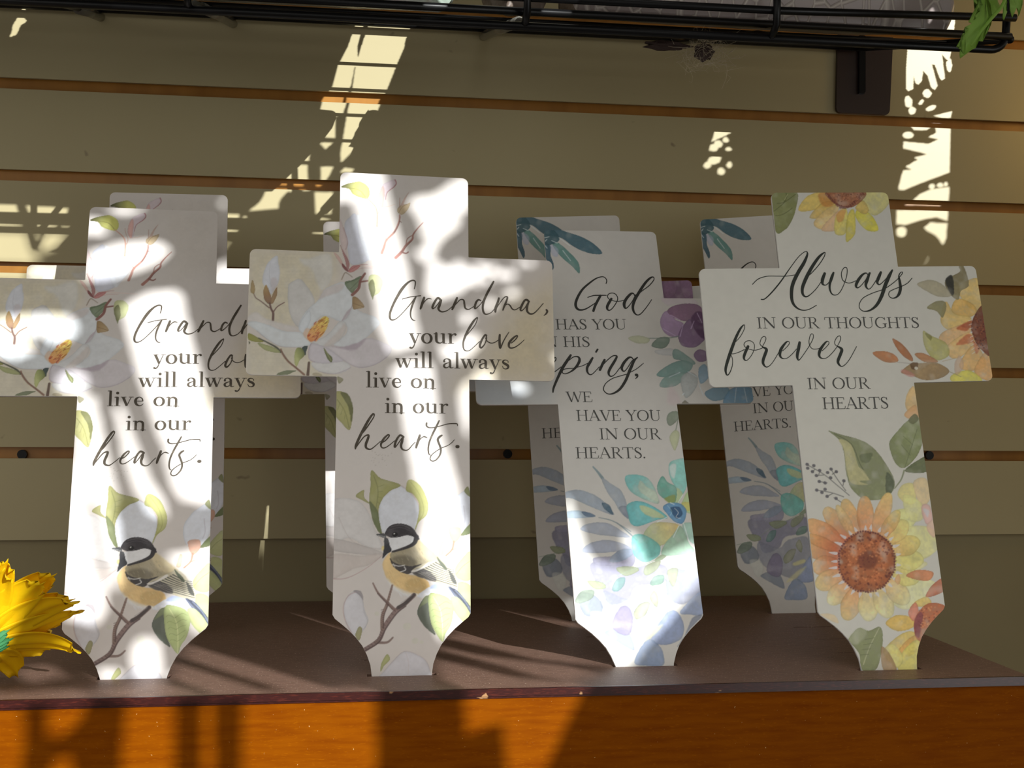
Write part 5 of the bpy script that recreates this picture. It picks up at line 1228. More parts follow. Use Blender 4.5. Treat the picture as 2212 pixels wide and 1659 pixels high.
[1,1,[-25,631,14,-23,631,14],[245,166,114],0.55],
[1,1,[-113,783,8,-112,783,8],[245,166,114],0.55],
[1,1,[-161,565,8,-160,565,8],[121,68,61],0.55],
[1,1,[-108,789,15,-106,789,15],[245,166,114],0.55],
[1,1,[84,609,15,86,609,15],[121,68,61],0.55],
[1,1,[-192,682,15,-190,682,15],[245,166,114],0.55],
[1,1,[-214,625,9,-213,625,9],[121,68,61],0.55],
[1,1,[-120,600,15,-117,600,15],[155,87,61],0.55],
[1,1,[-35,811,16,-33,811,16],[245,166,114],0.55],
[1,1,[-229,666,14,-227,666,14],[121,68,61],0.55],
[1,1,[-164,667,9,-163,667,9],[245,166,114],0.55],
[1,1,[-157,600,11,-155,600,11],[245,166,114],0.55],
[1,1,[5,527,11,6,527,11],[121,68,61],0.55],
[1,1,[-108,748,11,-106,748,11],[245,166,114],0.55],
[1,1,[-266,684,11,-264,684,11],[121,68,61],0.55],
[1,1,[-203,816,14,-201,815,14],[121,68,61],0.55],
[1,1,[-89,677,8,-88,677,8],[121,68,61],0.55],
[1,1,[-154,639,14,-152,639,14],[155,87,61],0.55],
[1,1,[-247,651,9,-245,650,9],[121,68,61],0.55],
[1,1,[22,837,11,24,837,11],[121,68,61],0.55],
[1,1,[-24,731,15,-22,731,15],[245,166,114],0.55],
[1,1,[-139,717,11,-137,717,11],[245,166,114],0.55],
[1,1,[-204,817,13,-202,817,13],[245,166,114],0.55],
[1,1,[-42,789,10,-41,789,10],[155,87,61],0.55],
[1,1,[-183,785,15,-181,785,15],[155,87,61],0.55],
[1,1,[-9,613,13,-7,613,13],[155,87,61],0.55],
[1,1,[22,754,13,24,754,13],[245,166,114],0.55],
[1,1,[-22,847,12,-21,847,12],[121,68,61],0.55],
[1,1,[-18,896,11,-17,896,11],[121,68,61],0.55],
[1,1,[99,789,9,101,789,9],[121,68,61],0.55],
[1,1,[-205,699,12,-203,699,12],[155,87,61],0.55],
[1,1,[79,589,9,81,589,9],[121,68,61],0.55],
[1,1,[-147,782,13,-145,782,13],[245,166,114],0.55],
[1,1,[131,665,10,132,665,10],[121,68,61],0.55],
[1,1,[90,755,14,92,755,14],[121,68,61],0.55],
[1,1,[33,657,13,35,657,13],[155,87,61],0.55],
[1,1,[124,746,13,125,746,13],[121,68,61],0.55],
[1,1,[60,586,13,62,586,13],[121,68,61],0.55],
[1,1,[60,631,8,61,631,8],[245,166,114],0.55],
[1,1,[-158,880,16,-156,880,16],[121,68,61],0.55],
[1,1,[59,596,12,60,596,12],[121,68,61],0.55],
[1,1,[-7,826,13,-5,825,13],[245,166,114],0.55],
[1,1,[23,799,9,24,799,9],[155,87,61],0.55],
[1,1,[144,720,13,146,720,13],[121,68,61],0.55],
[1,1,[78,758,14,80,758,14],[121,68,61],0.55],
[1,1,[-191,704,10,-190,704,10],[245,166,114],0.55],
[1,1,[9,829,13,11,829,13],[155,87,61],0.55],
[1,1,[-218,579,8,-217,579,8],[121,68,61],0.55],
[1,1,[-87,726,16,-85,726,16],[121,68,61],0.55],
[1,1,[1,799,9,3,799,9],[155,87,61],0.55],
[1,1,[-99,878,10,-98,878,10],[121,68,61],0.55],
[1,1,[-267,755,12,-265,755,12],[121,68,61],0.55],
[1,1,[9,749,14,11,749,14],[155,87,61],0.55],
[1,1,[-17,816,9,-16,816,9],[155,87,61],0.55],
[1,1,[-129,514,12,-127,514,12],[121,68,61],0.55],
[1,1,[84,595,9,85,595,9],[121,68,61],0.55],
[1,1,[74,809,8,76,809,8],[121,68,61],0.55],
[1,1,[35,853,8,37,853,8],[121,68,61],0.55],
[1,1,[-41,796,13,-39,796,13],[155,87,61],0.55],
[1,1,[-179,600,12,-177,600,12],[245,166,114],0.55],
[1,1,[65,799,14,67,799,14],[121,68,61],0.55],
[1,1,[24,709,15,26,709,15],[155,87,61],0.55],
[1,1,[-161,736,14,-159,736,14],[245,166,114],0.55],
[1,1,[-118,726,10,-116,726,10],[121,68,61],0.55],
[1,1,[-195,748,10,-194,748,10],[245,166,114],0.55],
[1,1,[-213,806,12,-212,805,12],[121,68,61],0.55],
[1,1,[-93,821,8,-92,821,8],[155,87,61],0.55],
[1,1,[-102,539,8,-101,539,8],[121,68,61],0.55],
[1,1,[-172,810,15,-170,810,15],[121,68,61],0.55],
[1,1,[-179,522,10,-177,522,10],[155,87,61],0.55],
[1,1,[95,618,8,96,618,8],[121,68,61],0.55],
[1,1,[-75,874,9,-73,874,9],[121,68,61],0.55],
[1,1,[-78,801,14,-76,801,14],[245,166,114],0.55],
[1,1,[-156,600,13,-154,600,13],[155,87,61],0.55],
[1,1,[-39,739,10,-37,739,10],[245,166,114],0.55],
[1,1,[-160,855,12,-158,855,12],[121,68,61],0.55],
[1,1,[-223,742,11,-221,742,11],[121,68,61],0.55],
[1,1,[-135,672,14,-133,672,14],[245,166,114],0.55],
[1,1,[54,687,16,57,687,16],[155,87,61],0.55],
[1,1,[56,550,9,57,550,9],[155,87,61],0.55],
[1,1,[-149,685,8,-148,685,8],[155,87,61],0.55],
[1,1,[-136,651,11,-134,651,11],[155,87,61],0.55],
[1,1,[65,851,14,67,851,14],[121,68,61],0.55],
[1,1,[-64,808,8,-62,808,8],[155,87,61],0.55],
[1,1,[-163,543,12,-161,543,12],[155,87,61],0.55],
[1,1,[-67,905,12,-65,905,12],[245,166,114],0.55],
[1,1,[-28,850,16,-25,849,16],[121,68,61],0.55],
[1,1,[-138,646,8,-137,646,8],[245,166,114],0.55],
[1,1,[5,736,16,7,736,16],[245,166,114],0.55],
[1,1,[-147,545,10,-145,545,10],[121,68,61],0.55],
[1,1,[105,774,15,107,774,15],[121,68,61],0.55],
[1,1,[-17,894,11,-15,894,11],[121,68,61],0.55],
[1,1,[60,778,13,62,778,13],[245,166,114],0.55],
[1,1,[-99,845,16,-97,845,16],[121,68,61],0.55],
[1,1,[-19,549,8,-18,549,8],[121,68,61],0.55],
[1,1,[-71,563,8,-70,563,8],[245,166,114],0.55],
[1,1,[-200,718,10,-198,718,10],[245,166,114],0.55],
[1,1,[-63,505,15,-61,504,15],[155,87,61],0.55],
[1,1,[-169,689,10,-167,689,10],[155,87,61],0.55],
[1,1,[26,741,13,28,741,13],[155,87,61],0.55],
[1,1,[65,587,14,67,586,14],[121,68,61],0.55],
[1,1,[-242,754,9,-240,754,9],[121,68,61],0.55],
[1,1,[-88,758,14,-86,758,14],[245,166,114],0.55],
[1,1,[5,592,9,6,592,9],[155,87,61],0.55],
[1,1,[-141,559,15,-139,559,15],[155,87,61],0.55],
[1,1,[-139,691,11,-137,691,11],[155,87,61],0.55],
[1,1,[24,576,8,25,576,8],[121,68,61],0.55],
[1,1,[-102,628,10,-100,628,10],[245,166,114],0.55],
[1,1,[-23,712,8,-21,712,8],[121,68,61],0.55],
[1,1,[-170,616,9,-169,616,9],[245,166,114],0.55],
[1,1,[-166,524,13,-164,524,13],[155,87,61],0.55],
[1,1,[-91,493,12,-89,493,12],[121,68,61],0.55],
[1,1,[-214,729,13,-212,729,13],[155,87,61],0.55],
[1,1,[-22,650,8,-21,650,8],[155,87,61],0.55],
[1,1,[-223,581,16,-221,581,16],[121,68,61],0.55],
[1,1,[-192,679,12,-190,678,12],[245,166,114],0.55],
[1,1,[-235,618,15,-233,618,15],[121,68,61],0.55],
[1,1,[-206,682,14,-204,682,14],[245,166,114],0.55],
[1,1,[-148,572,12,-146,572,12],[155,87,61],0.55],
[1,1,[-19,538,16,-17,538,16],[121,68,61],0.55],
[1,1,[144,695,11,145,695,11],[121,68,61],0.55],
[1,1,[-228,779,13,-226,779,13],[121,68,61],0.55],
[1,1,[-152,592,14,-150,591,14],[245,166,114],0.55],
[1,1,[-168,568,15,-166,568,15],[121,68,61],0.55],
[1,1,[-66,881,9,-65,881,9],[155,87,61],0.55],
[1,1,[86,840,10,88,840,10],[121,68,61],0.55],
[1,1,[-24,897,14,-22,897,14],[121,68,61],0.55],
[1,1,[44,797,10,46,797,10],[245,166,114],0.55],
[1,1,[-79,504,14,-77,504,14],[245,166,114],0.55],
[1,1,[-10,796,13,-8,795,13],[155,87,61],0.55],
[1,1,[48,641,9,50,641,9],[245,166,114],0.55],
[1,1,[-152,801,12,-150,801,12],[155,87,61],0.55],
[1,1,[-239,790,10,-238,790,10],[121,68,61],0.55],
[1,1,[87,789,15,89,789,15],[245,166,114],0.55],
[1,1,[-90,580,12,-88,580,12],[245,166,114],0.55],
[1,1,[49,837,10,51,837,10],[121,68,61],0.55],
[1,1,[-92,824,13,-90,824,13],[155,87,61],0.55],
[1,1,[-22,579,13,-20,579,13],[155,87,61],0.55],
[1,1,[-65,603,8,-63,603,8],[155,87,61],0.55],
[1,1,[-249,731,8,-248,731,8],[121,68,61],0.55],
[1,1,[125,731,14,128,731,14],[121,68,61],0.55],
[1,1,[2,833,16,4,833,16],[155,87,61],0.55],
[1,1,[-95,875,9,-94,875,9],[121,68,61],0.55],
[1,1,[-238,765,15,-236,764,15],[121,68,61],0.55],
[1,1,[-29,720,14,-27,720,14],[121,68,61],0.55],
[1,1,[-134,549,11,-133,549,11],[121,68,61],0.55],
[1,1,[55,773,11,56,773,11],[245,166,114],0.55],
[1,1,[-111,838,12,-109,838,12],[245,166,114],0.55],
[1,1,[-194,848,9,-193,848,9],[121,68,61],0.55],
[1,1,[-75,592,9,-74,592,9],[155,87,61],0.55],
[1,1,[-26,567,11,-25,567,11],[245,166,114],0.55],
[1,1,[29,764,14,32,763,14],[155,87,61],0.55],
[1,1,[-111,898,9,-109,898,9],[121,68,61],0.55],
[1,1,[-66,778,8,-65,778,8],[245,166,114],0.55],
[1,1,[-56,589,15,-53,588,15],[155,87,61],0.55],
[1,1,[105,598,10,106,598,10],[121,68,61],0.55],
[1,1,[43,671,11,45,671,11],[245,166,114],0.55],
[1,1,[-80,851,16,-78,851,16],[121,68,61],0.55],
[1,1,[73,802,11,74,802,11],[121,68,61],0.55],
[1,1,[85,610,14,87,610,14],[121,68,61],0.55],
[1,1,[-129,825,11,-128,825,11],[245,166,114],0.55],
[1,1,[-89,642,13,-87,642,13],[121,68,61],0.55],
[1,1,[62,764,8,63,764,8],[155,87,61],0.55],
[1,1,[-218,688,15,-216,688,15],[155,87,61],0.55],
[1,1,[-219,770,9,-218,770,9],[155,87,61],0.55],
[1,1,[8,814,15,10,814,15],[155,87,61],0.55],
[1,1,[-31,669,15,-29,669,15],[155,87,61],0.55],
[1,1,[24,583,8,25,583,8],[121,68,61],0.55],
[1,1,[-122,787,9,-121,787,9],[155,87,61],0.55],
[1,1,[-107,850,13,-105,850,13],[121,68,61],0.55],
[1,1,[-63,711,11,-62,710,11],[121,68,61],0.55],
[1,1,[-202,623,10,-201,623,10],[155,87,61],0.55],
[1,1,[-110,590,12,-108,590,12],[245,166,114],0.55],
[1,1,[20,745,14,22,744,14],[155,87,61],0.55],
[1,1,[-223,629,15,-220,629,15],[121,68,61],0.55],
[1,1,[74,635,10,76,635,10],[121,68,61],0.55],
[1,1,[21,774,14,23,774,14],[155,87,61],0.55],
[1,1,[-18,765,9,-17,765,9],[155,87,61],0.55],
[1,1,[-59,721,15,-56,721,15],[121,68,61],0.55],
[1,1,[38,669,9,39,669,9],[155,87,61],0.55],
[1,1,[48,718,11,50,718,11],[245,166,114],0.55],
[1,1,[-119,737,12,-117,737,12],[155,87,61],0.55],
[1,1,[-7,625,12,-5,625,12],[245,166,114],0.55],
[1,1,[-77,547,13,-76,547,13],[121,68,61],0.55],
[1,1,[-75,539,12,-73,539,12],[121,68,61],0.55],
[1,1,[-53,696,13,-51,696,13],[121,68,61],0.55],
[1,1,[-118,519,8,-117,519,8],[155,87,61],0.55],
[1,1,[-209,819,13,-208,819,13],[245,166,114],0.55],
[1,1,[-80,547,15,-78,547,15],[121,68,61],0.55],
[1,1,[-5,640,15,-2,640,15],[155,87,61],0.55],
[1,1,[-139,496,14,-137,496,14],[121,68,61],0.55],
[1,1,[101,646,8,102,645,8],[121,68,61],0.55],
[1,1,[-23,604,10,-21,603,10],[155,87,61],0.55],
[1,1,[-158,750,12,-156,750,12],[245,166,114],0.55],
[1,1,[-20,691,9,-19,691,9],[121,68,61],0.55],
[1,1,[-96,683,10,-95,683,10],[121,68,61],0.55],
[1,1,[-160,849,13,-158,849,13],[155,87,61],0.55],
[1,1,[-180,865,12,-179,865,12],[121,68,61],0.55],
[1,1,[-151,603,14,-149,603,14],[245,166,114],0.55],
[1,1,[-223,827,10,-222,827,10],[121,68,61],0.55],
[1,1,[-105,583,13,-103,582,13],[245,166,114],0.55],
[1,1,[-111,662,12,-109,662,12],[121,68,61],0.55],
[1,1,[82,635,14,85,635,14],[155,87,61],0.55],
[1,1,[-25,680,9,-24,680,9],[155,87,61],0.55],
[1,1,[-71,593,10,-69,593,10],[155,87,61],0.55],
[1,1,[80,825,13,82,825,13],[121,68,61],0.55],
[1,1,[-5,790,13,-3,790,13],[245,166,114],0.55],
[1,1,[19,696,8,21,696,8],[245,166,114],0.55],
[1,1,[-17,520,10,-15,520,10],[245,166,114],0.55],
[1,1,[57,595,15,59,595,15],[121,68,61],0.55],
[1,1,[-135,562,8,-134,562,8],[155,87,61],0.55],
[1,1,[-88,506,15,-85,506,15],[155,87,61],0.55],
[1,1,[-44,595,8,-42,595,8],[245,166,114],0.55],
[1,1,[-174,758,14,-172,758,14],[245,166,114],0.55],
[1,1,[-94,570,13,-92,570,13],[245,166,114],0.55],
[1,1,[91,846,15,93,846,15],[121,68,61],0.55],
[1,1,[-16,859,8,-14,859,8],[121,68,61],0.55],
[1,1,[-251,579,16,-249,579,16],[121,68,61],0.55],
[1,1,[38,864,15,41,864,15],[155,87,61],0.55],
[1,1,[-217,796,8,-215,796,8],[121,68,61],0.55],
[1,1,[-65,773,8,-64,773,8],[245,166,114],0.55],
[1,1,[116,786,12,117,786,12],[155,87,61],0.55],
[1,1,[-153,617,10,-152,617,10],[245,166,114],0.55],
[1,1,[-73,803,12,-71,803,12],[155,87,61],0.55],
[1,1,[8,614,13,10,614,13],[245,166,114],0.55],
[1,1,[-77,819,9,-75,819,9],[155,87,61],0.55],
[1,1,[-105,726,13,-103,725,13],[121,68,61],0.55],
[1,1,[-119,827,11,-117,827,11],[155,87,61],0.55],
[1,1,[-126,736,11,-124,736,11],[155,87,61],0.55],
[1,1,[-188,775,15,-186,775,15],[245,166,114],0.55],
[1,1,[-174,787,8,-173,787,8],[245,166,114],0.55],
[1,1,[-18,835,15,-15,835,15],[245,166,114],0.55],
[1,1,[48,649,16,50,648,16],[245,166,114],0.55],
[1,1,[-219,592,11,-217,592,11],[121,68,61],0.55],
[1,1,[63,616,12,64,615,12],[155,87,61],0.55],
[1,1,[-31,860,13,-29,859,13],[121,68,61],0.55],
[1,1,[-40,865,16,-37,865,16],[121,68,61],0.55],
[1,1,[-176,533,12,-174,533,12],[121,68,61],0.55],
[1,1,[-121,665,13,-119,665,13],[121,68,61],0.55],
[1,1,[-10,901,10,-8,901,10],[245,166,114],0.55],
[1,1,[74,596,14,76,596,14],[121,68,61],0.55],
[1,1,[38,719,9,39,719,9],[245,166,114],0.55],
[1,1,[31,534,10,33,534,10],[121,68,61],0.55],
[1,1,[-95,709,13,-93,709,13],[121,68,61],0.55],
[1,1,[134,690,13,136,690,13],[116,66,71],0.75],
[1,1,[132,671,13,134,671,13],[116,66,71],0.75],
[1,1,[131,652,13,133,652,13],[116,66,71],0.75],
[1,1,[128,633,13,130,633,13],[116,66,71],0.75],
[1,1,[116,617,13,118,616,13],[116,66,71],0.75],
[1,1,[104,601,13,105,601,13],[116,66,71],0.75],
[1,1,[92,585,13,94,585,13],[116,66,71],0.75],
[1,1,[80,570,13,82,570,13],[116,66,71],0.75],
[1,1,[67,556,13,69,556,13],[116,66,71],0.75],
[1,1,[52,544,13,54,544,13],[116,66,71],0.75],
[1,1,[40,527,13,42,527,13],[116,66,71],0.75],
[1,1,[24,517,13,26,517,13],[116,66,71],0.75],
[1,1,[6,509,13,8,509,13],[116,66,71],0.75],
[1,1,[-13,506,13,-11,506,13],[116,66,71],0.75],
[1,1,[-30,495,13,-28,495,13],[116,66,71],0.75],
[1,1,[-49,493,13,-47,493,13],[116,66,71],0.75],
[1,1,[-67,491,13,-65,491,13],[116,66,71],0.75],
[1,1,[-86,487,13,-84,487,13],[116,66,71],0.75],
[1,1,[-104,491,13,-102,491,13],[116,66,71],0.75],
[1,1,[-121,497,13,-119,497,13],[116,66,71],0.75],
[1,1,[-139,501,13,-137,501,13],[116,66,71],0.75],
[1,1,[-159,497,13,-157,497,13],[116,66,71],0.75],
[1,1,[-176,506,13,-174,505,13],[116,66,71],0.75],
[1,1,[-190,516,13,-188,516,13],[116,66,71],0.75],
[1,1,[-206,525,13,-204,525,13],[116,66,71],0.75],
[1,1,[-218,539,13,-216,539,13],[116,66,71],0.75],
[1,1,[-228,554,13,-226,554,13],[116,66,71],0.75],
[1,1,[-241,566,13,-239,566,13],[116,66,71],0.75],
[1,1,[-250,582,13,-248,582,13],[116,66,71],0.75],
[1,1,[-255,600,13,-253,600,13],[116,66,71],0.75],
[1,1,[-262,616,13,-260,616,13],[116,66,71],0.75],
[1,1,[-274,631,13,-272,631,13],[116,66,71],0.75],
[1,1,[-274,650,13,-272,650,13],[116,66,71],0.75],
[1,1,[-277,669,13,-275,668,13],[116,66,71],0.75],
[1,1,[-273,688,13,-271,688,13],[116,66,71],0.75],
[1,1,[-272,706,13,-270,706,13],[116,66,71],0.75],
[1,1,[-267,725,13,-265,725,13],[116,66,71],0.75],
[1,1,[-266,744,13,-264,744,13],[116,66,71],0.75],
[1,1,[-264,763,13,-262,763,13],[116,66,71],0.75],
[1,1,[-256,781,13,-254,781,13],[116,66,71],0.75],
[1,1,[-243,797,13,-242,797,13],[116,66,71],0.75],
[1,1,[-234,815,13,-232,815,13],[116,66,71],0.75],
[1,1,[-219,829,13,-217,829,13],[116,66,71],0.75],
[1,1,[-207,845,13,-206,845,13],[116,66,71],0.75],
[1,1,[-192,857,13,-190,857,13],[116,66,71],0.75],
[1,1,[-176,868,13,-174,868,13],[116,66,71],0.75],
[1,1,[-158,876,13,-156,876,13],[116,66,71],0.75],
[1,1,[-142,889,13,-140,889,13],[116,66,71],0.75],
[1,1,[-124,894,13,-122,894,13],[116,66,71],0.75],
[1,1,[-107,905,13,-105,905,13],[116,66,71],0.75],
[1,1,[-88,909,13,-86,909,13],[116,66,71],0.75],
[1,1,[-69,911,13,-67,911,13],[116,66,71],0.75],
[1,1,[-50,909,13,-48,909,13],[116,66,71],0.75],
[1,1,[-32,906,13,-30,906,13],[116,66,71],0.75],
[1,1,[-14,902,13,-12,902,13],[116,66,71],0.75],
[1,1,[4,900,13,6,899,13],[116,66,71],0.75],
[1,1,[21,894,13,23,894,13],[116,66,71],0.75],
[1,1,[39,889,13,41,889,13],[116,66,71],0.75],
[1,1,[52,876,13,54,876,13],[116,66,71],0.75],
[1,1,[67,867,13,69,867,13],[116,66,71],0.75],
[1,1,[80,855,13,82,855,13],[116,66,71],0.75],
[1,1,[96,845,13,98,845,13],[116,66,71],0.75],
[1,1,[108,832,13,110,832,13],[116,66,71],0.75],
[1,1,[119,817,13,121,817,13],[116,66,71],0.75],
[1,1,[128,801,13,130,801,13],[116,66,71],0.75],
[1,1,[127,780,13,129,780,13],[116,66,71],0.75],
[1,1,[136,765,13,138,765,13],[116,66,71],0.75],
[1,1,[140,746,13,141,746,13],[116,66,71],0.75],
[1,1,[141,728,13,143,728,13],[116,66,71],0.75],
[1,1,[137,709,13,139,709,13],[116,66,71],0.75],
[0,2,[207,585,292,626,407,606,360,546],[233,158,116],0.93,0.5,0.35,0.3,None,1],
[0,2,[332,433,377,505,468,559,475,475],[217,137,107],0.93,0.5,0.35,0.3,None,1],
[0,2,[118,564,152,605,162,562,139,530],[248,199,146],0.85,0.8,0.3,0.12,None,1],
[0,1,[13,270,98,321,211,301,214,237,95,213],[247,207,111],0.88,0.7,0.4,0.3,None,1],
[0,1,[229,378,263,417,342,437,361,375],[249,220,134],0.88,0.7,0.4,0.3,None,1],
[0,1,[185,335,248,403,263,331,217,274],[238,154,129],0.88,0.7,0.4,0.3,None,1],
[0,1,[-22,86,104,188,210,204,223,119,87,64],[248,220,127],0.88,0.7,0.4,0.3,None,1],
[0,1,[62,59,149,148,242,179,235,86,121,33],[247,195,115],0.88,0.7,0.4,0.3,None,1],
[0,1,[60,-45,115,80,239,144,202,-52],[249,238,133],0.88,0.7,0.4,0.3,None,1],
[0,1,[-30,75,46,130,108,34,49,-33],[250,241,153],0.88,0.7,0.4,0.3,None,1],
[0,1,[221,274,279,354,361,395,465,364,406,266,299,186,248,138,214,180],[214,129,91],0.95,0.6,0.35,0.4,None,1],
[0,1,[221,274,270,337,291,306,248,179,233,162,216,192],[147,85,94],0.8,2,0.2,0.4,None,1],
[1,1,[276,259,10,278,259,10],[247,191,138],0.5],
[1,1,[294,300,10,295,300,10],[247,191,138],0.5],
[1,1,[337,343,10,339,342,10],[136,79,75],0.5],
[1,1,[377,245,10,379,245,10],[247,191,138],0.5],
[1,1,[341,352,10,342,352,10],[247,191,138],0.5],
[1,1,[286,263,10,288,263,10],[247,191,138],0.5],
[1,1,[373,316,10,375,316,10],[136,79,75],0.5],
[1,1,[288,283,10,290,283,10],[247,191,138],0.5],
[1,1,[337,342,10,339,342,10],[247,191,138],0.5],
[1,1,[294,330,10,296,330,10],[136,79,75],0.5],
[1,1,[338,360,10,340,360,10],[247,191,138],0.5],
[1,1,[268,249,10,270,249,10],[247,191,138],0.5],
[1,1,[315,250,10,316,250,10],[247,191,138],0.5],
[1,1,[288,313,10,289,313,10],[136,79,75],0.5],
[1,1,[264,246,10,266,246,10],[247,191,138],0.5],
[1,1,[293,244,10,295,244,10],[247,191,138],0.5],
[1,1,[336,243,10,338,243,10],[247,191,138],0.5],
[1,1,[255,272,10,256,272,10],[136,79,75],0.5],
[1,1,[305,350,10,307,350,10],[247,191,138],0.5],
[1,1,[266,240,10,267,240,10],[136,79,75],0.5],
[1,1,[265,262,10,266,262,10],[136,79,75],0.5],
[1,1,[313,304,10,314,304,10],[247,191,138],0.5],
[1,1,[297,258,10,299,258,10],[247,191,138],0.5],
[1,1,[316,250,10,318,250,10],[247,191,138],0.5],
[1,1,[349,347,10,351,347,10],[247,191,138],0.5],
[1,1,[280,236,10,282,236,10],[247,191,138],0.5],
[1,1,[377,275,10,378,275,10],[247,191,138],0.5],
[1,1,[370,293,10,372,293,10],[136,79,75],0.5],
[1,1,[386,362,10,387,362,10],[247,191,138],0.5],
[1,1,[301,288,10,302,288,10],[136,79,75],0.5],
[1,1,[269,346,10,270,346,10],[136,79,75],0.5],
[1,1,[359,366,10,361,366,10],[247,191,138],0.5],
[1,1,[334,295,10,335,295,10],[136,79,75],0.5],
[1,1,[268,305,10,269,305,10],[136,79,75],0.5],
[1,1,[322,255,10,323,255,10],[247,191,138],0.5],
[1,1,[262,242,10,264,242,10],[136,79,75],0.5],
[1,1,[264,231,10,266,231,10],[247,191,138],0.5],
[1,1,[377,310,10,378,310,10],[247,191,138],0.5],
[1,1,[261,265,10,262,265,10],[136,79,75],0.5],
[1,1,[369,273,10,371,273,10],[247,191,138],0.5],
[1,1,[348,342,10,349,342,10],[247,191,138],0.5],
[1,1,[278,255,10,280,255,10],[136,79,75],0.5],
[1,1,[384,301,10,385,301,10],[247,191,138],0.5],
[1,1,[370,259,10,372,259,10],[247,191,138],0.5],
[1,1,[328,271,10,330,271,10],[136,79,75],0.5],
[1,1,[394,333,10,396,333,10],[136,79,75],0.5],
[1,1,[285,346,10,287,346,10],[136,79,75],0.5],
[1,1,[322,356,10,323,355,10],[136,79,75],0.5],
[1,1,[257,246,10,259,246,10],[136,79,75],0.5],
[1,1,[300,362,10,301,362,10],[247,191,138],0.5],
[0,2,[-451,352,-350,344,-330,285],[249,228,188],0.85,0.8,0.2,0.12,None,1],
[0,2,[-273,168,-188,246,-116,225,-35,248,-18,191,-47,64,-101,-37,-199,-32,-204,72,-251,144],[156,164,120],0.95,0.5,0.35,0.3,None,1],
[0,2,[-273,168,-191,244,-129,220,-202,141],[201,206,175],0.6,3,0.1,0.12,None,1],
[1,2,[-39,239,6,-124,115,6,-182,2,6],[211,213,176],0.8],
[1,2,[-79,176,4,-148,168,4],[112,123,89],0.6],
[1,2,[-98,140,4,-165,134,4],[112,123,89],0.6],
[1,2,[-118,104,4,-182,100,4],[112,123,89],0.6],
[1,2,[-138,68,4,-199,66,4],[112,123,89],0.6],
[0,2,[-40,113,15,61,50,-45,-45,-40],[192,159,117],0.9,0.8,0.3,0.3,None,1],
]
SCRIPT = {}
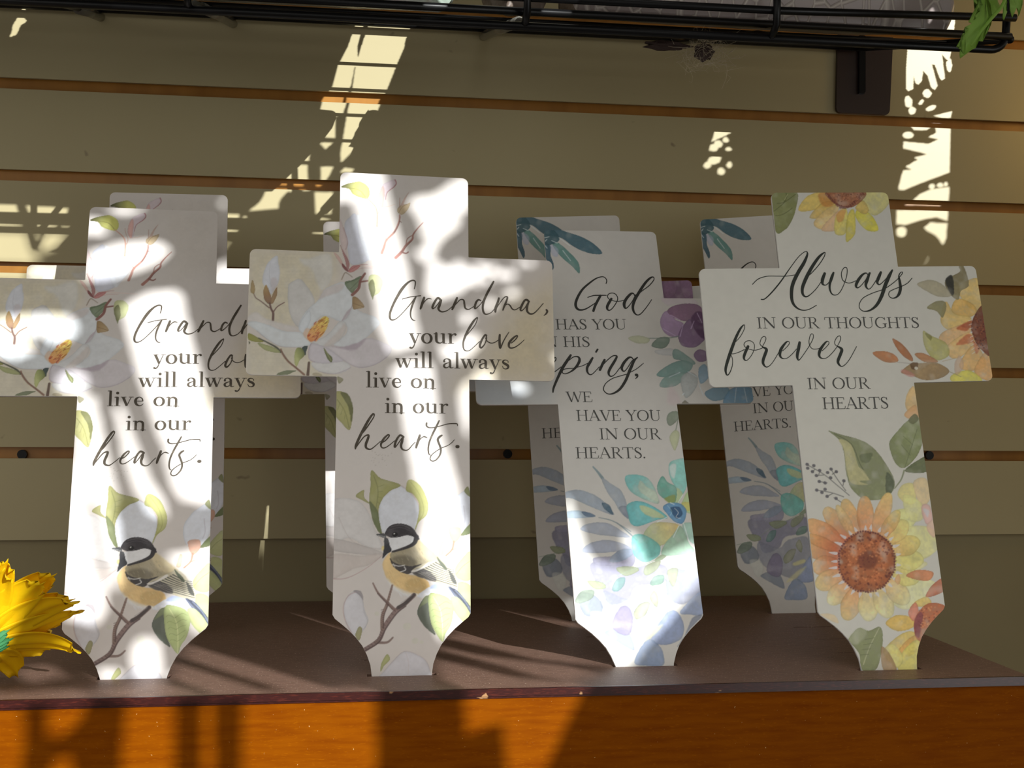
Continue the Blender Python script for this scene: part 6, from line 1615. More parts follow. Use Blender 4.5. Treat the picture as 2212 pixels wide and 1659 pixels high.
SCRIPT['A'] = [
[[718,26299,55,783,26616,77,771,26873,88,562,26923,99,233,26722,132,-148,26268,187,-500,25658,165,-795,25024,143,-981,24453,143,-961,24059,121,-733,23982,77,-408,24189,55,25,24655,55,514,25267,66,786,25646,110],[-117,25529,55,457,25703,55,1170,25819,66],[830,25704,88,678,25357,121,542,24955,121,462,24556,99,491,24218,77,628,24024,66,781,23989,44],[1418,25679,143,1309,25322,165,1200,24977,143,1162,24862,110],[1200,24977,55,1446,25384,55,1693,25620,77,1930,25600,44],[2631,25510,122,2504,25648,144,2355,25671,133,2134,25321,144,2007,25004,133,2051,24892,77,2217,25011,55,2437,25303,66,2631,25567,133,2503,25134,166,2437,24904,144,2547,24737,111,2768,24688,88,3099,24812,55,3432,25108,50],[3767,25749,122,3655,25459,156,3487,25053,156,3420,24880,111],[3431,24966,55,3765,25377,55,4016,25631,66,4239,25593,100,4293,25309,122,4347,25024,111,4541,24917,78,4764,25010,55,5044,25219,50],[5465,25607,90,5298,25658,112,5129,25452,134,5032,25104,134,5087,25003,90,5294,25170,56,5548,25466,56,5946,26112,101,6416,27055,112],[6393,27042,79,6003,26288,147,5717,25644,147,5612,25124,135,5681,24725,124,5876,24605,79,6212,24742,51,6467,25037,45],[6785,25825,124,6697,25505,146,6552,25097,169,6521,24809,124],[6551,24983,56,6837,25452,56,7179,25896,67,7405,25933,101,7316,25583,123,7142,25174,123,7066,24942,79],[7143,25232,56,7399,25413,68,7594,25305,90,7732,25079,90,7956,25000,68,8298,25213,51,8441,25333,45],[8984,25640,114,8844,25763,148,8674,25734,125,8470,25392,148,8340,25041,125,8435,24958,79,8665,25167,57,8938,25610,91,8836,25288,159,8830,24942,136,9025,24747,114,9309,24785,79,9626,25084,57,10016,25548,51],[10251,25075,125,10306,24961,137,10217,24785,103,10055,24647,46]],
[[5226,24272,63,5204,24355,63,4954,24079,135,4636,23562,154,4363,23002,145,4204,22494,117,4215,22083,99,4357,21895,81,4625,21911,54,4941,22171,50,5370,22595,54],[5226,24272,54,5042,23781,54,4543,23145,63,4408,23004,63],[5870,23046,90,5757,23079,108,5529,22714,135,5381,22297,144,5479,22140,117,5706,22375,72,5844,22723,81,5847,22999,81,5757,23066,81],[5791,22859,54,5911,22633,63,6158,22502,63,6429,22546,54,6702,22724,54],[6819,23119,127,6793,22750,154,6810,22336,154,6853,22154,109,7062,22619,73,7294,23041,63,7489,23347,45],[7651,22544,64,7927,22782,73,8089,23017,82,8045,23099,91,7792,22916,127,7515,22586,154,7466,22308,136,7600,22174,100,7919,22252,73,8286,22515,54,8587,22800,41]],
[[-2032,17036,60,-2015,17188,97,-2109,17225,112,-2365,16859,149,-2728,16170,164,-3017,15561,164,-3231,15031,149,-3265,14806,97],[-2032,17036,67,-2252,16671,75,-2617,16134,89,-2836,15866,97],[-3247,14843,52,-2976,15260,66,-2685,15641,74,-2464,15758,103,-2371,15721,125,-2442,15456,155,-2549,15153,155,-2546,14908,140,-2397,14797,103,-2193,14799,74,-1899,15029,52,-1568,15335,48],[-1548,15203,52,-1271,15358,74,-1012,15645,82,-976,15778,89,-1088,15777,97,-1346,15508,134,-1529,15128,126,-1452,14903,89,-1229,14905,67,-933,15098,52,-600,15386,48],[34,15660,97,-116,15752,127,-266,15750,120,-488,15406,135,-590,15026,135,-541,14951,75,-337,15219,60,-41,15640,90,-76,15374,157,-149,15070,150,-73,14825,112,151,14733,82,376,14811,60,636,15117,49,823,15309,45],[1141,15789,136,1048,15464,166,937,15121,151,892,14931,113],[937,15083,45,1161,15504,53,1386,15697,68,1537,15680,83,1650,15624,45],[2482,16841,84,2293,16436,121,2028,15897,121,1802,15322,106,1727,14865,99,1765,14524,76,1878,14412,38],[1611,16655,113,1611,16464,98,1763,16351,76,2065,16348,60,2520,16458,57,3090,16621,57,3509,16654,68,3737,16631,68,3767,16497,45],[2671,15810,99,2519,15713,136,2387,15520,129,2462,15254,121,2575,14951,121,2594,14647,106,2480,14342,99,2217,14056,76,1972,14015,61,1859,14166,61,1953,14413,57,2254,14681,53,2670,14933,53,3086,15110,49,3352,15304,45,3543,15516,38],[3723,15034,205,3784,15034,205]],
]
SCRIPT['B'] = [
[[41,30045,64,122,30261,78,87,30456,71,-40,30611,71,-286,30647,78,-765,30465,100,-1373,30009,135,-1912,29498,157,-2316,28876,178,-2537,28336,192,-2548,27991,192,-2410,27763,164,-2135,27708,128,-1777,27806,93,-1333,28078,71,-957,28350,64],[-1542,28806,63,-1113,28965,77,-615,29000,85,-32,29006,63],[-512,28970,177,-763,28544,184,-1016,28080,184,-1197,27627,170],[347,28708,170,98,28320,198,-55,28011,191,-59,27781,142,73,27687,85,297,27822,64,578,28170,64,810,28558,64,855,28829,64,739,29099,64,502,29213,64,212,29152,64,57,28937,64,135,28706,64,403,28554,57,750,28480,57,1072,28514,57,1327,28582,57],[2258,28997,71,2172,29191,93,1953,29150,164,1554,28719,200,1333,28292,214,1351,27946,164,1469,27889,86,1704,28102,64,2032,28530,64,2338,29076,71],[4003,30543,65,3946,30681,79,3683,30579,145,3239,30140,181,2733,29430,202,2262,28687,202,2023,28105,195,2015,27682,166,2129,27414,123,2329,27301,87,2590,27417,72,2991,27843,65,3322,28270,58,3597,28660,51],[4010,30602,58,3949,30385,65,3537,29908,65,3068,29551,65,2638,29215,65]],
[[-8933,25595,71,-9100,25130,156,-9473,24129,185,-9840,23176,177,-10010,22608,142],[-9889,22911,56,-9395,23632,63,-9028,23900,84,-8933,23709,84,-9199,23366,63,-9593,23214,63,-9251,23062,105,-8957,22683,119,-8755,22531,77,-8501,22682,56,-8202,22985,49],[-8241,22909,56,-7800,23213,63,-7567,23557,70,-7664,23710,77,-8003,23366,162,-8206,22909,176,-8122,22568,120,-7845,22492,77,-7409,22719,56,-6890,23099,49],[-6552,22870,57,-6103,23213,64,-5866,23558,71,-5962,23711,78,-6306,23366,163,-6514,22908,177,-6431,22566,120,-6156,22452,78,-5716,22679,57,-5189,23098,49],[-5031,22831,57,-4682,23213,64,-4483,23481,71,-4523,23654,78,-4768,23481,156,-5052,23022,171,-5015,22564,114,-4704,22450,71,-4138,22869,57],[-3308,23848,151,-3553,23482,194,-3999,22830,208,-4331,22221,187,-4667,21541,165,-4861,21089,144,-4919,20789,93],[-3488,23405,50,-3143,23675,72,-2851,23733,100,-2680,23636,143,-2667,23367,186,-2878,22983,179,-3193,22639,143,-3533,22410,86,-3863,22296,72,-4053,22373,64,-4058,22525,64,-3904,22677,57,-3507,22734,57,-3219,22753,57,-2781,22868,57,-2412,22982,57,-2037,23174,57],[-1619,23618,137,-1850,23251,188,-2103,22829,180,-2133,22484,151,-2010,22255,94,-1832,22236,72,-1602,22407,58,-1165,22866,58],[-1157,24335,123,-1303,24121,123],[-696,23444,166,-891,23097,188,-1134,22617,174],[-941,22943,50,-501,23406,65,-69,23754,72,191,23812,94,290,23716,137,71,23328,180,-267,22827,187,-466,22444,173,-455,22176,123,-303,22080,79,-38,22213,58,289,22596,58,576,22942,58],[1576,23484,80,1448,23658,95,1228,23639,146,865,23290,189,605,22865,197,614,22596,146,749,22500,80,988,22711,58,1370,23251,66,1576,23484,73],[1923,23658,80,1641,23406,168,1371,22903,204,1098,22365,197,779,21715,190,278,21032,168,-221,20694,124,-657,20620,80,-957,20848,66,-983,21150,66,-750,21529,58,-211,21908,58,496,22136,58,905,22250,58],[1172,22384,58,1710,22672,51,2066,22941,51,2346,23173,43],[1667,22191,210,1717,22191,210],[1780,22133,102,1732,22018,94,1572,21873,36]],
]
SCRIPT['C'] = [
[[-6273,26384,74,-5989,26424,74,-5373,26954,87,-4593,27802,87,-3863,28721,62,-3136,29582,50,-2646,29997,50,-2379,30111,50],[-2379,30111,51,-2345,29865,127,-2672,29222,215,-3275,28361,240,-3749,27504,240,-3929,26743,228,-3907,26109,190,-3642,25695,127,-3227,25499,76,-2721,25554,57,-2121,25861,51],[-6815,27557,50,-6457,27889,56,-6063,28075,56,-5553,28177,50,-4803,28168,50,-4177,28161,50,-3476,28255,50],[-967,29981,64,-1064,29969,89,-1485,29629,178,-2079,28893,216,-2656,28001,241,-3027,27239,216,-3054,26731,165,-2826,26537,102,-2459,26722,57,-1967,27161,51,-1525,27699,51],[-946,29993,51,-1069,29658,57,-1558,29016,57,-2131,28444,57,-2515,28128,57],[-1184,28336,177,-1412,27858,227,-1450,27538,164,-1275,27420,76,-1040,27533,57,-670,27977,57],[-493,28392,127,-663,28041,203,-883,27530,165,-937,27084,127,-822,26731,89,-582,26632,57,-283,26756,51,56,27198,51,437,27963,51,584,28476,51,569,28767,51,379,28769,51,148,28449,51,92,28096,57,187,27741,57,484,27577,51,802,27586,51,1138,27729,51],[2177,28135,64,2043,28330,76,1704,28173,153,1293,27695,204,1117,27312,166,1259,27182,76,1609,27434,51,2057,27943,57,2330,28326,127],[2294,28295,140,2032,27750,217,1886,27366,166,2008,27076,89,2238,27137,51,2575,27518,51,2732,27741,51],[3200,28381,153,2989,27996,217,2811,27611,179,2943,27404,77,3293,27637,51,3660,27987,51],[4118,28532,115,3797,28050,231,3373,27282,244,3016,26517,231,2542,25822,192,1982,25417,115,1466,25343,64,1181,25588,51,1230,25969,51,1604,26410,51,2347,26751,51,3144,26996,51],[3416,27121,51,3974,27467,51,4474,27848,51,4848,28232,51,4900,28374,51,4733,28330,57,4569,28073,89,4576,27653,178,4569,27138,204,4411,26690,191,4149,26405,115,3819,26326,64,3588,26509,51,3663,26829,51,4108,27047,51,4715,27264,51,5199,27516,51,5585,27886,45]],
[[-7733,24405,50,-7804,24447,60,-8086,24156,141,-8508,23451,181,-8954,22498,212,-9277,21750,201,-9485,21152,171,-9472,20777,111,-9356,20700,71,-9157,20945,60,-8949,21441,50,-8904,21893,45,-9006,22222,45],[-7747,24416,45,-7784,24151,45,-8087,23647,45,-8426,23272,45,-8697,23075,45],[-9001,22272,45,-8725,22282,45,-8312,22410,45,-7944,22579,50],[-7645,22801,181,-7859,22426,191,-8035,22026,171,-7998,21798,100,-7826,21770,50,-7550,22016,45,-7283,22414,45,-7156,22817,45,-7237,23097,45,-7474,23239,45,-7757,23183,45,-7928,22984,50,-7873,22780,50,-7638,22624,45,-7248,22515,45,-6891,22558,45,-6576,22679,45],[-6543,22754,60,-6703,22910,45,-6707,23113,45,-6546,23440,45,-6333,23538,50,-6236,23409,45,-6324,23156,45,-6568,22755,45,-6473,22702,121,-6288,22546,191,-6426,22195,201,-6625,21745,191,-6632,21443,151,-6429,21227,70,-6111,21381,45,-5766,21777,45,-5348,22376,45],[-5090,22421,45,-4756,22694,45,-4513,22969,45,-4556,23123,50,-4767,23050,111,-5174,22575,192,-5320,22173,182,-5247,21918,111,-5005,21822,50,-4690,21932,45,-4299,22253,45,-4012,22552,45],[-3729,23031,172,-3854,22600,213,-4013,22095,193,-4023,21792,132,-3905,21713,61,-3558,22086,46,-3082,22687,46,-2712,23241,46,-2622,23572,46,-2737,23677,46,-2886,23500,46,-3009,23094,46,-2975,22736,46,-2796,22528,46,-2492,22512,46,-2231,22568,46],[-2102,22362,46,-1764,22636,46,-1516,22912,46,-1557,23076,51,-1771,22993,112,-2186,22516,193,-2361,22113,183,-2290,21857,112,-2020,21776,51,-1700,21896,46,-1243,22294,46,-887,22695,46],[-890,22670,51,-1050,22826,46,-1048,23056,46,-857,23360,46,-636,23485,51,-553,23329,46,-664,23049,46,-887,22695,46,-793,22632,123,-587,22434,194,-733,22080,204,-968,21627,194,-974,21373,153,-771,21156,71,-446,21311,46,-32,21760,46,567,22641,41]],
]
LINES = {'A': [('your', 'b', 3.85, 223.2, 37.33, 223.85, 7.37), ('will', 'b', -5.68, 205.45, 20.83, 205.85, 6.96), ('always', 'b', 27.05, 205.9, 75.1, 206.14, 7.01), ('live', 'b', -26.21, 191.04, -1.21, 191.23, 6.88), ('on', 'b', 4.9, 191.26, 22.68, 191.14, 6.93), ('in', 'b', -12.92, 173.26, 0.81, 173.33, 6.84), ('our', 'b', 6.42, 173.37, 31.19, 173.53, 6.86)], 'B': [('HAS YOU', 'c', -42.78, 260.23, 13.23, 260.49, 8.75), ('IN HIS', 'c', -57.3, 245.45, -17.26, 245.46, 8.61), ('WE', 'c', -39.28, 199.88, -19.49, 199.77, 8.41), ('HAVE YOU', 'c', -32.82, 184.79, 32.21, 184.26, 8.57), ('IN OUR', 'c', -16.84, 169.91, 30.16, 169.41, 8.67), ('HEARTS.', 'c', -35.86, 155.24, 17.07, 154.54, 8.52)], 'C': [('IN OUR THOUGHTS', 'c', -68.18, 241.64, 56.24, 239.81, 8.32), ('IN OUR', 'c', -35.25, 195.05, 11.66, 194.39, 8.35), ('HEARTS', 'c', -25.51, 180.0, 24.2, 179.18, 8.63)]}
# holes cut in the added sun blockers to shape light patches, mm
HOLES_F = [
[1326,1118,1331,1118,1335,1118,1338,1116,1340,1115,1343,1113,1345,1112,1345,1108,1345,1103,1334,1103,1324,1103,1325,1110],
[1033,1122,1048,1122,1062,1121,1065,1112,1068,1102,1050,1102,1033,1101,1033,1111],
[1071,1121,1089,1121,1107,1120,1106,1116,1104,1111,1098,1106,1092,1100,1086,1101,1080,1102,1075,1112],
[1033,1098,1052,1098,1071,1098,1073,1091,1075,1084,1079,1076,1083,1069,1059,1069,1034,1068,1034,1083],
[1084,1094,1084,1093,1083,1092,1082,1091,1081,1091,1080,1091,1079,1093,1079,1094,1079,1096,1080,1097,1081,1097,1082,1097,1083,1097,1084,1096],
[1088,1097,1098,1097,1108,1097,1102,1091,1097,1084,1091,1082,1085,1079,1084,1081,1082,1084,1085,1091],
[1108,1107,1109,1106,1108,1104,1107,1103,1106,1102,1105,1102,1103,1102,1102,1103,1102,1104,1102,1106,1103,1107,1105,1108,1106,1108,1108,1108],
[1034,1066,1042,1066,1050,1066,1061,1066,1072,1066,1072,1059,1072,1052,1053,1052,1034,1052,1034,1059],
[1242,1119,1249,1119,1256,1119,1257,1114,1258,1110,1256,1105,1254,1101,1248,1100,1242,1099,1242,1109],
[1242,1094,1246,1093,1250,1093,1247,1088,1244,1084,1243,1089],
[1920,1126,1923,1129,1926,1131,1935,1131,1944,1131,1943,1124,1943,1117,1941,1113,1939,1109,1936,1113,1933,1118,1928,1120,1923,1123,1922,1125],
[1924,1093,1923,1092,1922,1091,1921,1090,1920,1091,1920,1092,1920,1093,1921,1094,1922,1096,1923,1097,1924,1097,1924,1097,1924,1096,1924,1095],
[1320,766,1322,772,1323,778,1326,778,1329,778,1331,776,1333,773,1332,769,1330,765,1325,765],
[1032,1002,1047,1002,1063,1003,1064,996,1066,989,1048,989,1031,988,1032,995],
[1176,1002,1181,1006,1186,1010,1186,1007,1187,1005,1206,1005,1226,1005,1226,997,1226,989,1200,988,1174,988,1175,995],
[1181,1059,1185,1060,1188,1061,1187,1058,1187,1055,1184,1057],
[1290,860,1296,860,1302,860,1299,824,1297,788,1295,792,1292,796,1291,808,1290,820,1290,832,1289,844,1289,852],
[1296,1074,1302,1074,1308,1074,1307,1072,1306,1070,1303,1069,1301,1068,1299,1070,1297,1072,1296,1073],
[1067,1014,1081,1015,1096,1016,1093,1014,1091,1012,1087,1011,1083,1009,1078,1009,1074,1010,1071,1012],
[1047,967,1051,971,1054,975,1059,976,1065,978,1068,980,1072,982,1085,984,1097,986,1102,985,1107,984,1109,981,1110,978,1107,974,1103,969,1094,964,1084,959,1074,955,1063,951,1054,950,1045,948,1046,957],
[978,911,986,913,994,915,1011,917,1029,918,1032,915,1035,912,1035,908,1035,904,1031,900,1028,896,1023,895,1018,894,1015,897,1012,899,1008,900,1003,900,1003,893,1002,885,997,883,992,880,984,881,976,882,977,896],
[1070,925,1079,933,1092,941,1110,944,1115,940,1116,905,1119,878,1123,848,1126,837,1122,803,1118,771,1105,770,1090,809,1085,822,1076,871,1072,908],
[1030,853,1036,852,1042,851,1043,838,1044,826,1045,814,1046,802,1048,786,1049,769,1042,769,1034,769,1029,781,1024,794,1027,823],
[1056,845,1059,844,1061,844,1063,832,1065,821,1068,809,1070,798,1071,787,1073,776,1070,776,1066,776,1063,789,1060,803,1058,824],
[1020,867,1024,869,1028,872,1033,870,1038,868,1038,863,1038,857,1032,854,1027,851,1023,853,1019,855,1020,861],
[1022,800,1028,794,1029,765,1031,737,1031,720,1035,709,1033,690,1026,681,1019,683,1012,685,1006,686,1007,709,1013,751],
[1032,809,1037,809,1042,809,1043,795,1044,781,1046,763,1048,745,1046,727,1045,709,1043,707,1040,704,1039,713,1037,722,1037,741,1036,760,1034,784],
[1058,810,1063,809,1068,808,1071,798,1073,788,1077,780,1081,772,1081,765,1081,758,1076,761,1071,763,1068,771,1064,779,1061,794],
[1087,811,1105,811,1123,812,1120,793,1117,775,1113,774,1109,772,1102,772,1095,772,1093,777,1090,781,1089,789,1088,797,1088,804],
[1052,669,1055,670,1058,671,1061,670,1065,668,1065,655,1065,642,1057,642,1049,642,1048,650,1047,658,1049,664],
[1024,641,1024,645,1024,649,1031,649,1037,648,1039,645,1041,642,1033,642],
[1079,731,1084,732,1089,732,1100,736,1112,740,1108,709,1103,678,1098,676,1092,674,1089,684,1085,693,1080,693,1075,693,1077,698,1080,703,1086,702,1092,701,1093,708,1093,715,1088,719,1083,722,1081,727],
[1211,1014,1224,1015,1237,1015,1239,999,1240,983,1244,960,1247,939,1248,917,1249,897,1250,887,1250,877,1244,876,1238,874,1234,873,1230,872,1227,883,1224,894,1223,916,1223,937,1220,956,1217,975,1214,994],
[1259,994,1275,997,1289,1008,1303,1014,1300,987,1292,984,1289,972,1277,963,1270,954,1269,948,1260,948,1265,957,1261,978,1255,988],
[1265,942,1269,944,1273,942,1278,938,1286,945,1293,939,1302,935,1299,929,1290,926,1286,921,1273,916,1264,913,1261,920],
[1308,938,1306,936,1305,936,1302,936,1301,937,1299,938,1299,940,1299,942,1300,943,1302,944,1304,943,1306,942,1307,941,1308,939],
[1314,939,1313,937,1312,936,1311,935,1309,935,1308,936,1307,937,1307,939,1308,940,1309,942,1310,942,1312,942,1313,942,1314,941],
[1327,935,1326,933,1324,932,1321,932,1318,932,1315,933,1313,935,1313,936,1314,938,1316,938,1319,939,1323,938,1325,938,1327,936],
[1309,931,1308,930,1307,929,1306,929,1304,929,1303,929,1302,930,1301,931,1302,932,1303,933,1305,934,1306,934,1308,933,1308,933],
[1327,921,1327,920,1325,918,1324,918,1322,918,1321,918,1320,919,1319,921,1320,922,1321,923,1323,924,1325,924,1326,924,1327,923],
[1310,912,1309,910,1308,909,1307,908,1305,908,1304,908,1303,910,1303,911,1303,913,1304,914,1306,915,1307,915,1309,915,1310,913],
[1291,900,1290,898,1289,896,1288,895,1286,895,1285,896,1285,898,1285,900,1285,902,1286,904,1288,905,1289,905,1290,904,1291,902],
[1302,928,1302,927,1301,927,1300,926,1298,926,1297,926,1296,927,1296,928,1296,928,1297,929,1299,929,1300,929,1301,929,1302,928],
[1267,944,1265,943,1263,943,1260,944,1258,946,1256,948,1256,950,1256,952,1258,953,1260,953,1263,952,1265,951,1267,948,1267,946],
[1266,882,1270,880,1274,878,1279,882,1283,886,1288,887,1293,888,1294,884,1295,880,1292,877,1289,875,1286,872,1283,869,1278,868,1273,867,1270,868,1268,868,1267,875],
[1230,858,1234,861,1238,865,1244,866,1250,867,1254,865,1257,863,1257,851,1257,840,1258,828,1258,816,1260,804,1262,791,1264,783,1266,775,1252,775,1238,775,1237,791,1236,807,1235,823,1233,839,1232,848],
[1286,853,1283,832,1281,811,1279,812,1277,814,1277,820,1276,826,1276,833,1276,840,1278,845,1280,849,1283,851],
[1285,851,1293,856,1301,861,1298,856,1294,851,1290,851],
[1343,945,1342,945,1341,944,1339,944,1338,945,1336,946,1336,947,1336,948,1336,949,1338,949,1339,949,1341,948,1342,947,1343,946],
[1334,944,1333,943,1333,943,1332,943,1331,944,1330,944,1329,945,1329,946,1330,946,1331,946,1332,946,1333,946,1334,945,1334,945],
[1236,799,1262,799,1266,774,1267,747,1273,734,1267,680,1252,669,1245,663,1241,672,1238,693,1244,701,1238,713,1235,729,1242,752,1240,773],
[1349,873,1351,874,1354,874,1356,874,1358,874,1360,871,1362,868,1361,867,1360,865,1358,865,1355,864,1353,866,1351,868,1350,870],
[1367,778,1370,772,1371,753,1372,730,1376,724,1387,721,1403,718,1419,723,1432,729,1455,739,1455,722,1451,709,1432,694,1415,678,1398,664,1385,652,1376,644,1368,644,1367,655,1362,666,1353,678,1350,683,1353,703,1359,737],
[1402,746,1406,747,1410,748,1411,743,1413,738,1413,730,1413,722,1408,721,1403,720,1403,727,1403,735,1403,740],
[1471,733,1474,731,1478,730,1477,727,1477,725,1475,726,1474,727,1472,730],
[1129,688,1135,670,1140,654,1144,641,1148,628,1156,624,1163,619,1138,617,1113,615,1117,621,1121,627,1117,637,1113,647,1109,657,1104,668,1116,678],
[1092,664,1094,656,1097,649,1102,635,1107,622,1091,621,1075,620,1073,631,1070,644,1081,654],
[1350,700,1355,688,1359,676,1364,660,1368,645,1359,648,1350,651,1341,655,1332,659,1334,661,1335,664,1331,677,1326,691,1338,696],
[1302,678,1304,670,1306,663,1314,659,1321,655,1331,650,1340,645,1339,641,1338,636,1324,633,1309,629,1302,633,1294,637,1296,640,1298,642,1295,657,1291,673,1297,675],
[1270,661,1271,655,1273,649,1276,641,1279,633,1295,630,1310,628,1305,626,1299,624,1265,624,1230,624,1230,628,1229,631,1239,640,1250,650,1260,655],
[1462,725,1465,721,1468,716,1465,710,1463,703,1458,706,1453,710,1458,717],
[1265,695,1265,688,1264,681,1260,682,1255,684,1260,690],
[984,657,997,660,1011,663,1009,654,1007,647,992,643,977,639,980,648],
[948,629,972,630,996,632,1006,628,1015,626,995,623,975,620,958,620,942,621,945,625],
[1009,629,1031,634,1055,640,1061,631,1068,623,1041,622,1016,620,1012,625],
[1091,625,1131,626,1171,627,1172,595,1172,563,1131,565,1091,566,1091,596],
[1227,626,1266,626,1306,626,1292,598,1279,570,1276,565,1272,560,1264,560,1256,560,1254,581,1252,601,1240,598,1229,595,1228,611],
[943,623,952,623,961,623,962,610,963,598,961,584,960,570,952,571,944,571,943,597],
[976,622,988,622,999,622,997,615,994,608,989,604,984,599,980,601,976,602,976,612],
[1023,623,1036,623,1049,623,1050,595,1050,567,1035,568,1019,568,1020,588,1021,607,1022,615],
[1067,623,1070,623,1073,623,1073,595,1074,567,1071,567,1068,567,1067,595],
[980,586,984,587,989,587,991,578,993,569,986,570,978,570,979,578],
[927,711,940,705,953,700,954,688,956,676,954,664,952,652,953,639,953,626,941,623,929,621,928,666],
]
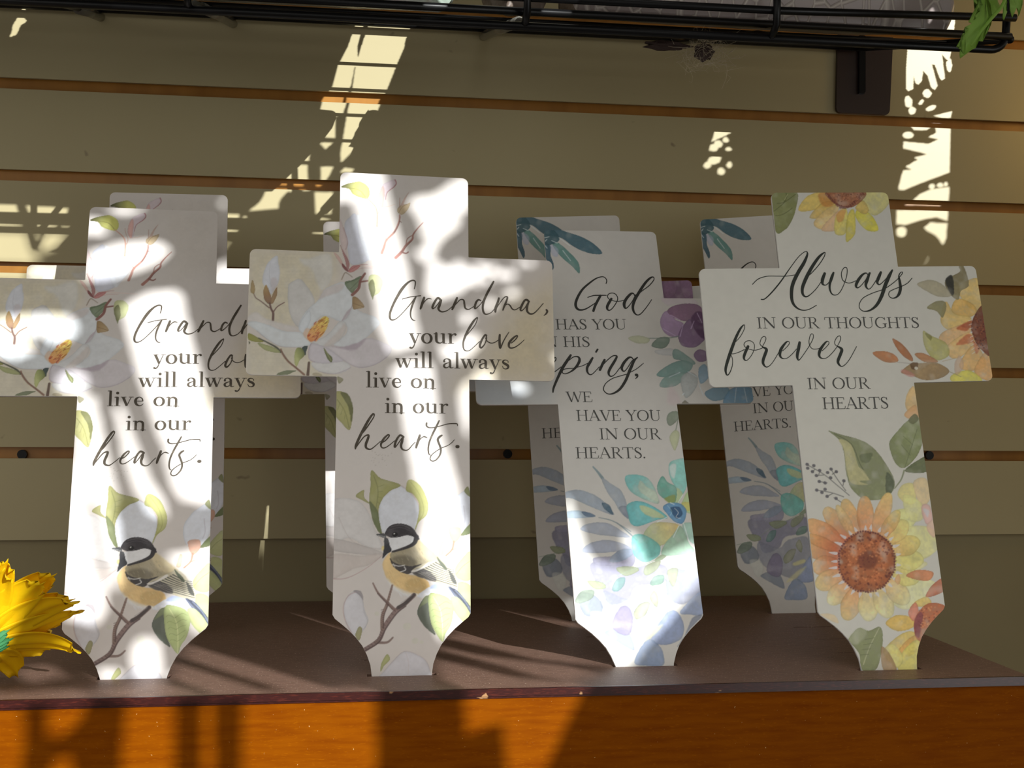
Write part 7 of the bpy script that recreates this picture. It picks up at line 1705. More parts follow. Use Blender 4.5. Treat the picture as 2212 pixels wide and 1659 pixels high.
HOLES_T = [
[75,942,82,943,105,895,113,879,139,837,139,832,162,788,163,784,182,748,193,725,191,717,219,670,203,671,186,698,172,724,159,750,146,787,123,833,105,878],
[86,944,123,949,145,900,156,879,170,846,184,815,196,788,213,748,227,716,237,697,246,672,258,615,244,637,227,669,199,721,166,784,137,837,119,874],
[200,666,214,641,228,616,222,615,216,615,208,640],
[205,606,218,607,232,607,243,589,255,570,239,571,222,572,217,581,211,590,208,598],
[246,604,252,605,257,605,264,588,270,571,268,571,266,571,256,588],
[264,628,267,626,269,622,271,618,271,615,271,613,269,613,267,615,265,618,263,621,261,625,261,628,261,630,262,630],
[212,658,218,659,224,659,225,652,226,644,219,651],
[270,593,269,599,268,604,273,603,278,602,279,598,280,594,275,594],
[216,562,232,563,249,563,254,555,259,546,246,546,234,546,225,554],
[256,562,259,562,262,562,265,556,269,550,266,549,263,549,260,555],
[231,547,241,547,251,546,253,537,255,529,260,518,266,508,255,504,244,500,243,509,242,519,237,533],
[275,547,283,547,291,548,305,524,319,499,312,499,305,499,290,523],
[311,490,316,489,321,488,325,486,329,483,334,479,339,475,345,464,351,454,341,453,331,452,321,471],
[12,498,27,498,42,498,59,474,76,451,59,450,43,449,28,473],
[51,497,70,496,89,494,94,484,98,474,101,460,104,446,96,448,88,451,69,474],
[48,441,66,441,84,442,97,424,110,406,125,389,139,372,115,370,91,369,69,405],
[104,432,105,428,106,426,106,424,105,424,103,425,101,428,98,432,96,435,95,438,96,440,97,440,99,438,101,435],
[103,439,113,439,123,439,127,423,131,408,129,401,126,395,122,401,117,407,110,423],
[110,462,112,459,113,456,114,453,114,451,113,450,111,451,109,453,107,456,105,459,104,462,105,465,106,465,107,465],
[225,493,232,492,240,492,247,481,255,469,259,459,264,448,259,446,254,444,239,468],
[262,431,267,430,272,428,275,417,279,407,270,419],
[253,483,254,481,255,479,254,478,254,478,252,479,251,481,249,483,248,485,247,487,248,488,248,488,250,487,251,485],
[-215,935,-207,920,-198,904,-195,902,-193,900,-192,894,-192,889,-187,878,-183,868,-184,865,-185,862,-191,875,-198,888,-203,901,-208,914,-212,924],
[550,723,560,721,569,719,568,713,567,707,565,701,564,694,557,709],
[577,691,579,687,580,684,579,682,577,682,575,684,572,687,569,690,567,694,566,697,567,699,569,699,571,698,574,695],
[577,701,579,699,579,696,579,695,577,695,575,696,573,698,571,701,570,704,569,706,570,707,571,708,573,706,575,704],
[578,682,580,678,581,675,580,673,578,673,575,674,572,677,570,681,568,685,567,688,568,690,570,690,573,689,576,686],
[593,680,594,678,594,676,593,675,592,675,590,676,588,677,587,679,586,681,586,683,587,684,588,684,590,683,591,682],
[596,657,598,652,600,648,599,644,598,642,595,642,592,644,588,647,586,652,584,657,585,660,586,662,589,663,593,661],
[596,640,598,637,598,634,598,632,596,632,594,633,592,636,589,639,588,643,587,645,587,647,589,647,591,646,594,643],
[618,627,620,623,621,620,620,618,619,618,616,620,613,623,611,626,609,630,608,633,608,635,610,635,612,634,615,631],
[616,643,617,640,618,637,618,635,617,635,615,637,613,639,610,642,609,646,608,648,608,650,609,650,611,649,613,646],
[573,589,575,585,576,582,576,580,575,580,573,582,570,585,568,588,566,592,565,595,565,597,566,597,568,595,570,593],
[599,514,601,509,603,505,604,502,603,502,601,505,598,509,594,514,591,519,589,523,589,525,590,525,592,523,595,519],
[614,944,657,950,669,927,674,916,672,916,659,929,690,882,697,871,697,865,690,873,667,903,664,903,680,881,700,853,704,842,697,847,675,877,664,888,678,862,680,853,675,856,663,873,681,842,680,836,675,840,646,888],
[706,833,708,828,709,824,709,822,707,822,704,824,701,827,697,832,695,836,694,840,694,843,696,843,699,841,703,837],
[697,814,701,807,704,802,705,798,704,797,701,798,697,802,693,808,689,814,686,820,685,823,686,825,689,823,693,819],
[715,790,717,786,718,783,718,781,716,780,714,782,711,785,708,789,706,793,705,797,705,799,707,799,709,797,713,794],
[729,803,730,800,731,796,731,793,730,791,728,790,726,791,724,793,722,796,722,799,722,802,723,804,724,805,727,805],
[707,817,709,815,710,812,711,809,712,806,712,805,711,804,710,805,708,806,707,809,706,812,705,815,705,817,706,818],
[685,904,689,896,692,890,693,887,692,887,688,890,684,896,679,903,675,910,673,916,672,920,673,920,676,917,680,911],
[740,779,743,782,745,785,748,788,752,792,756,784,760,776,756,775,751,775,746,777],
[586,989,594,995,603,1002,610,1011,618,1021,627,1005,635,990,613,986,591,983,588,986],
[731,753,743,754,755,755,754,750,754,744,748,743,742,743,737,748],
[757,754,772,756,838,644,825,616,818,597,810,602,798,626,789,645,797,647,786,654,788,672,781,677,790,685,782,689,757,698,748,714,776,711,779,723,766,727,767,739],
[749,730,750,727,751,724,749,722,747,722,744,723,741,726,738,729,736,733,736,736,737,738,740,738,743,737,746,734],
[851,613,852,610,852,608,851,607,850,607,848,608,846,610,844,612,843,615,843,617,843,618,845,618,847,617,849,615],
[844,609,845,606,846,603,846,602,844,602,843,603,840,605,838,608,837,611,836,613,837,615,838,615,840,614,842,612],
[853,616,855,613,855,611,855,610,854,610,853,611,851,613,850,616,848,618,848,620,848,621,849,621,850,620,852,618],
[806,609,813,609,820,610,818,604,815,597,814,598,812,599,809,604],
[842,573,841,581,840,589,842,595,844,601,851,605,859,609,869,592,879,574,860,574],
[840,549,866,551,891,553,899,540,906,527,898,531,890,535,885,532,880,529,875,522,870,514,865,515,860,515,850,532],
[892,510,892,516,891,522,901,521,910,521,919,504,929,487,933,478,937,468,928,478,918,489,910,495,901,501,897,505],
[881,497,884,492,885,488,885,485,882,485,879,487,875,491,871,497,868,502,867,507,868,509,870,509,874,507,878,503],
[945,429,946,426,946,424,946,423,945,423,943,425,942,429,940,432,939,436,938,438,939,439,940,438,941,436,943,433],
]
def outline():
    """closed outline of the board in mm, from the neck's lower left, anticlockwise seen from the front"""
    a, b = WS / 2, WA / 2
    neck = NECK                                                    # right side profile, top to bottom
    right = [(neck[-1][0], -16.0)] + neck[::-1]
    pts = list(right)
    def corner(cx, cy, r, a0, a1):
        return [(cx + r * math.cos(math.radians(t)), cy + r * math.sin(math.radians(t))) for t in np.linspace(a0, a1, 6)]
    r = 4.2
    pts += [(a, YAB)]
    pts += corner(b - r, YAB + r, r, -90, 0) + corner(b - r, YAT - r, r, 0, 90)
    pts += [(a, YAT)]
    pts += corner(a - r, YT - r, r, 0, 90)
    left = [(-x, y) for x, y in pts[::-1]]
    return np.array(pts + left)
OUT = outline()
RES = 0.45
GX = np.arange(-109.0, 109.01, RES); GY = np.arange(-17.5, YT + 1.5, RES)
PX, PY = np.meshgrid(GX, GY)
def sdf(poly, X, Y):
    """signed distance, positive inside; and nearest boundary point"""
    a = poly; b = np.roll(poly, -1, 0)
    best = np.full(X.shape, 1e9, np.float32); ins = np.zeros(X.shape, bool)
    for (x0, y0), (x1, y1) in zip(a, b):
        dx, dy = x1 - x0, y1 - y0; l2 = dx * dx + dy * dy
        if l2 < 1e-12: continue
        t = np.clip(((X - x0) * dx + (Y - y0) * dy) / l2, 0, 1)
        best = np.minimum(best, (X - x0 - t * dx) ** 2 + (Y - y0 - t * dy) ** 2)
        if y0 != y1: ins ^= ((y0 > Y) != (y1 > Y)) & (X < x0 + (Y - y0) * dx / (dy if dy else 1e-9))
    d = np.sqrt(best); return np.where(ins, d, -d)
def nearest(poly, X, Y):
    a = poly; b = np.roll(poly, -1, 0); best = np.full(X.shape, 1e9); bx = X.copy(); by = Y.copy()
    for (x0, y0), (x1, y1) in zip(a, b):
        dx, dy = x1 - x0, y1 - y0; l2 = dx * dx + dy * dy
        if l2 < 1e-12: continue
        t = np.clip(((X - x0) * dx + (Y - y0) * dy) / l2, 0, 1); qx, qy = x0 + t * dx, y0 + t * dy
        d = (X - qx) ** 2 + (Y - qy) ** 2; k = d < best; best[k] = d[k]; bx[k] = qx[k]; by[k] = qy[k]
    return bx, by
RNG = np.random.default_rng(7)
def vnoise(cell):
    h, w = int((GY[-1] - GY[0]) / cell) + 4, int((GX[-1] - GX[0]) / cell) + 4
    g = RNG.random((h, w)); u = (PX - GX[0]) / cell; v = (PY - GY[0]) / cell
    i, j = v.astype(int), u.astype(int); fy, fx = v - i, u - j
    fx = fx * fx * (3 - 2 * fx); fy = fy * fy * (3 - 2 * fy)
    return (g[i, j] * (1 - fx) + g[i, j + 1] * fx) * (1 - fy) + (g[i + 1, j] * (1 - fx) + g[i + 1, j + 1] * fx) * fy - .5
N1 = vnoise(1.3); N2 = vnoise(3.5); N3 = vnoise(9.0)
NB = vnoise(5.5) + .4 * N2
NG = .45 * N1 + .55 * N2 + .6 * N3; NW = .6 * N1 + .7 * N2
LABELS = ['paper', 'flowers', 'leaves', 'twigs', 'bird']; SINGLE = ['paper', 'flower', 'leaf', 'twig', 'bird']
def components(mask):
    """4-connected pieces of a mask, by joining the runs of neighbouring rows"""
    lab = np.zeros(mask.shape, np.int32); par = [0]
    def find(i):
        while par[i] != i: par[i] = par[par[i]]; i = par[i]
        return i
    prev = []
    for r in range(mask.shape[0]):
        e = np.flatnonzero(np.diff(np.concatenate([[0], mask[r].astype(np.int8), [0]]))); cur = []
        for a, b in zip(e[::2], e[1::2]):
            k = 0
            for (pa, pb, pk) in prev:
                if pa < b and a < pb:
                    root = find(pk)
                    if k == 0: k = root
                    elif root != k: par[max(root, k)] = min(root, k); k = min(root, k)
            if k == 0: k = len(par); par.append(k)
            lab[r, a:b] = k; cur.append((a, b, k))
        prev = cur
    roots = np.array([find(i) for i in range(len(par))]); u, inv = np.unique(roots, return_inverse=True)
    return inv[lab], len(u) - 1
OUT_SD = sdf(OUT, PX, PY)
def paint(ops, paper):
    can = np.empty(PX.shape + (3,), np.float32); can[:] = np.array(paper, np.float32) * (1 + .012 * (N2 + N3))[..., None]
    lab = np.zeros(PX.shape, np.int8)
    for op in ops:
        k, li = op[0], op[1]
        if k == 0:
            _, _, pts, colr, a, soft, edge, gran, grad, curve = op
            P = np.array(pts).reshape(-1, 2) / 10.0
            if curve: P = spline(P)
            soft *= .35; pad = soft * 2 + .8
            lo, hi = P.min(0) - pad, P.max(0) + pad
        else:
            _, _, pts, colr, a = op
            P = np.array(pts).reshape(-1, 3) / 10.0
            if len(P) > 2: P = spline(P, False, 4)
            pad = P[:, 2].max() + .6; lo, hi = P[:, :2].min(0) - pad, P[:, :2].max(0) + pad
        x0, x1 = np.searchsorted(GX, [lo[0], hi[0]]); y0, y1 = np.searchsorted(GY, [lo[1], hi[1]])
        if x1 <= x0 or y1 <= y0: continue
        sl_ = (slice(y0, y1), slice(x0, x1)); X, Y = PX[sl_], PY[sl_]
        c = np.array(colr, np.float32)
        if k == 0:
            sd = sdf(P, X, Y) + .55 * NW[sl_] * min(1, soft * 3)
            cov = np.clip(.5 + sd / (2 * max(soft, .14)), 0, 1); cov = cov * cov * (3 - 2 * cov)
            if grad is not None:
                gx0, gy0, gx1, gy1, c2 = grad; gx0, gy0, gx1, gy1 = gx0 / 10, gy0 / 10, gx1 / 10, gy1 / 10
                t = np.clip(((X - gx0) * (gx1 - gx0) + (Y - gy0) * (gy1 - gy0)) / ((gx1 - gx0) ** 2 + (gy1 - gy0) ** 2 + 1e-9), 0, 1)
                c = c * (1 - t[..., None]) + np.array(c2, np.float32) * t[..., None]
            rim = np.exp(-np.maximum(sd, 0) / .65) * edge * .33
            c = c * (1 - rim - gran * .55 * NG[sl_])[..., None] + (255 - c) * np.clip(gran * 1.9 * (NB[sl_] - .05), 0, .5)[..., None]
            al = np.clip(a * cov * (1 - gran * 1.1 * np.maximum(NG[sl_], 0)), 0, 1)
        else:
            best = np.full(X.shape, -9.0)
            for (ax, ay, aw), (bx, by, bw) in zip(P[:-1], P[1:]):
                dx, dy = bx - ax, by - ay; t = np.clip(((X - ax) * dx + (Y - ay) * dy) / (dx * dx + dy * dy + 1e-9), 0, 1)
                best = np.maximum(best, (aw + (bw - aw) * t) / 2 - np.hypot(X - ax - t * dx, Y - ay - t * dy))
            al = a * np.clip(.5 + best / .5, 0, 1)
            c = c * (1 - .12 * NG[sl_])[..., None]
        can[sl_] = can[sl_] * (1 - al[..., None]) + c * al[..., None]
        if k == 0: lab[sl_][al > .35] = li
        elif P[:, 2].max() > .9: lab[sl_][al > .4] = li
    return np.clip(can, 0, 255), lab
THICK = 2.6
def board_parts(kind, ops, paper):
    can, lab = paint(ops, paper); lin = srgb(can)
    ins = OUT_SD > 0
    q = ins[:-1, :-1] | ins[1:, :-1] | ins[:-1, 1:] | ins[1:, 1:]
    X, Y = PX.copy(), PY.copy()
    need = np.zeros(ins.shape, bool)
    need[:-1, :-1] |= q; need[1:, :-1] |= q; need[:-1, 1:] |= q; need[1:, 1:] |= q
    mv = need & ~ins
    X[mv], Y[mv] = nearest(OUT, X[mv], Y[mv])
    # drop the label's crumbs: a face belongs to the label of its lower left vertex
    fl = lab[:-1, :-1]; idx = np.arange(ins.size).reshape(ins.shape)
    quads = np.stack([idx[:-1, :-1], idx[:-1, 1:], idx[1:, 1:], idx[1:, :-1]], -1)
    parts = []
    fl = fl.copy(); jobs = []
    for li in range(1, len(LABELS)):
        cl, nc = components(q & (fl == li)); cnt = np.bincount(cl.ravel(), minlength=nc + 1); cnt[0] = 0
        for c_ in range(1, nc + 1):
            if cnt[c_] < 260: fl[cl == c_] = 0
        for c_ in np.argsort(-cnt):
            if cnt[c_] >= 260: jobs.append((li, cl == c_))
    jobs.insert(0, (0, q & (fl == 0)))
    for li, sel in jobs:
        Q = quads[sel]; used, inv = np.unique(Q, return_inverse=True); inv = inv.reshape(Q.shape)
        co = np.stack([X.ravel()[used] / 1000, np.zeros(len(used)), Y.ravel()[used] / 1000], 1)
        cc = np.ones((len(used), 4), np.float32); cc[:, :3] = lin.reshape(-1, 3)[used]
        if li == 0:   # the paper print shares the board's mesh: solid board behind it
            n = len(used); ol = OUT / 1000; m = len(ol)
            co = np.vstack([co, np.stack([ol[:, 0], np.full(m, .00015), ol[:, 1]], 1), np.stack([ol[:, 0], np.full(m, THICK / 1000), ol[:, 1]], 1)])
            cc = np.vstack([cc, np.tile(np.array([[.86, .85, .83, 1]], np.float32), (2 * m, 1))])
            faces_extra = [[n + i, n + (i + 1) % m, n + m + (i + 1) % m, n + m + i][::-1] for i in range(m)] + [[n + i for i in range(m)], [n + m + i for i in range(m)][::-1]]
        else: faces_extra = []
        loops = np.concatenate([inv.ravel()] + [np.array(f) for f in faces_extra]).astype(np.int32)
        sizes = np.concatenate([np.full(len(Q), 4), np.array([len(f) for f in faces_extra], int)]).astype(np.int32)
        me = bpy.data.meshes.new(('board' if li == 0 else 'printed_' + LABELS[li]) + '_' + kind)
        me.vertices.add(len(co)); me.vertices.foreach_set('co', co.astype(np.float32).ravel())
        me.loops.add(len(loops)); me.loops.foreach_set('vertex_index', loops)
        me.polygons.add(len(sizes)); me.polygons.foreach_set('loop_start', np.concatenate([[0], np.cumsum(sizes)[:-1]]).astype(np.int32))
        me.update(calc_edges=True)
        at = me.color_attributes.new('print', 'FLOAT_COLOR', 'POINT'); at.data.foreach_set('color', cc.ravel())
        me.materials.append(M_print); me.validate(); parts.append(('board' if li == 0 else 'printed_' + SINGLE[li], me))
    return parts
# ---- lettering
def ribbon(mb, pts, depth, closed_caps=True):
    p = np.asarray(pts, float)
    if len(p) < 2: return
    d = np.gradient(p[:, :2], axis=0); d /= np.linalg.norm(d, axis=1)[:, None] + 1e-9
    nrm = np.stack([-d[:, 1], d[:, 0]], 1); L = p[:, :2] + nrm * p[:, 2:3] / 2; R = p[:, :2] - nrm * p[:, 2:3] / 2
    n = len(p); v = [(x / 1000, -depth, y / 1000) for x, y in L] + [(x / 1000, -depth, y / 1000) for x, y in R]
    mb.add(v, [(i, n + i, n + i + 1, i + 1) for i in range(n - 1)])
    if closed_caps:
        for k, sg in ((0, -1), (n - 1, 1)):
            r = p[k, 2] / 2; c = p[k, :2]; a0 = math.atan2(nrm[k, 1], nrm[k, 0]); arc = [c + r * np.array([math.cos(a0 - sg * t), math.sin(a0 - sg * t)]) for t in np.linspace(0, math.pi, 7)]
            mb.add([(x / 1000, -depth, y / 1000) for x, y in arc], [tuple(range(7)) if sg < 0 else tuple(range(7))[::-1]])
TH, TK = .036, .115
def ring(cx, cy, rx, ry, thin, thick, a0=0, a1=360, n=28):
    return [(cx + rx * math.cos(math.radians(t)), cy + ry * math.sin(math.radians(t)), thin + (thick - thin) * abs(math.cos(math.radians(t))) ** 1.3) for t in np.linspace(a0, a1, n)]
def hs(x0, x1, y): return [(x0, y, TH), (x1, y, TH)]
CAPS = {
 'I': (.40, [[(.2, 0, TK), (.2, 1, TK)], hs(.05, .35, .018), hs(.05, .35, .982)]),
 'N': (.92, [[(.16, 0, .04), (.16, 1, .04)], [(.15, .985, .13), (.76, .03, .13)], [(.77, 0, .04), (.77, 1, .04)], hs(.03, .30, .018), hs(.02, .2, .982), hs(.64, .90, .982)]),
 'O': (.88, [ring(.44, .5, .36, .49, .035, .125)]),
 'U': (.86, [[(.17, 1, TK), (.17, .36, TK), (.19, .20, .1), (.27, .06, .06), (.43, .012, .045), (.58, .06, .045), (.67, .18, .042), (.69, .36, .04), (.69, 1, .04)], hs(.02, .32, .982), hs(.56, .82, .982)]),
 'R': (.78, [[(.17, 0, TK), (.17, 1, TK)], hs(.02, .32, .018), [(.03, .982, TH), (.36, .982, .04), (.50, .93, .07), (.555, .76, TK), (.50, .58, .07), (.36, .515, .04), (.17, .515, TH)], [(.36, .52, .1), (.70, .02, .1)], hs(.62, .82, .018)]),
 'T': (.76, [[(.38, 0, TK), (.38, 1, TK)], hs(.23, .53, .018), hs(.03, .73, .98), [(.045, .98, .045), (.03, .76, .02)], [(.715, .98, .045), (.73, .76, .02)]]),
 'H': (.88, [[(.17, 0, TK), (.17, 1, TK)], [(.70, 0, TK), (.70, 1, TK)], hs(.17, .70, .52), hs(.02, .32, .018), hs(.02, .32, .982), hs(.55, .85, .018), hs(.55, .85, .982)]),
 'G': (.86, [[(.72, .80, .03), (.64, .92, .05), (.46, .985, .045), (.28, .93, .08), (.14, .74, .11), (.10, .5, .125), (.14, .26, .11), (.28, .07, .075), (.46, .015, .045), (.60, .05, .05), (.72, .12, .06)], [(.72, .06, TK), (.72, .40, TK)], hs(.56, .84, .40), [(.72, .99, .03), (.725, .74, .03)]]),
 'S': (.58, [[(.47, .78, .03), (.42, .92, .05), (.29, .985, .045), (.15, .92, .08), (.11, .77, .11), (.20, .61, .13), (.36, .48, .135), (.47, .32, .12), (.46, .15, .1), (.36, .04, .06), (.24, .015, .045), (.12, .08, .05), (.07, .24, .03)], [(.475, .99, .03), (.48, .74, .03)], [(.075, .30, .03), (.07, .02, .03)]]),
 'E': (.70, [[(.17, 0, TK), (.17, 1, TK)], hs(.02, .60, .982), hs(.17, .46, .52), hs(.02, .62, .018), [(.59, .98, .045), (.61, .77, .02)], [(.46, .62, .03), (.46, .42, .03)], [(.62, .02, .045), (.66, .25, .02)]]),
 'A': (.80, [[(.08, .01, .04), (.39, .97, .04)], [(.38, 1.01, .12), (.70, .01, .13)], hs(.2, .56, .34), hs(-.02, .22, .018), hs(.56, .84, .018)]),
 'V': (.78, [[(.10, .99, .13), (.40, .0, .11)], [(.40, .01, .04), (.69, .99, .04)], hs(-.02, .26, .982), hs(.56, .82, .982)]),
 'Y': (.76, [[(.09, .99, .13), (.38, .46, .11)], [(.38, .47, .04), (.67, .99, .04)], [(.38, .5, TK), (.38, 0, TK)], hs(-.02, .25, .982), hs(.55, .79, .982), hs(.23, .53, .018)]),
 'W': (1.10, [[(.10, .99, .13), (.36, .0, .11)], [(.36, .01, .04), (.57, .97, .04)], [(.54, .99, .13), (.80, .0, .11)], [(.80, .01, .04), (1.03, .99, .04)], hs(-.02, .24, .982), hs(.92, 1.14, .982)]),
 '.': (.24, [[(.10, .06, .13), (.115, .06, .13)]]), ' ': (.36, [])}
K, Kt = .23, .065
def slab(x0, x1, y): return [(x0, y, .05), (x1, y, .05)]
LOW = {
 'i': (.56, [[(.28, 0, K), (.28, 1.0, K)], slab(.04, .53, .025), [(.05, .955, .07), (.28, .985, .09)], [(.27, 1.42, .27), (.285, 1.42, .27)]]),
 'l': (.56, [[(.28, 0, K), (.28, 1.68, K)], slab(.04, .53, .025), [(.05, 1.63, .07), (.28, 1.66, .09)]]),
 'n': (1.16, [[(.28, 0, K), (.28, 1.0, K)], slab(.04, .53, .025), [(.05, .955, .07), (.28, .985, .09)], [(.34, .78, .06), (.48, .93, .12), (.64, .95, .16), (.80, .85, .22), (.86, .66, K), (.86, 0, K)], slab(.63, 1.12, .025)]),
 'r': (.82, [[(.28, 0, K), (.28, 1.0, K)], slab(.04, .55, .025), [(.05, .955, .07), (.28, .985, .09)], [(.36, .72, .05), (.46, .88, .08), (.58, .96, .1), (.68, .95, .16), (.70, .90, .22)]]),
 'u': (1.16, [[(.26, 1.0, K), (.26, .34, K), (.32, .16, .2), (.46, .06, .14), (.64, .07, .09), (.80, .22, .06)], [(.86, 1.0, K), (.86, 0.02, K)], [(.04, .955, .07), (.26, .985, .08)], [(.62, .955, .07), (.86, .985, .08)], slab(.86, 1.12, .03)]),
 'o': (1.02, [ring(.5, .5, .36, .47, .07, .25)]),
 'e': (.90, [[(.20, .54, .05), (.76, .54, .07)], [(.76, .55, .1), (.72, .76, .12), (.60, .92, .09), (.46, .965, .075), (.28, .86, .17), (.18, .64, .24), (.18, .42, .25), (.28, .16, .2), (.48, .04, .11), (.66, .09, .075), (.80, .24, .05)]]),
 'a': (.98, [[(.18, .70, .2), (.20, .86, .13), (.36, .965, .075), (.54, .93, .13), (.65, .80, .21), (.67, .60, K), (.67, .20, K), (.73, .06, .13), (.86, .06, .06), (.93, .10, .04)], [(.66, .60, .05), (.40, .52, .09), (.21, .38, .17), (.17, .22, .21), (.25, .07, .15), (.42, .06, .09), (.62, .22, .05)]]),
 's': (.76, [[(.60, .68, .04), (.58, .86, .07), (.40, .965, .075), (.22, .90, .14), (.17, .74, .2), (.28, .60, .23), (.48, .48, .25), (.60, .32, .22), (.56, .12, .15), (.38, .035, .08), (.20, .10, .075), (.12, .32, .04)]]),
 'v': (.98, [[(.17, .97, .25), (.48, .02, .2)], [(.48, .02, .07), (.80, .97, .06)], slab(-.02, .42, .972), slab(.62, 1.0, .972)]),
 'w': (1.44, [[(.17, .97, .25), (.44, .02, .2)], [(.44, .02, .07), (.72, .95, .07)], [(.68, .97, .25), (.96, .02, .2)], [(.96, .02, .07), (1.26, .97, .06)], slab(-.02, .42, .972), slab(.52, .9, .972), slab(1.08, 1.46, .972)]),
 'y': (.98, [[(.17, .97, .25), (.50, .03, .2)], [(.82, .97, .06), (.48, .0, .08), (.36, -.32, .11), (.22, -.46, .14), (.10, -.42, .2)], slab(-.02, .42, .972), slab(.64, 1.02, .972)])}
def letter_meshes(kind, script, lines, m, m2):
    out = []
    for word in script:
        mb = MB()
        for k, st in enumerate(word):
            p = np.array(st).reshape(-1, 3) / 100.0; p[:, 2] *= 1.12
            ribbon(mb, spline(p, False, 5), .00012 + (k % 14) * .000008)
        out.append(('script_word', mb.mesh('script_word_' + kind, mats=(m,))))
    for text, style, xa, ya, xb, yb, h in lines:
        G = CAPS if style == 'c' else LOW
        adv = sum(G[c][0] for c in text); ln = math.hypot(xb - xa, yb - ya); ux, uy = (xb - xa) / ln, (yb - ya) / ln
        sx = ln / (adv - .05); x = -.02; mb = MB(); k = 0
        for c in text + ' ':
            if c == ' ' and mb.f: out.append(('printed_word', mb.mesh('printed_word_' + kind, mats=(m2,)))); mb = MB()
            for st in G[c][1] if c != ' ' else []:
                p = np.array(st); sc = (sx * .35 + h * .65)
                q = np.stack([xa + (x + p[:, 0]) * sx * ux - p[:, 1] * h * uy, ya + (x + p[:, 0]) * sx * uy + p[:, 1] * h * ux, np.maximum(p[:, 2] * sc, .40)], 1)
                if len(q) > 2: q = spline(q, False, 5)
                dot = len(st) == 2 and abs(st[0][0] - st[1][0]) < .03 and abs(st[0][1] - st[1][1]) < .03
                ribbon(mb, q, .00012 + (k % 14) * .000008, dot or len(st) > 4); k += 1
            x += G[c][0] if c != ' ' else CAPS[' '][0]
    return out
DES = {}
for kind, paper, mi_, ms_ in (('A', (224, 217, 213), M_inkA, M_inkA), ('B', (226, 224, 220), M_inkB, M_inkS), ('C', (229, 228, 220), M_inkC, M_inkS)):
    DES[kind] = board_parts(kind, OPS[kind], paper)
    DES[kind] += letter_meshes(kind, SCRIPT[kind], LINES[kind], mi_, ms_)
for i, (kind, loc, rot, di, label, grp) in enumerate(POSES):
    t = thing('memorial_cross', label, 'cross', loc, grp); t.rotation_mode = 'XYZ'
    t.matrix_world = Matrix.Translation(Vector(loc)) @ Matrix([list(r) for r in rot]).to_4x4()
    for pn, me in DES[kind]: link(pn, me, None, t, (0, 0, -di))

# ------------------------------------------------------------------ slat wall
def slatwall():
    x0, x1 = -.9, 1.3
    v, f, mi = [], [], []
    def quad(y0, z0, y1, z1, m):
        n = len(v); v.extend([(x0, y0, z0), (x1, y0, z0), (x1, y1, z1), (x0, y1, z1)]); f.append((n, n + 1, n + 2, n + 3)); mi.append(m)
    g = [(ZG0 - k * SP, ZG0 - k * SP - TG) for k in range(-4, 5)]      # groove tops and bottoms
    top = g[0][0] + SP - TG; zb = ZG0 - 5 * SP
    prev = top
    D = .0075; LIP = .003
    for zt, zb_ in g:
        quad(YW, zt, YW, prev, 0)
        quad(YW, zt, YW + LIP, zt, 0); quad(YW + LIP, zt, YW + LIP, zt + .003, 1); quad(YW + LIP, zt + .003, YW + D, zt + .003, 1)
        quad(YW + D, zb_ - .003, YW + D, zt + .003, 1)
        quad(YW + LIP, zb_ - .003, YW + D, zb_ - .003, 1); quad(YW + LIP, zb_ - .003, YW + LIP, zb_, 1); quad(YW, zb_, YW + LIP, zb_, 0)
        prev = zb_
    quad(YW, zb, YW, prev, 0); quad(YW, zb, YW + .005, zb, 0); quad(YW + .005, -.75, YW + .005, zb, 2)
    return mesh('wall_back', v, f, mats=(M_wall, M_groove, M_low), mi=mi)
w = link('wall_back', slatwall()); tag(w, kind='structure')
fl_ = link('floor', mesh('floor', [(-7, -7, -.7255), (7, -7, -.7255), (7, 1.3, -.7255), (-7, 1.3, -.7255)], [(0, 1, 2, 3)], mats=(M_floor,))); tag(fl_, kind='structure')
SCREW_LABELS = ['dark screw in the brown groove at the far left, beside the left front cross', 'dark screw in the brown groove just right of the middle cross stem', 'dark screw in the brown groove right of the sunflower cross stem']
for hx, hy in SCREWS:
    hb = MB(); hb.tube([(hx, YW + .0030, hy), (hx, YW + .0073, hy)], .0042, 14); so_ = link('screw_head', hb.mesh('screw_head', False, (M_wire,))); tag(so_, SCREW_LABELS[len([o for o in COL.objects if o.name.startswith('screw_head')]) - 1], 'screw', 'screws in the groove'); so_.location = (0, 0, 0)
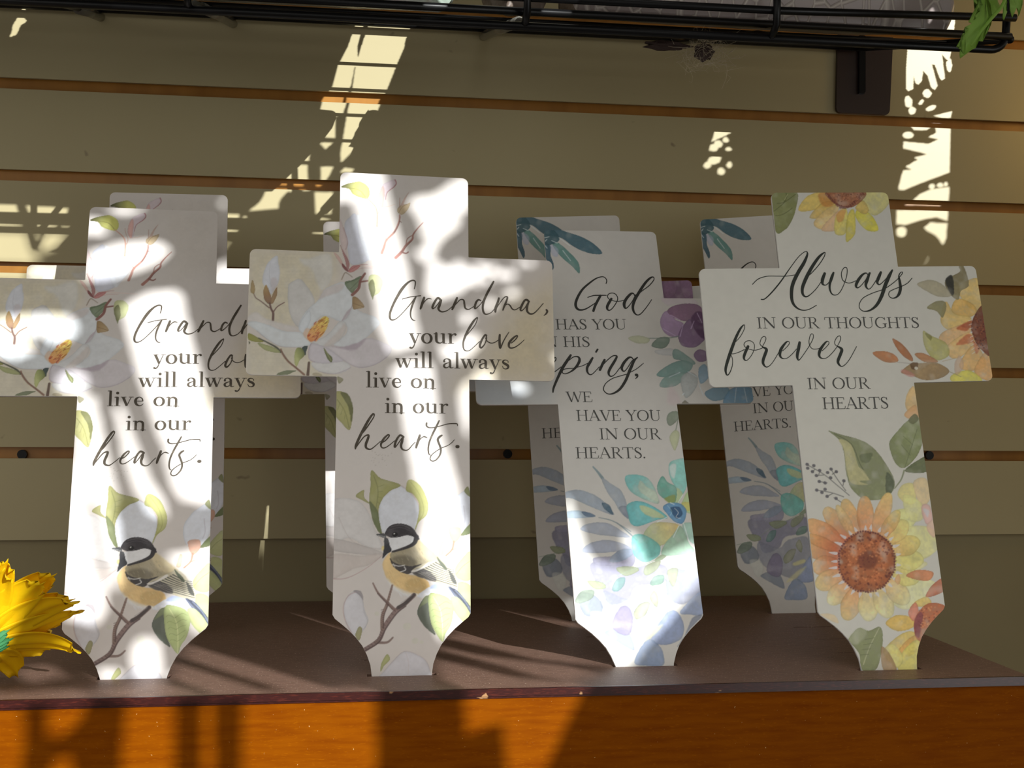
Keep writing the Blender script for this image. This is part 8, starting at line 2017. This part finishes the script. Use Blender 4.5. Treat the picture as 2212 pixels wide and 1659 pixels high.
# ------------------------------------------------------------------ brown display box
box = thing('display_box', 'long brown wooden display box with an orange front, holding the memorial crosses', 'display stand', (0, YF, ZSH))
def top_board():
    xs, ys, holes = {-.95, XR}, {0.0, YW - YF - .001}, []
    for a, b, c, d in SLOTS:
        holes.append((a, b, c - YF, d - YF)); xs |= {a, b}; ys |= {c - YF, d - YF}
    xs, ys = sorted(xs), sorted(ys); mb = MB(); H = -.0042
    hole = lambda i, j: any(a <= (xs[i] + xs[i + 1]) / 2 <= b and c <= (ys[j] + ys[j + 1]) / 2 <= d for a, b, c, d in holes)
    nx, ny = len(xs) - 1, len(ys) - 1
    solid = [[not hole(i, j) for j in range(ny)] for i in range(nx)]
    for i in range(nx):
        for j in range(ny):
            if not solid[i][j]: continue
            a, b, c, d = xs[i], xs[i + 1], ys[j], ys[j + 1]
            mb.add([(a, c, 0), (b, c, 0), (b, d, 0), (a, d, 0)], [(0, 1, 2, 3)]); mb.add([(a, c, H), (b, c, H), (b, d, H), (a, d, H)], [(3, 2, 1, 0)])
            for (ii, jj, p, q_) in ((i - 1, j, (a, d), (a, c)), (i + 1, j, (b, c), (b, d)), (i, j - 1, (a, c), (b, c)), (i, j + 1, (b, d), (a, d))):
                if not (0 <= ii < nx and 0 <= jj < ny and solid[ii][jj]):
                    mb.add([(p[0], p[1], H), (q_[0], q_[1], H), (q_[0], q_[1], 0), (p[0], p[1], 0)], [(0, 1, 2, 3)])
    return mb.mesh('top_board', mats=(M_top,))
link('top_board', top_board(), None, box)
mb = MB(); mb.box((-.95, -.0022, -.0046), (XR + .001, .0, .0)); mb.box((-.95, -.0006, -.0062), (XR, 0, -.0047))
link('front_edge', mb.mesh('front_edge', mats=(M_edge,)), None, box)
mb = MB(); mb.box((-.95, .001, -.55), (XR - .001, .019, -.0044)); link('front_panel', mb.mesh('front_panel', mats=(M_front,)), None, box)
mb = MB(); mb.box((XR - .019, .0195, -.55), (XR - .001, YW - YF - .002, -.0044)); link('side_panel', mb.mesh('side_panel', mats=(M_front,)), None, box)

# ------------------------------------------------------------------ black wire shelf above
ZF, ZB, YDF, YDB = .2805, .357, .80, 1.066
zd = lambda y: ZF + (ZB - ZF) * (y - YDF) / (YDB - YDF)
XD0, XD1 = -.62, .478
ws = thing('wire_shelf', 'black coated wire shelf tilted forward on the slat wall above the crosses', 'shelf', (.1, YDF, ZF))
def wpart(name, mb_, m, smooth=True):
    o = link(name, mb_.mesh(name, smooth, (m,)), None, ws); o.location = -ws.location; return o
for y in DECK:
    b = MB(); b.tube([(XD0, y, zd(y)), (XD1 - .004, y, zd(y))], .0016, 8); wpart('deck_wire', b, M_wire)
b = MB(); b.tube([(XD0, YDF, ZF), (XD1, YDF, ZF + .002)], .0029, 12); wpart('front_rail', b, M_wire)
b = MB(); b.tube([(XD0, YDF - .006, ZF + .006), (.30, YDF - .0065, .2902), (XD1, YDF - .0065, .2945)], .0028, 12); wpart('lip_rail', b, M_wire)
b = MB(); b.tube([(XD0, YDF + .003, ZF - .010), (XD1 - .014, YDF + .003, .2732)] + [(XD1 - .014 + .012 * math.sin(t), YDF + .003, .2732 + .012 * (1 - math.cos(t))) for t in np.linspace(.2, 1.57, 6)] + [(XD1 - .001, YDF + .002, .31), (XD1 + .004, YDF, .36)], .0030, 12); wpart('frame_rail', b, M_wire)
b = MB(); b.tube([(XD1, YDF, ZF), (XD1, YDB, ZB)], .003, 10); wpart('side_rail', b, M_wire)
b = MB(); b.tube([(XD0, YDB, ZB), (XD1, YDB, ZB + .001)], .0034, 10); wpart('back_rail', b, M_wire)
for x, cover in ((-.40, .9), (-.235, .35), (-.118, .85), (.1125, .98), (.293, .0)):
    b = MB(); b.tube([(x - .002, YDF - .010, .34), (x, YDF - .0105, .295), (x, YDF - .010, ZF - .002)] + [(x, YDF - .006 + .004 * math.sin(t) * 1.5, ZF - .0045 - .002 * math.sin(t)) for t in (.6, 1.2)] + [(x, YDF + .004, ZF - .0055), (x, YDF + .03, zd(YDF + .03) - .004), (x, YDB, ZB - .0035)], .0027, 10)
    cw = wpart('cross_wire', b, M_wire)
    if cover:
        y0 = YDB + .012 - cover * .25
        b = MB(); b.tube([(x, y0, zd(y0) - .0045), (x, (y0 + YDB) / 2, zd((y0 + YDB) / 2) - .0048), (x - .001, YDB + .012, zd(YDB + .012) - .0065)], .0042, 12)
        o = link('plastic_sleeve', b.mesh('plastic_sleeve', True, (M_sleeve,)), None, cw); tag(o, 'clear plastic sleeve')
b = MB()
def plate(mb_, pts, y0, y1):
    n = len(pts); mb_.add([(x, y0, z) for x, z in pts] + [(x, y1, z) for x, z in pts], [tuple(range(n)), tuple(range(2 * n - 1, n - 1, -1))] + [(i, n + i, n + (i + 1) % n, (i + 1) % n) for i in range(n)])
rc = [(.4600, .372), (.4588, .300)] + [(.4588 + .004 * (1 - math.cos(t)), .2995 - .0045 * math.sin(t)) for t in (.5, 1.0, 1.57)] + [(.5095 + .004 * math.sin(t), .2995 - .0045 * math.cos(t)) for t in (.0, .6, 1.2)] + [(.5138, .300), (.5172, .372)]
plate(b, rc[::-1], YW - .004, YW - .0004); br = wpart('bracket', b, M_brk, False)
b = MB(); b.box((.4805, YW - .008, .314), (.4860, YW - .0042, .371)); b.box((.4868, YW - .0065, .316), (.4876, YW - .0042, .371))
o = link('bracket_arm', b.mesh('bracket_arm', mats=(M_wire,)), None, br)

# ------------------------------------------------------------------ goods on the wire shelf
def lumpy(sx, sy, sz, seed, nx=26, ny=10, nz=5, amp=.003, m=None, r=.012):
    rn = np.random.default_rng(seed); bm = bmesh.new(); bmesh.ops.create_cube(bm, size=1)
    bmesh.ops.subdivide_edges(bm, edges=bm.edges[:], cuts=9, use_grid_fill=True)
    ph = rn.random((6, 4)) * 6.28
    for v_ in bm.verts:
        p = np.array(v_.co) * 2
        q_ = np.sign(p) * (1 - (1 - np.abs(p)) ** 1.25)
        e = np.linalg.norm(q_) / max(abs(q_).max(), 1e-6); q_ = q_ * (1 - .075 * (e - 1))
        w_ = sum(math.sin(p[0] * (3 + 4 * k) + ph[k, 0]) * math.sin(p[1] * (2 + 3 * k) + ph[k, 1]) * math.sin(p[2] * 3 + ph[k, 2]) / (1 + k * .5) for k in range(5))
        v_.co = (q_[0] * sx / 2 + w_ * amp * 1.2, q_[1] * sy / 2 + w_ * amp, q_[2] * sz / 2 + w_ * amp * .5)
    me = bpy.data.meshes.new('lump'); bm.to_mesh(me); bm.free(); me.shade_smooth(); me.materials.append(m); return me
def chip(rx, ry, rz, seed):
    rn = random.Random(seed); bm = bmesh.new(); bmesh.ops.create_icosphere(bm, subdivisions=3, radius=1)
    for v_ in bm.verts:
        k_ = 1 + .22 * math.sin(v_.co.x * 5 + seed) * math.cos(v_.co.z * 6) + rn.uniform(-.06, .06); v_.co = (v_.co.x * rx * k_, v_.co.y * ry * k_, v_.co.z * rz * k_)
    me = bpy.data.meshes.new('chip'); bm.to_mesh(me); bm.free(); me.materials.append(M_bark); return me
tilt = math.atan2(ZB - ZF, YDB - YDF)
def on_deck(name, me, x, y, h, rz, label, cat):
    o = link(name, me); o.rotation_euler = (tilt, 0, rz); o.location = (x, y, zd(y) + .0042 + h / 2 * 1.1); tag(o, label, cat); return o
sl1 = thing('garden_plaque', 'grey crackled plaque wrapped in plastic lying at the right on the wire shelf', 'plaque', (.292, .862, zd(.862)))
sl1.rotation_euler = (tilt, 0, .01)
o = link('crackled_face', lumpy(.292, .006, .030, 5, amp=.0006, m=M_crackle), None, sl1, (0, -.050, .019)); o = link('stone_body', lumpy(.270, .100, .024, 6, amp=.0016, m=M_under), None, sl1, (-.006, .003, .0155))
on_deck('stone_slab', lumpy(.285, .10, .016, 8, amp=.001, m=M_pale), -.075, .885, .016, 0, 'pale iridescent stone slab at the upper left on the wire shelf', 'slab')
on_deck('ridged_stone', lumpy(.034, .05, .02, 11, amp=.002, m=M_under), .118, .905, .022, .3, 'small brown ridged stone just left of the crackled grey plaque', 'stone')
o = on_deck('rough_stone', lumpy(.075, .07, .03, 13, amp=.004, m=M_pale), -.30, .845, .034, .3, 'rough pale stone hanging over the shelf edge in the upper left corner', 'stone')
# ------------------------------------------------------------------ hanging leaf
def leaf_sheet(name, pts, y, bend, m, parent, thick=.0006):
    P = spline(np.array(pts), True, 1); c = P.mean(0)
    bm = bmesh.new(); vs = [bm.verts.new((x, 0, z)) for x, z in P]; fa = bm.faces.new(vs)
    bmesh.ops.triangulate(bm, faces=[fa]); bmesh.ops.subdivide_edges(bm, edges=[e for e in bm.edges if e.calc_length() > .006], cuts=2)
    for v_ in bm.verts:
        d = ((v_.co.x - c[0]) ** 2 + (v_.co.z - c[1]) ** 2) ** .5; v_.co.y = y + bend * d * d * 60 + .0012 * math.sin(v_.co.x * 900) * math.sin(v_.co.z * 700)
    bmesh.ops.recalc_face_normals(bm, faces=bm.faces[:])
    ext = bmesh.ops.extrude_face_region(bm, geom=bm.faces[:])
    for g_ in ext['geom']:
        if isinstance(g_, bmesh.types.BMVert): g_.co.y += thick
    me = bpy.data.meshes.new(name); bm.to_mesh(me); bm.free(); me.shade_smooth(); me.materials.append(m)
    o_ = link(name, me, None, parent); o_.location = -parent.location; return o_
lp = thing('leafy_sprig', 'bright green serrated leaf hanging over the right end of the wire shelf', 'plant', (LEAF_A[0][0], .745, .33))
leaf_sheet('leaflet', LEAF_A, .745, .3, M_leaf, lp); leaf_sheet('leaflet', LEAF_B, .752, .25, M_leaf, lp); leaf_sheet('leaflet', LEAF_C, .75, .2, M_leaf, lp)
b = MB(); b.tube([(LEAF_STEM[0][0], .7445, LEAF_STEM[0][1])] + [(x, .744, z) for x, z in LEAF_STEM[1:]], [.0007] + [.0012] * (len(LEAF_STEM) - 1), 8); o = link('stalk', b.mesh('stalk', True, (M_leaf,)), None, lp); o.location = -lp.location
# dust caught under the shelf
rd = random.Random(3); fc = Vector((.257, .845, .2790))
df = thing('dust_clump', 'fluffy beige dust clump with a dark bark chip caught under the wire shelf', 'dust', fc)
b = MB()
for k in range(110):
    p = Vector((rd.gauss(0, .009), rd.gauss(0, .006), rd.gauss(-.006, .004))); q_ = [p]
    for s_ in range(4): q_.append(q_[-1] + Vector((rd.gauss(0, .005), rd.gauss(0, .003), rd.gauss(0, .004))))
    b.tube(q_, .00009, 4, False)
link('fluff', b.mesh('fluff', True, (M_dust,)), None, df)
link('bark_chip', chip(.0075, .004, .0065, 21), None, df, (-.001, 0, -.005)); link('bark_chip', chip(.017, .004, .0036, 22), None, df, (-.030, 0, -.0015))

# ------------------------------------------------------------------ artificial sunflower on the left
FC = Vector((-.2245, .722, -.1385))
sf = thing('artificial_sunflower', 'yellow fabric sunflower lying at the left end of the display box', 'flower', FC)
ax = Vector((.0, .707, .707)); e1 = Vector((1, 0, 0)); e2 = ax.cross(e1) * -1    # e2 points down and away
rs = random.Random(12)
def petal_mesh(name, length, width, cone, phi, curl, twist, m, jag=3, base=.012, off=0.0, cup=.35, th=.0005):
    d_r = e1 * math.cos(phi) + (-e2) * math.sin(phi); tng = ax.cross(d_r)
    nu, nv = 16, 12; V = []
    for i in range(nu + 1):
        u = i / nu; r = base + u * length
        wv = width * (math.sin(math.pi * min(1, .12 + .80 * u) ** .9) ** .8) * (.95 if u < .9 else .88)
        cdir = d_r * math.sin(cone + curl * u * u) + ax * math.cos(cone + curl * u * u)
        c_ = d_r * base * .6 + cdir * (u * length) + ax * off
        nn = tng.cross(cdir).normalized()
        for j in range(nv + 1):
            s_ = j / nv * 2 - 1
            tipz = 0
            if i >= nu - 1: tipz = (.0014 * math.cos(s_ * math.pi * jag) - .0075 * s_ * s_) * (1 if i == nu else .55)
            tw = twist * u * s_
            V.append(c_ + tng * (s_ * wv * .5) + nn * (cup * wv * .25 * (1 - s_ * s_) + tw * .01 + .0010 * math.sin(6 * s_ + 3 * u)) + cdir * tipz)
    n = len(V); V2 = [p + ax * th for p in V]
    F = []
    for i in range(nu):
        for j in range(nv):
            a = i * (nv + 1) + j; F.append((a, a + 1, a + nv + 2, a + nv + 1)); F.append((n + a, n + a + nv + 1, n + a + nv + 2, n + a + 1))
    rim = [j for j in range(nv + 1)] + [(i + 1) * (nv + 1) - 1 for i in range(1, nu + 1)] + [nu * (nv + 1) + j for j in range(nv - 1, -1, -1)] + [i * (nv + 1) for i in range(nu - 1, 0, -1)]
    for a, c in zip(rim, rim[1:] + rim[:1]): F.append((a, a + n, c + n, c))
    return mesh(name, V + V2, F, True, (m,))
for k in range(15):
    phi = 2 * math.pi * (k + .25 + rs.uniform(-.12, .12)) / 15
    link('petal', petal_mesh('petal', .054 * rs.uniform(.94, 1.08), .0250 * rs.uniform(.92, 1.1), math.radians(60), phi, rs.uniform(.0, .35) + (.12 if math.sin(phi) < 0 else 0), rs.uniform(-.35, .35), M_petal, rs.choice((2, 3)), cup=.22), None, sf)
for k in range(13):
    phi = 2 * math.pi * (k + .75 + rs.uniform(-.12, .12)) / 13
    link('petal', petal_mesh('petal', .050 * rs.uniform(.92, 1.08), .022, math.radians(50), phi, rs.uniform(.1, .3), rs.uniform(-.35, .35), M_petal, 3, off=.004, cup=.22), None, sf)
for k in range(14):
    phi = 2 * math.pi * (k + .5) / 14
    link('sepal', petal_mesh('sepal', .019, .0085, math.radians(80), phi, -.35, 0, M_sepal, 1, base=.006, off=-.0035, cup=.2), None, sf)
bm = bmesh.new(); bmesh.ops.create_uvsphere(bm, u_segments=20, v_segments=10, radius=.016)
for v_ in bm.verts: v_.co.z *= .45
me = bpy.data.meshes.new('disc'); bm.to_mesh(me); bm.free(); me.shade_smooth(); me.materials.append(M_disc)
o = link('disc', me, None, sf, ax * .008); o.rotation_euler = ax.to_track_quat('Z', 'Y').to_euler()
b = MB(); b.tube([ax * .004, ax * -.006, ax * -.016 + Vector((-.012, 0, .004)), Vector((-.055, .0, .004)), Vector((-.12, .01, -.010)), Vector((-.20, .03, -.0245))], [.008, .005, .004, .0035, .0035, .0035], 10)
link('stem', b.mesh('stem', True, (M_sepal,)), None, sf)

wr = MB(); wr.box((.86, .50, -.7255), (.89, 1.06, .25)); wr_ = link('light_blocker_right', wr.mesh('light_blocker_right', mats=(M_low,))); tag(wr_, kind='structure')  # unseen box added to keep light off the lower right of the wall
ZTOP_F = .662 + .413 * (-.12 - YP)
# ------------------------------------------------------------------ unseen sun blockers added behind and above the view, cut to shape its light
def screen(name, holes, u0, u1, v0, v1, cell, to3, m):
    nu, nv = int((u1 - u0) / cell), int((v1 - v0) / cell)
    us = u0 + (np.arange(nu) + .5) * cell; vs = v0 + (np.arange(nv) + .5) * cell
    op = np.zeros((nv, nu), bool)
    for h in holes:
        P = np.array(h).reshape(-1, 2) / 1000.0; lo, hi = P.min(0), P.max(0)
        i0, i1 = np.searchsorted(us, [lo[0], hi[0]]); j0, j1 = np.searchsorted(vs, [lo[1], hi[1]])
        if i1 <= i0 or j1 <= j0: continue
        X, Y = np.meshgrid(us[i0:i1], vs[j0:j1]); ins = np.zeros(X.shape, bool)
        for (x0, y0), (x1, y1) in zip(P, np.roll(P, -1, 0)):
            if y0 != y1: ins ^= ((y0 > Y) != (y1 > Y)) & (X < x0 + (Y - y0) * (x1 - x0) / (y1 - y0))
        op[j0:j1, i0:i1] |= ins
    v, f = [], []; j = 0
    while j < nv:
        k = j + 1
        while k < nv and (op[k] == op[j]).all(): k += 1
        ed = np.flatnonzero(np.diff(np.concatenate([[True], op[j], [True]]).astype(np.int8)))
        for a, c in zip(ed[::2], ed[1::2]):
            n = len(v); v += [to3(u0 + a * cell, v0 + j * cell), to3(u0 + c * cell, v0 + j * cell), to3(u0 + c * cell, v0 + k * cell), to3(u0 + a * cell, v0 + k * cell)]; f.append((n, n + 1, n + 2, n + 3))
        j = k
    o_ = link(name, mesh(name, v, f, mats=(m,))); tag(o_, kind='structure'); return o_
screen('sun_blocker_front', HOLES_F, .20, 2.32, .30, ZTOP_F, .00125, lambda u, v_: (u, YP, v_), M_board)  # added panel behind the camera, holes throw sun patches on crosses and box
screen('sun_blocker_top', HOLES_T, -.70, 1.40, .40, 1.09, .001, lambda u, v_: (u, v_, ZP), M_board)  # added panel above the frame, holes throw sun patches on the slat wall
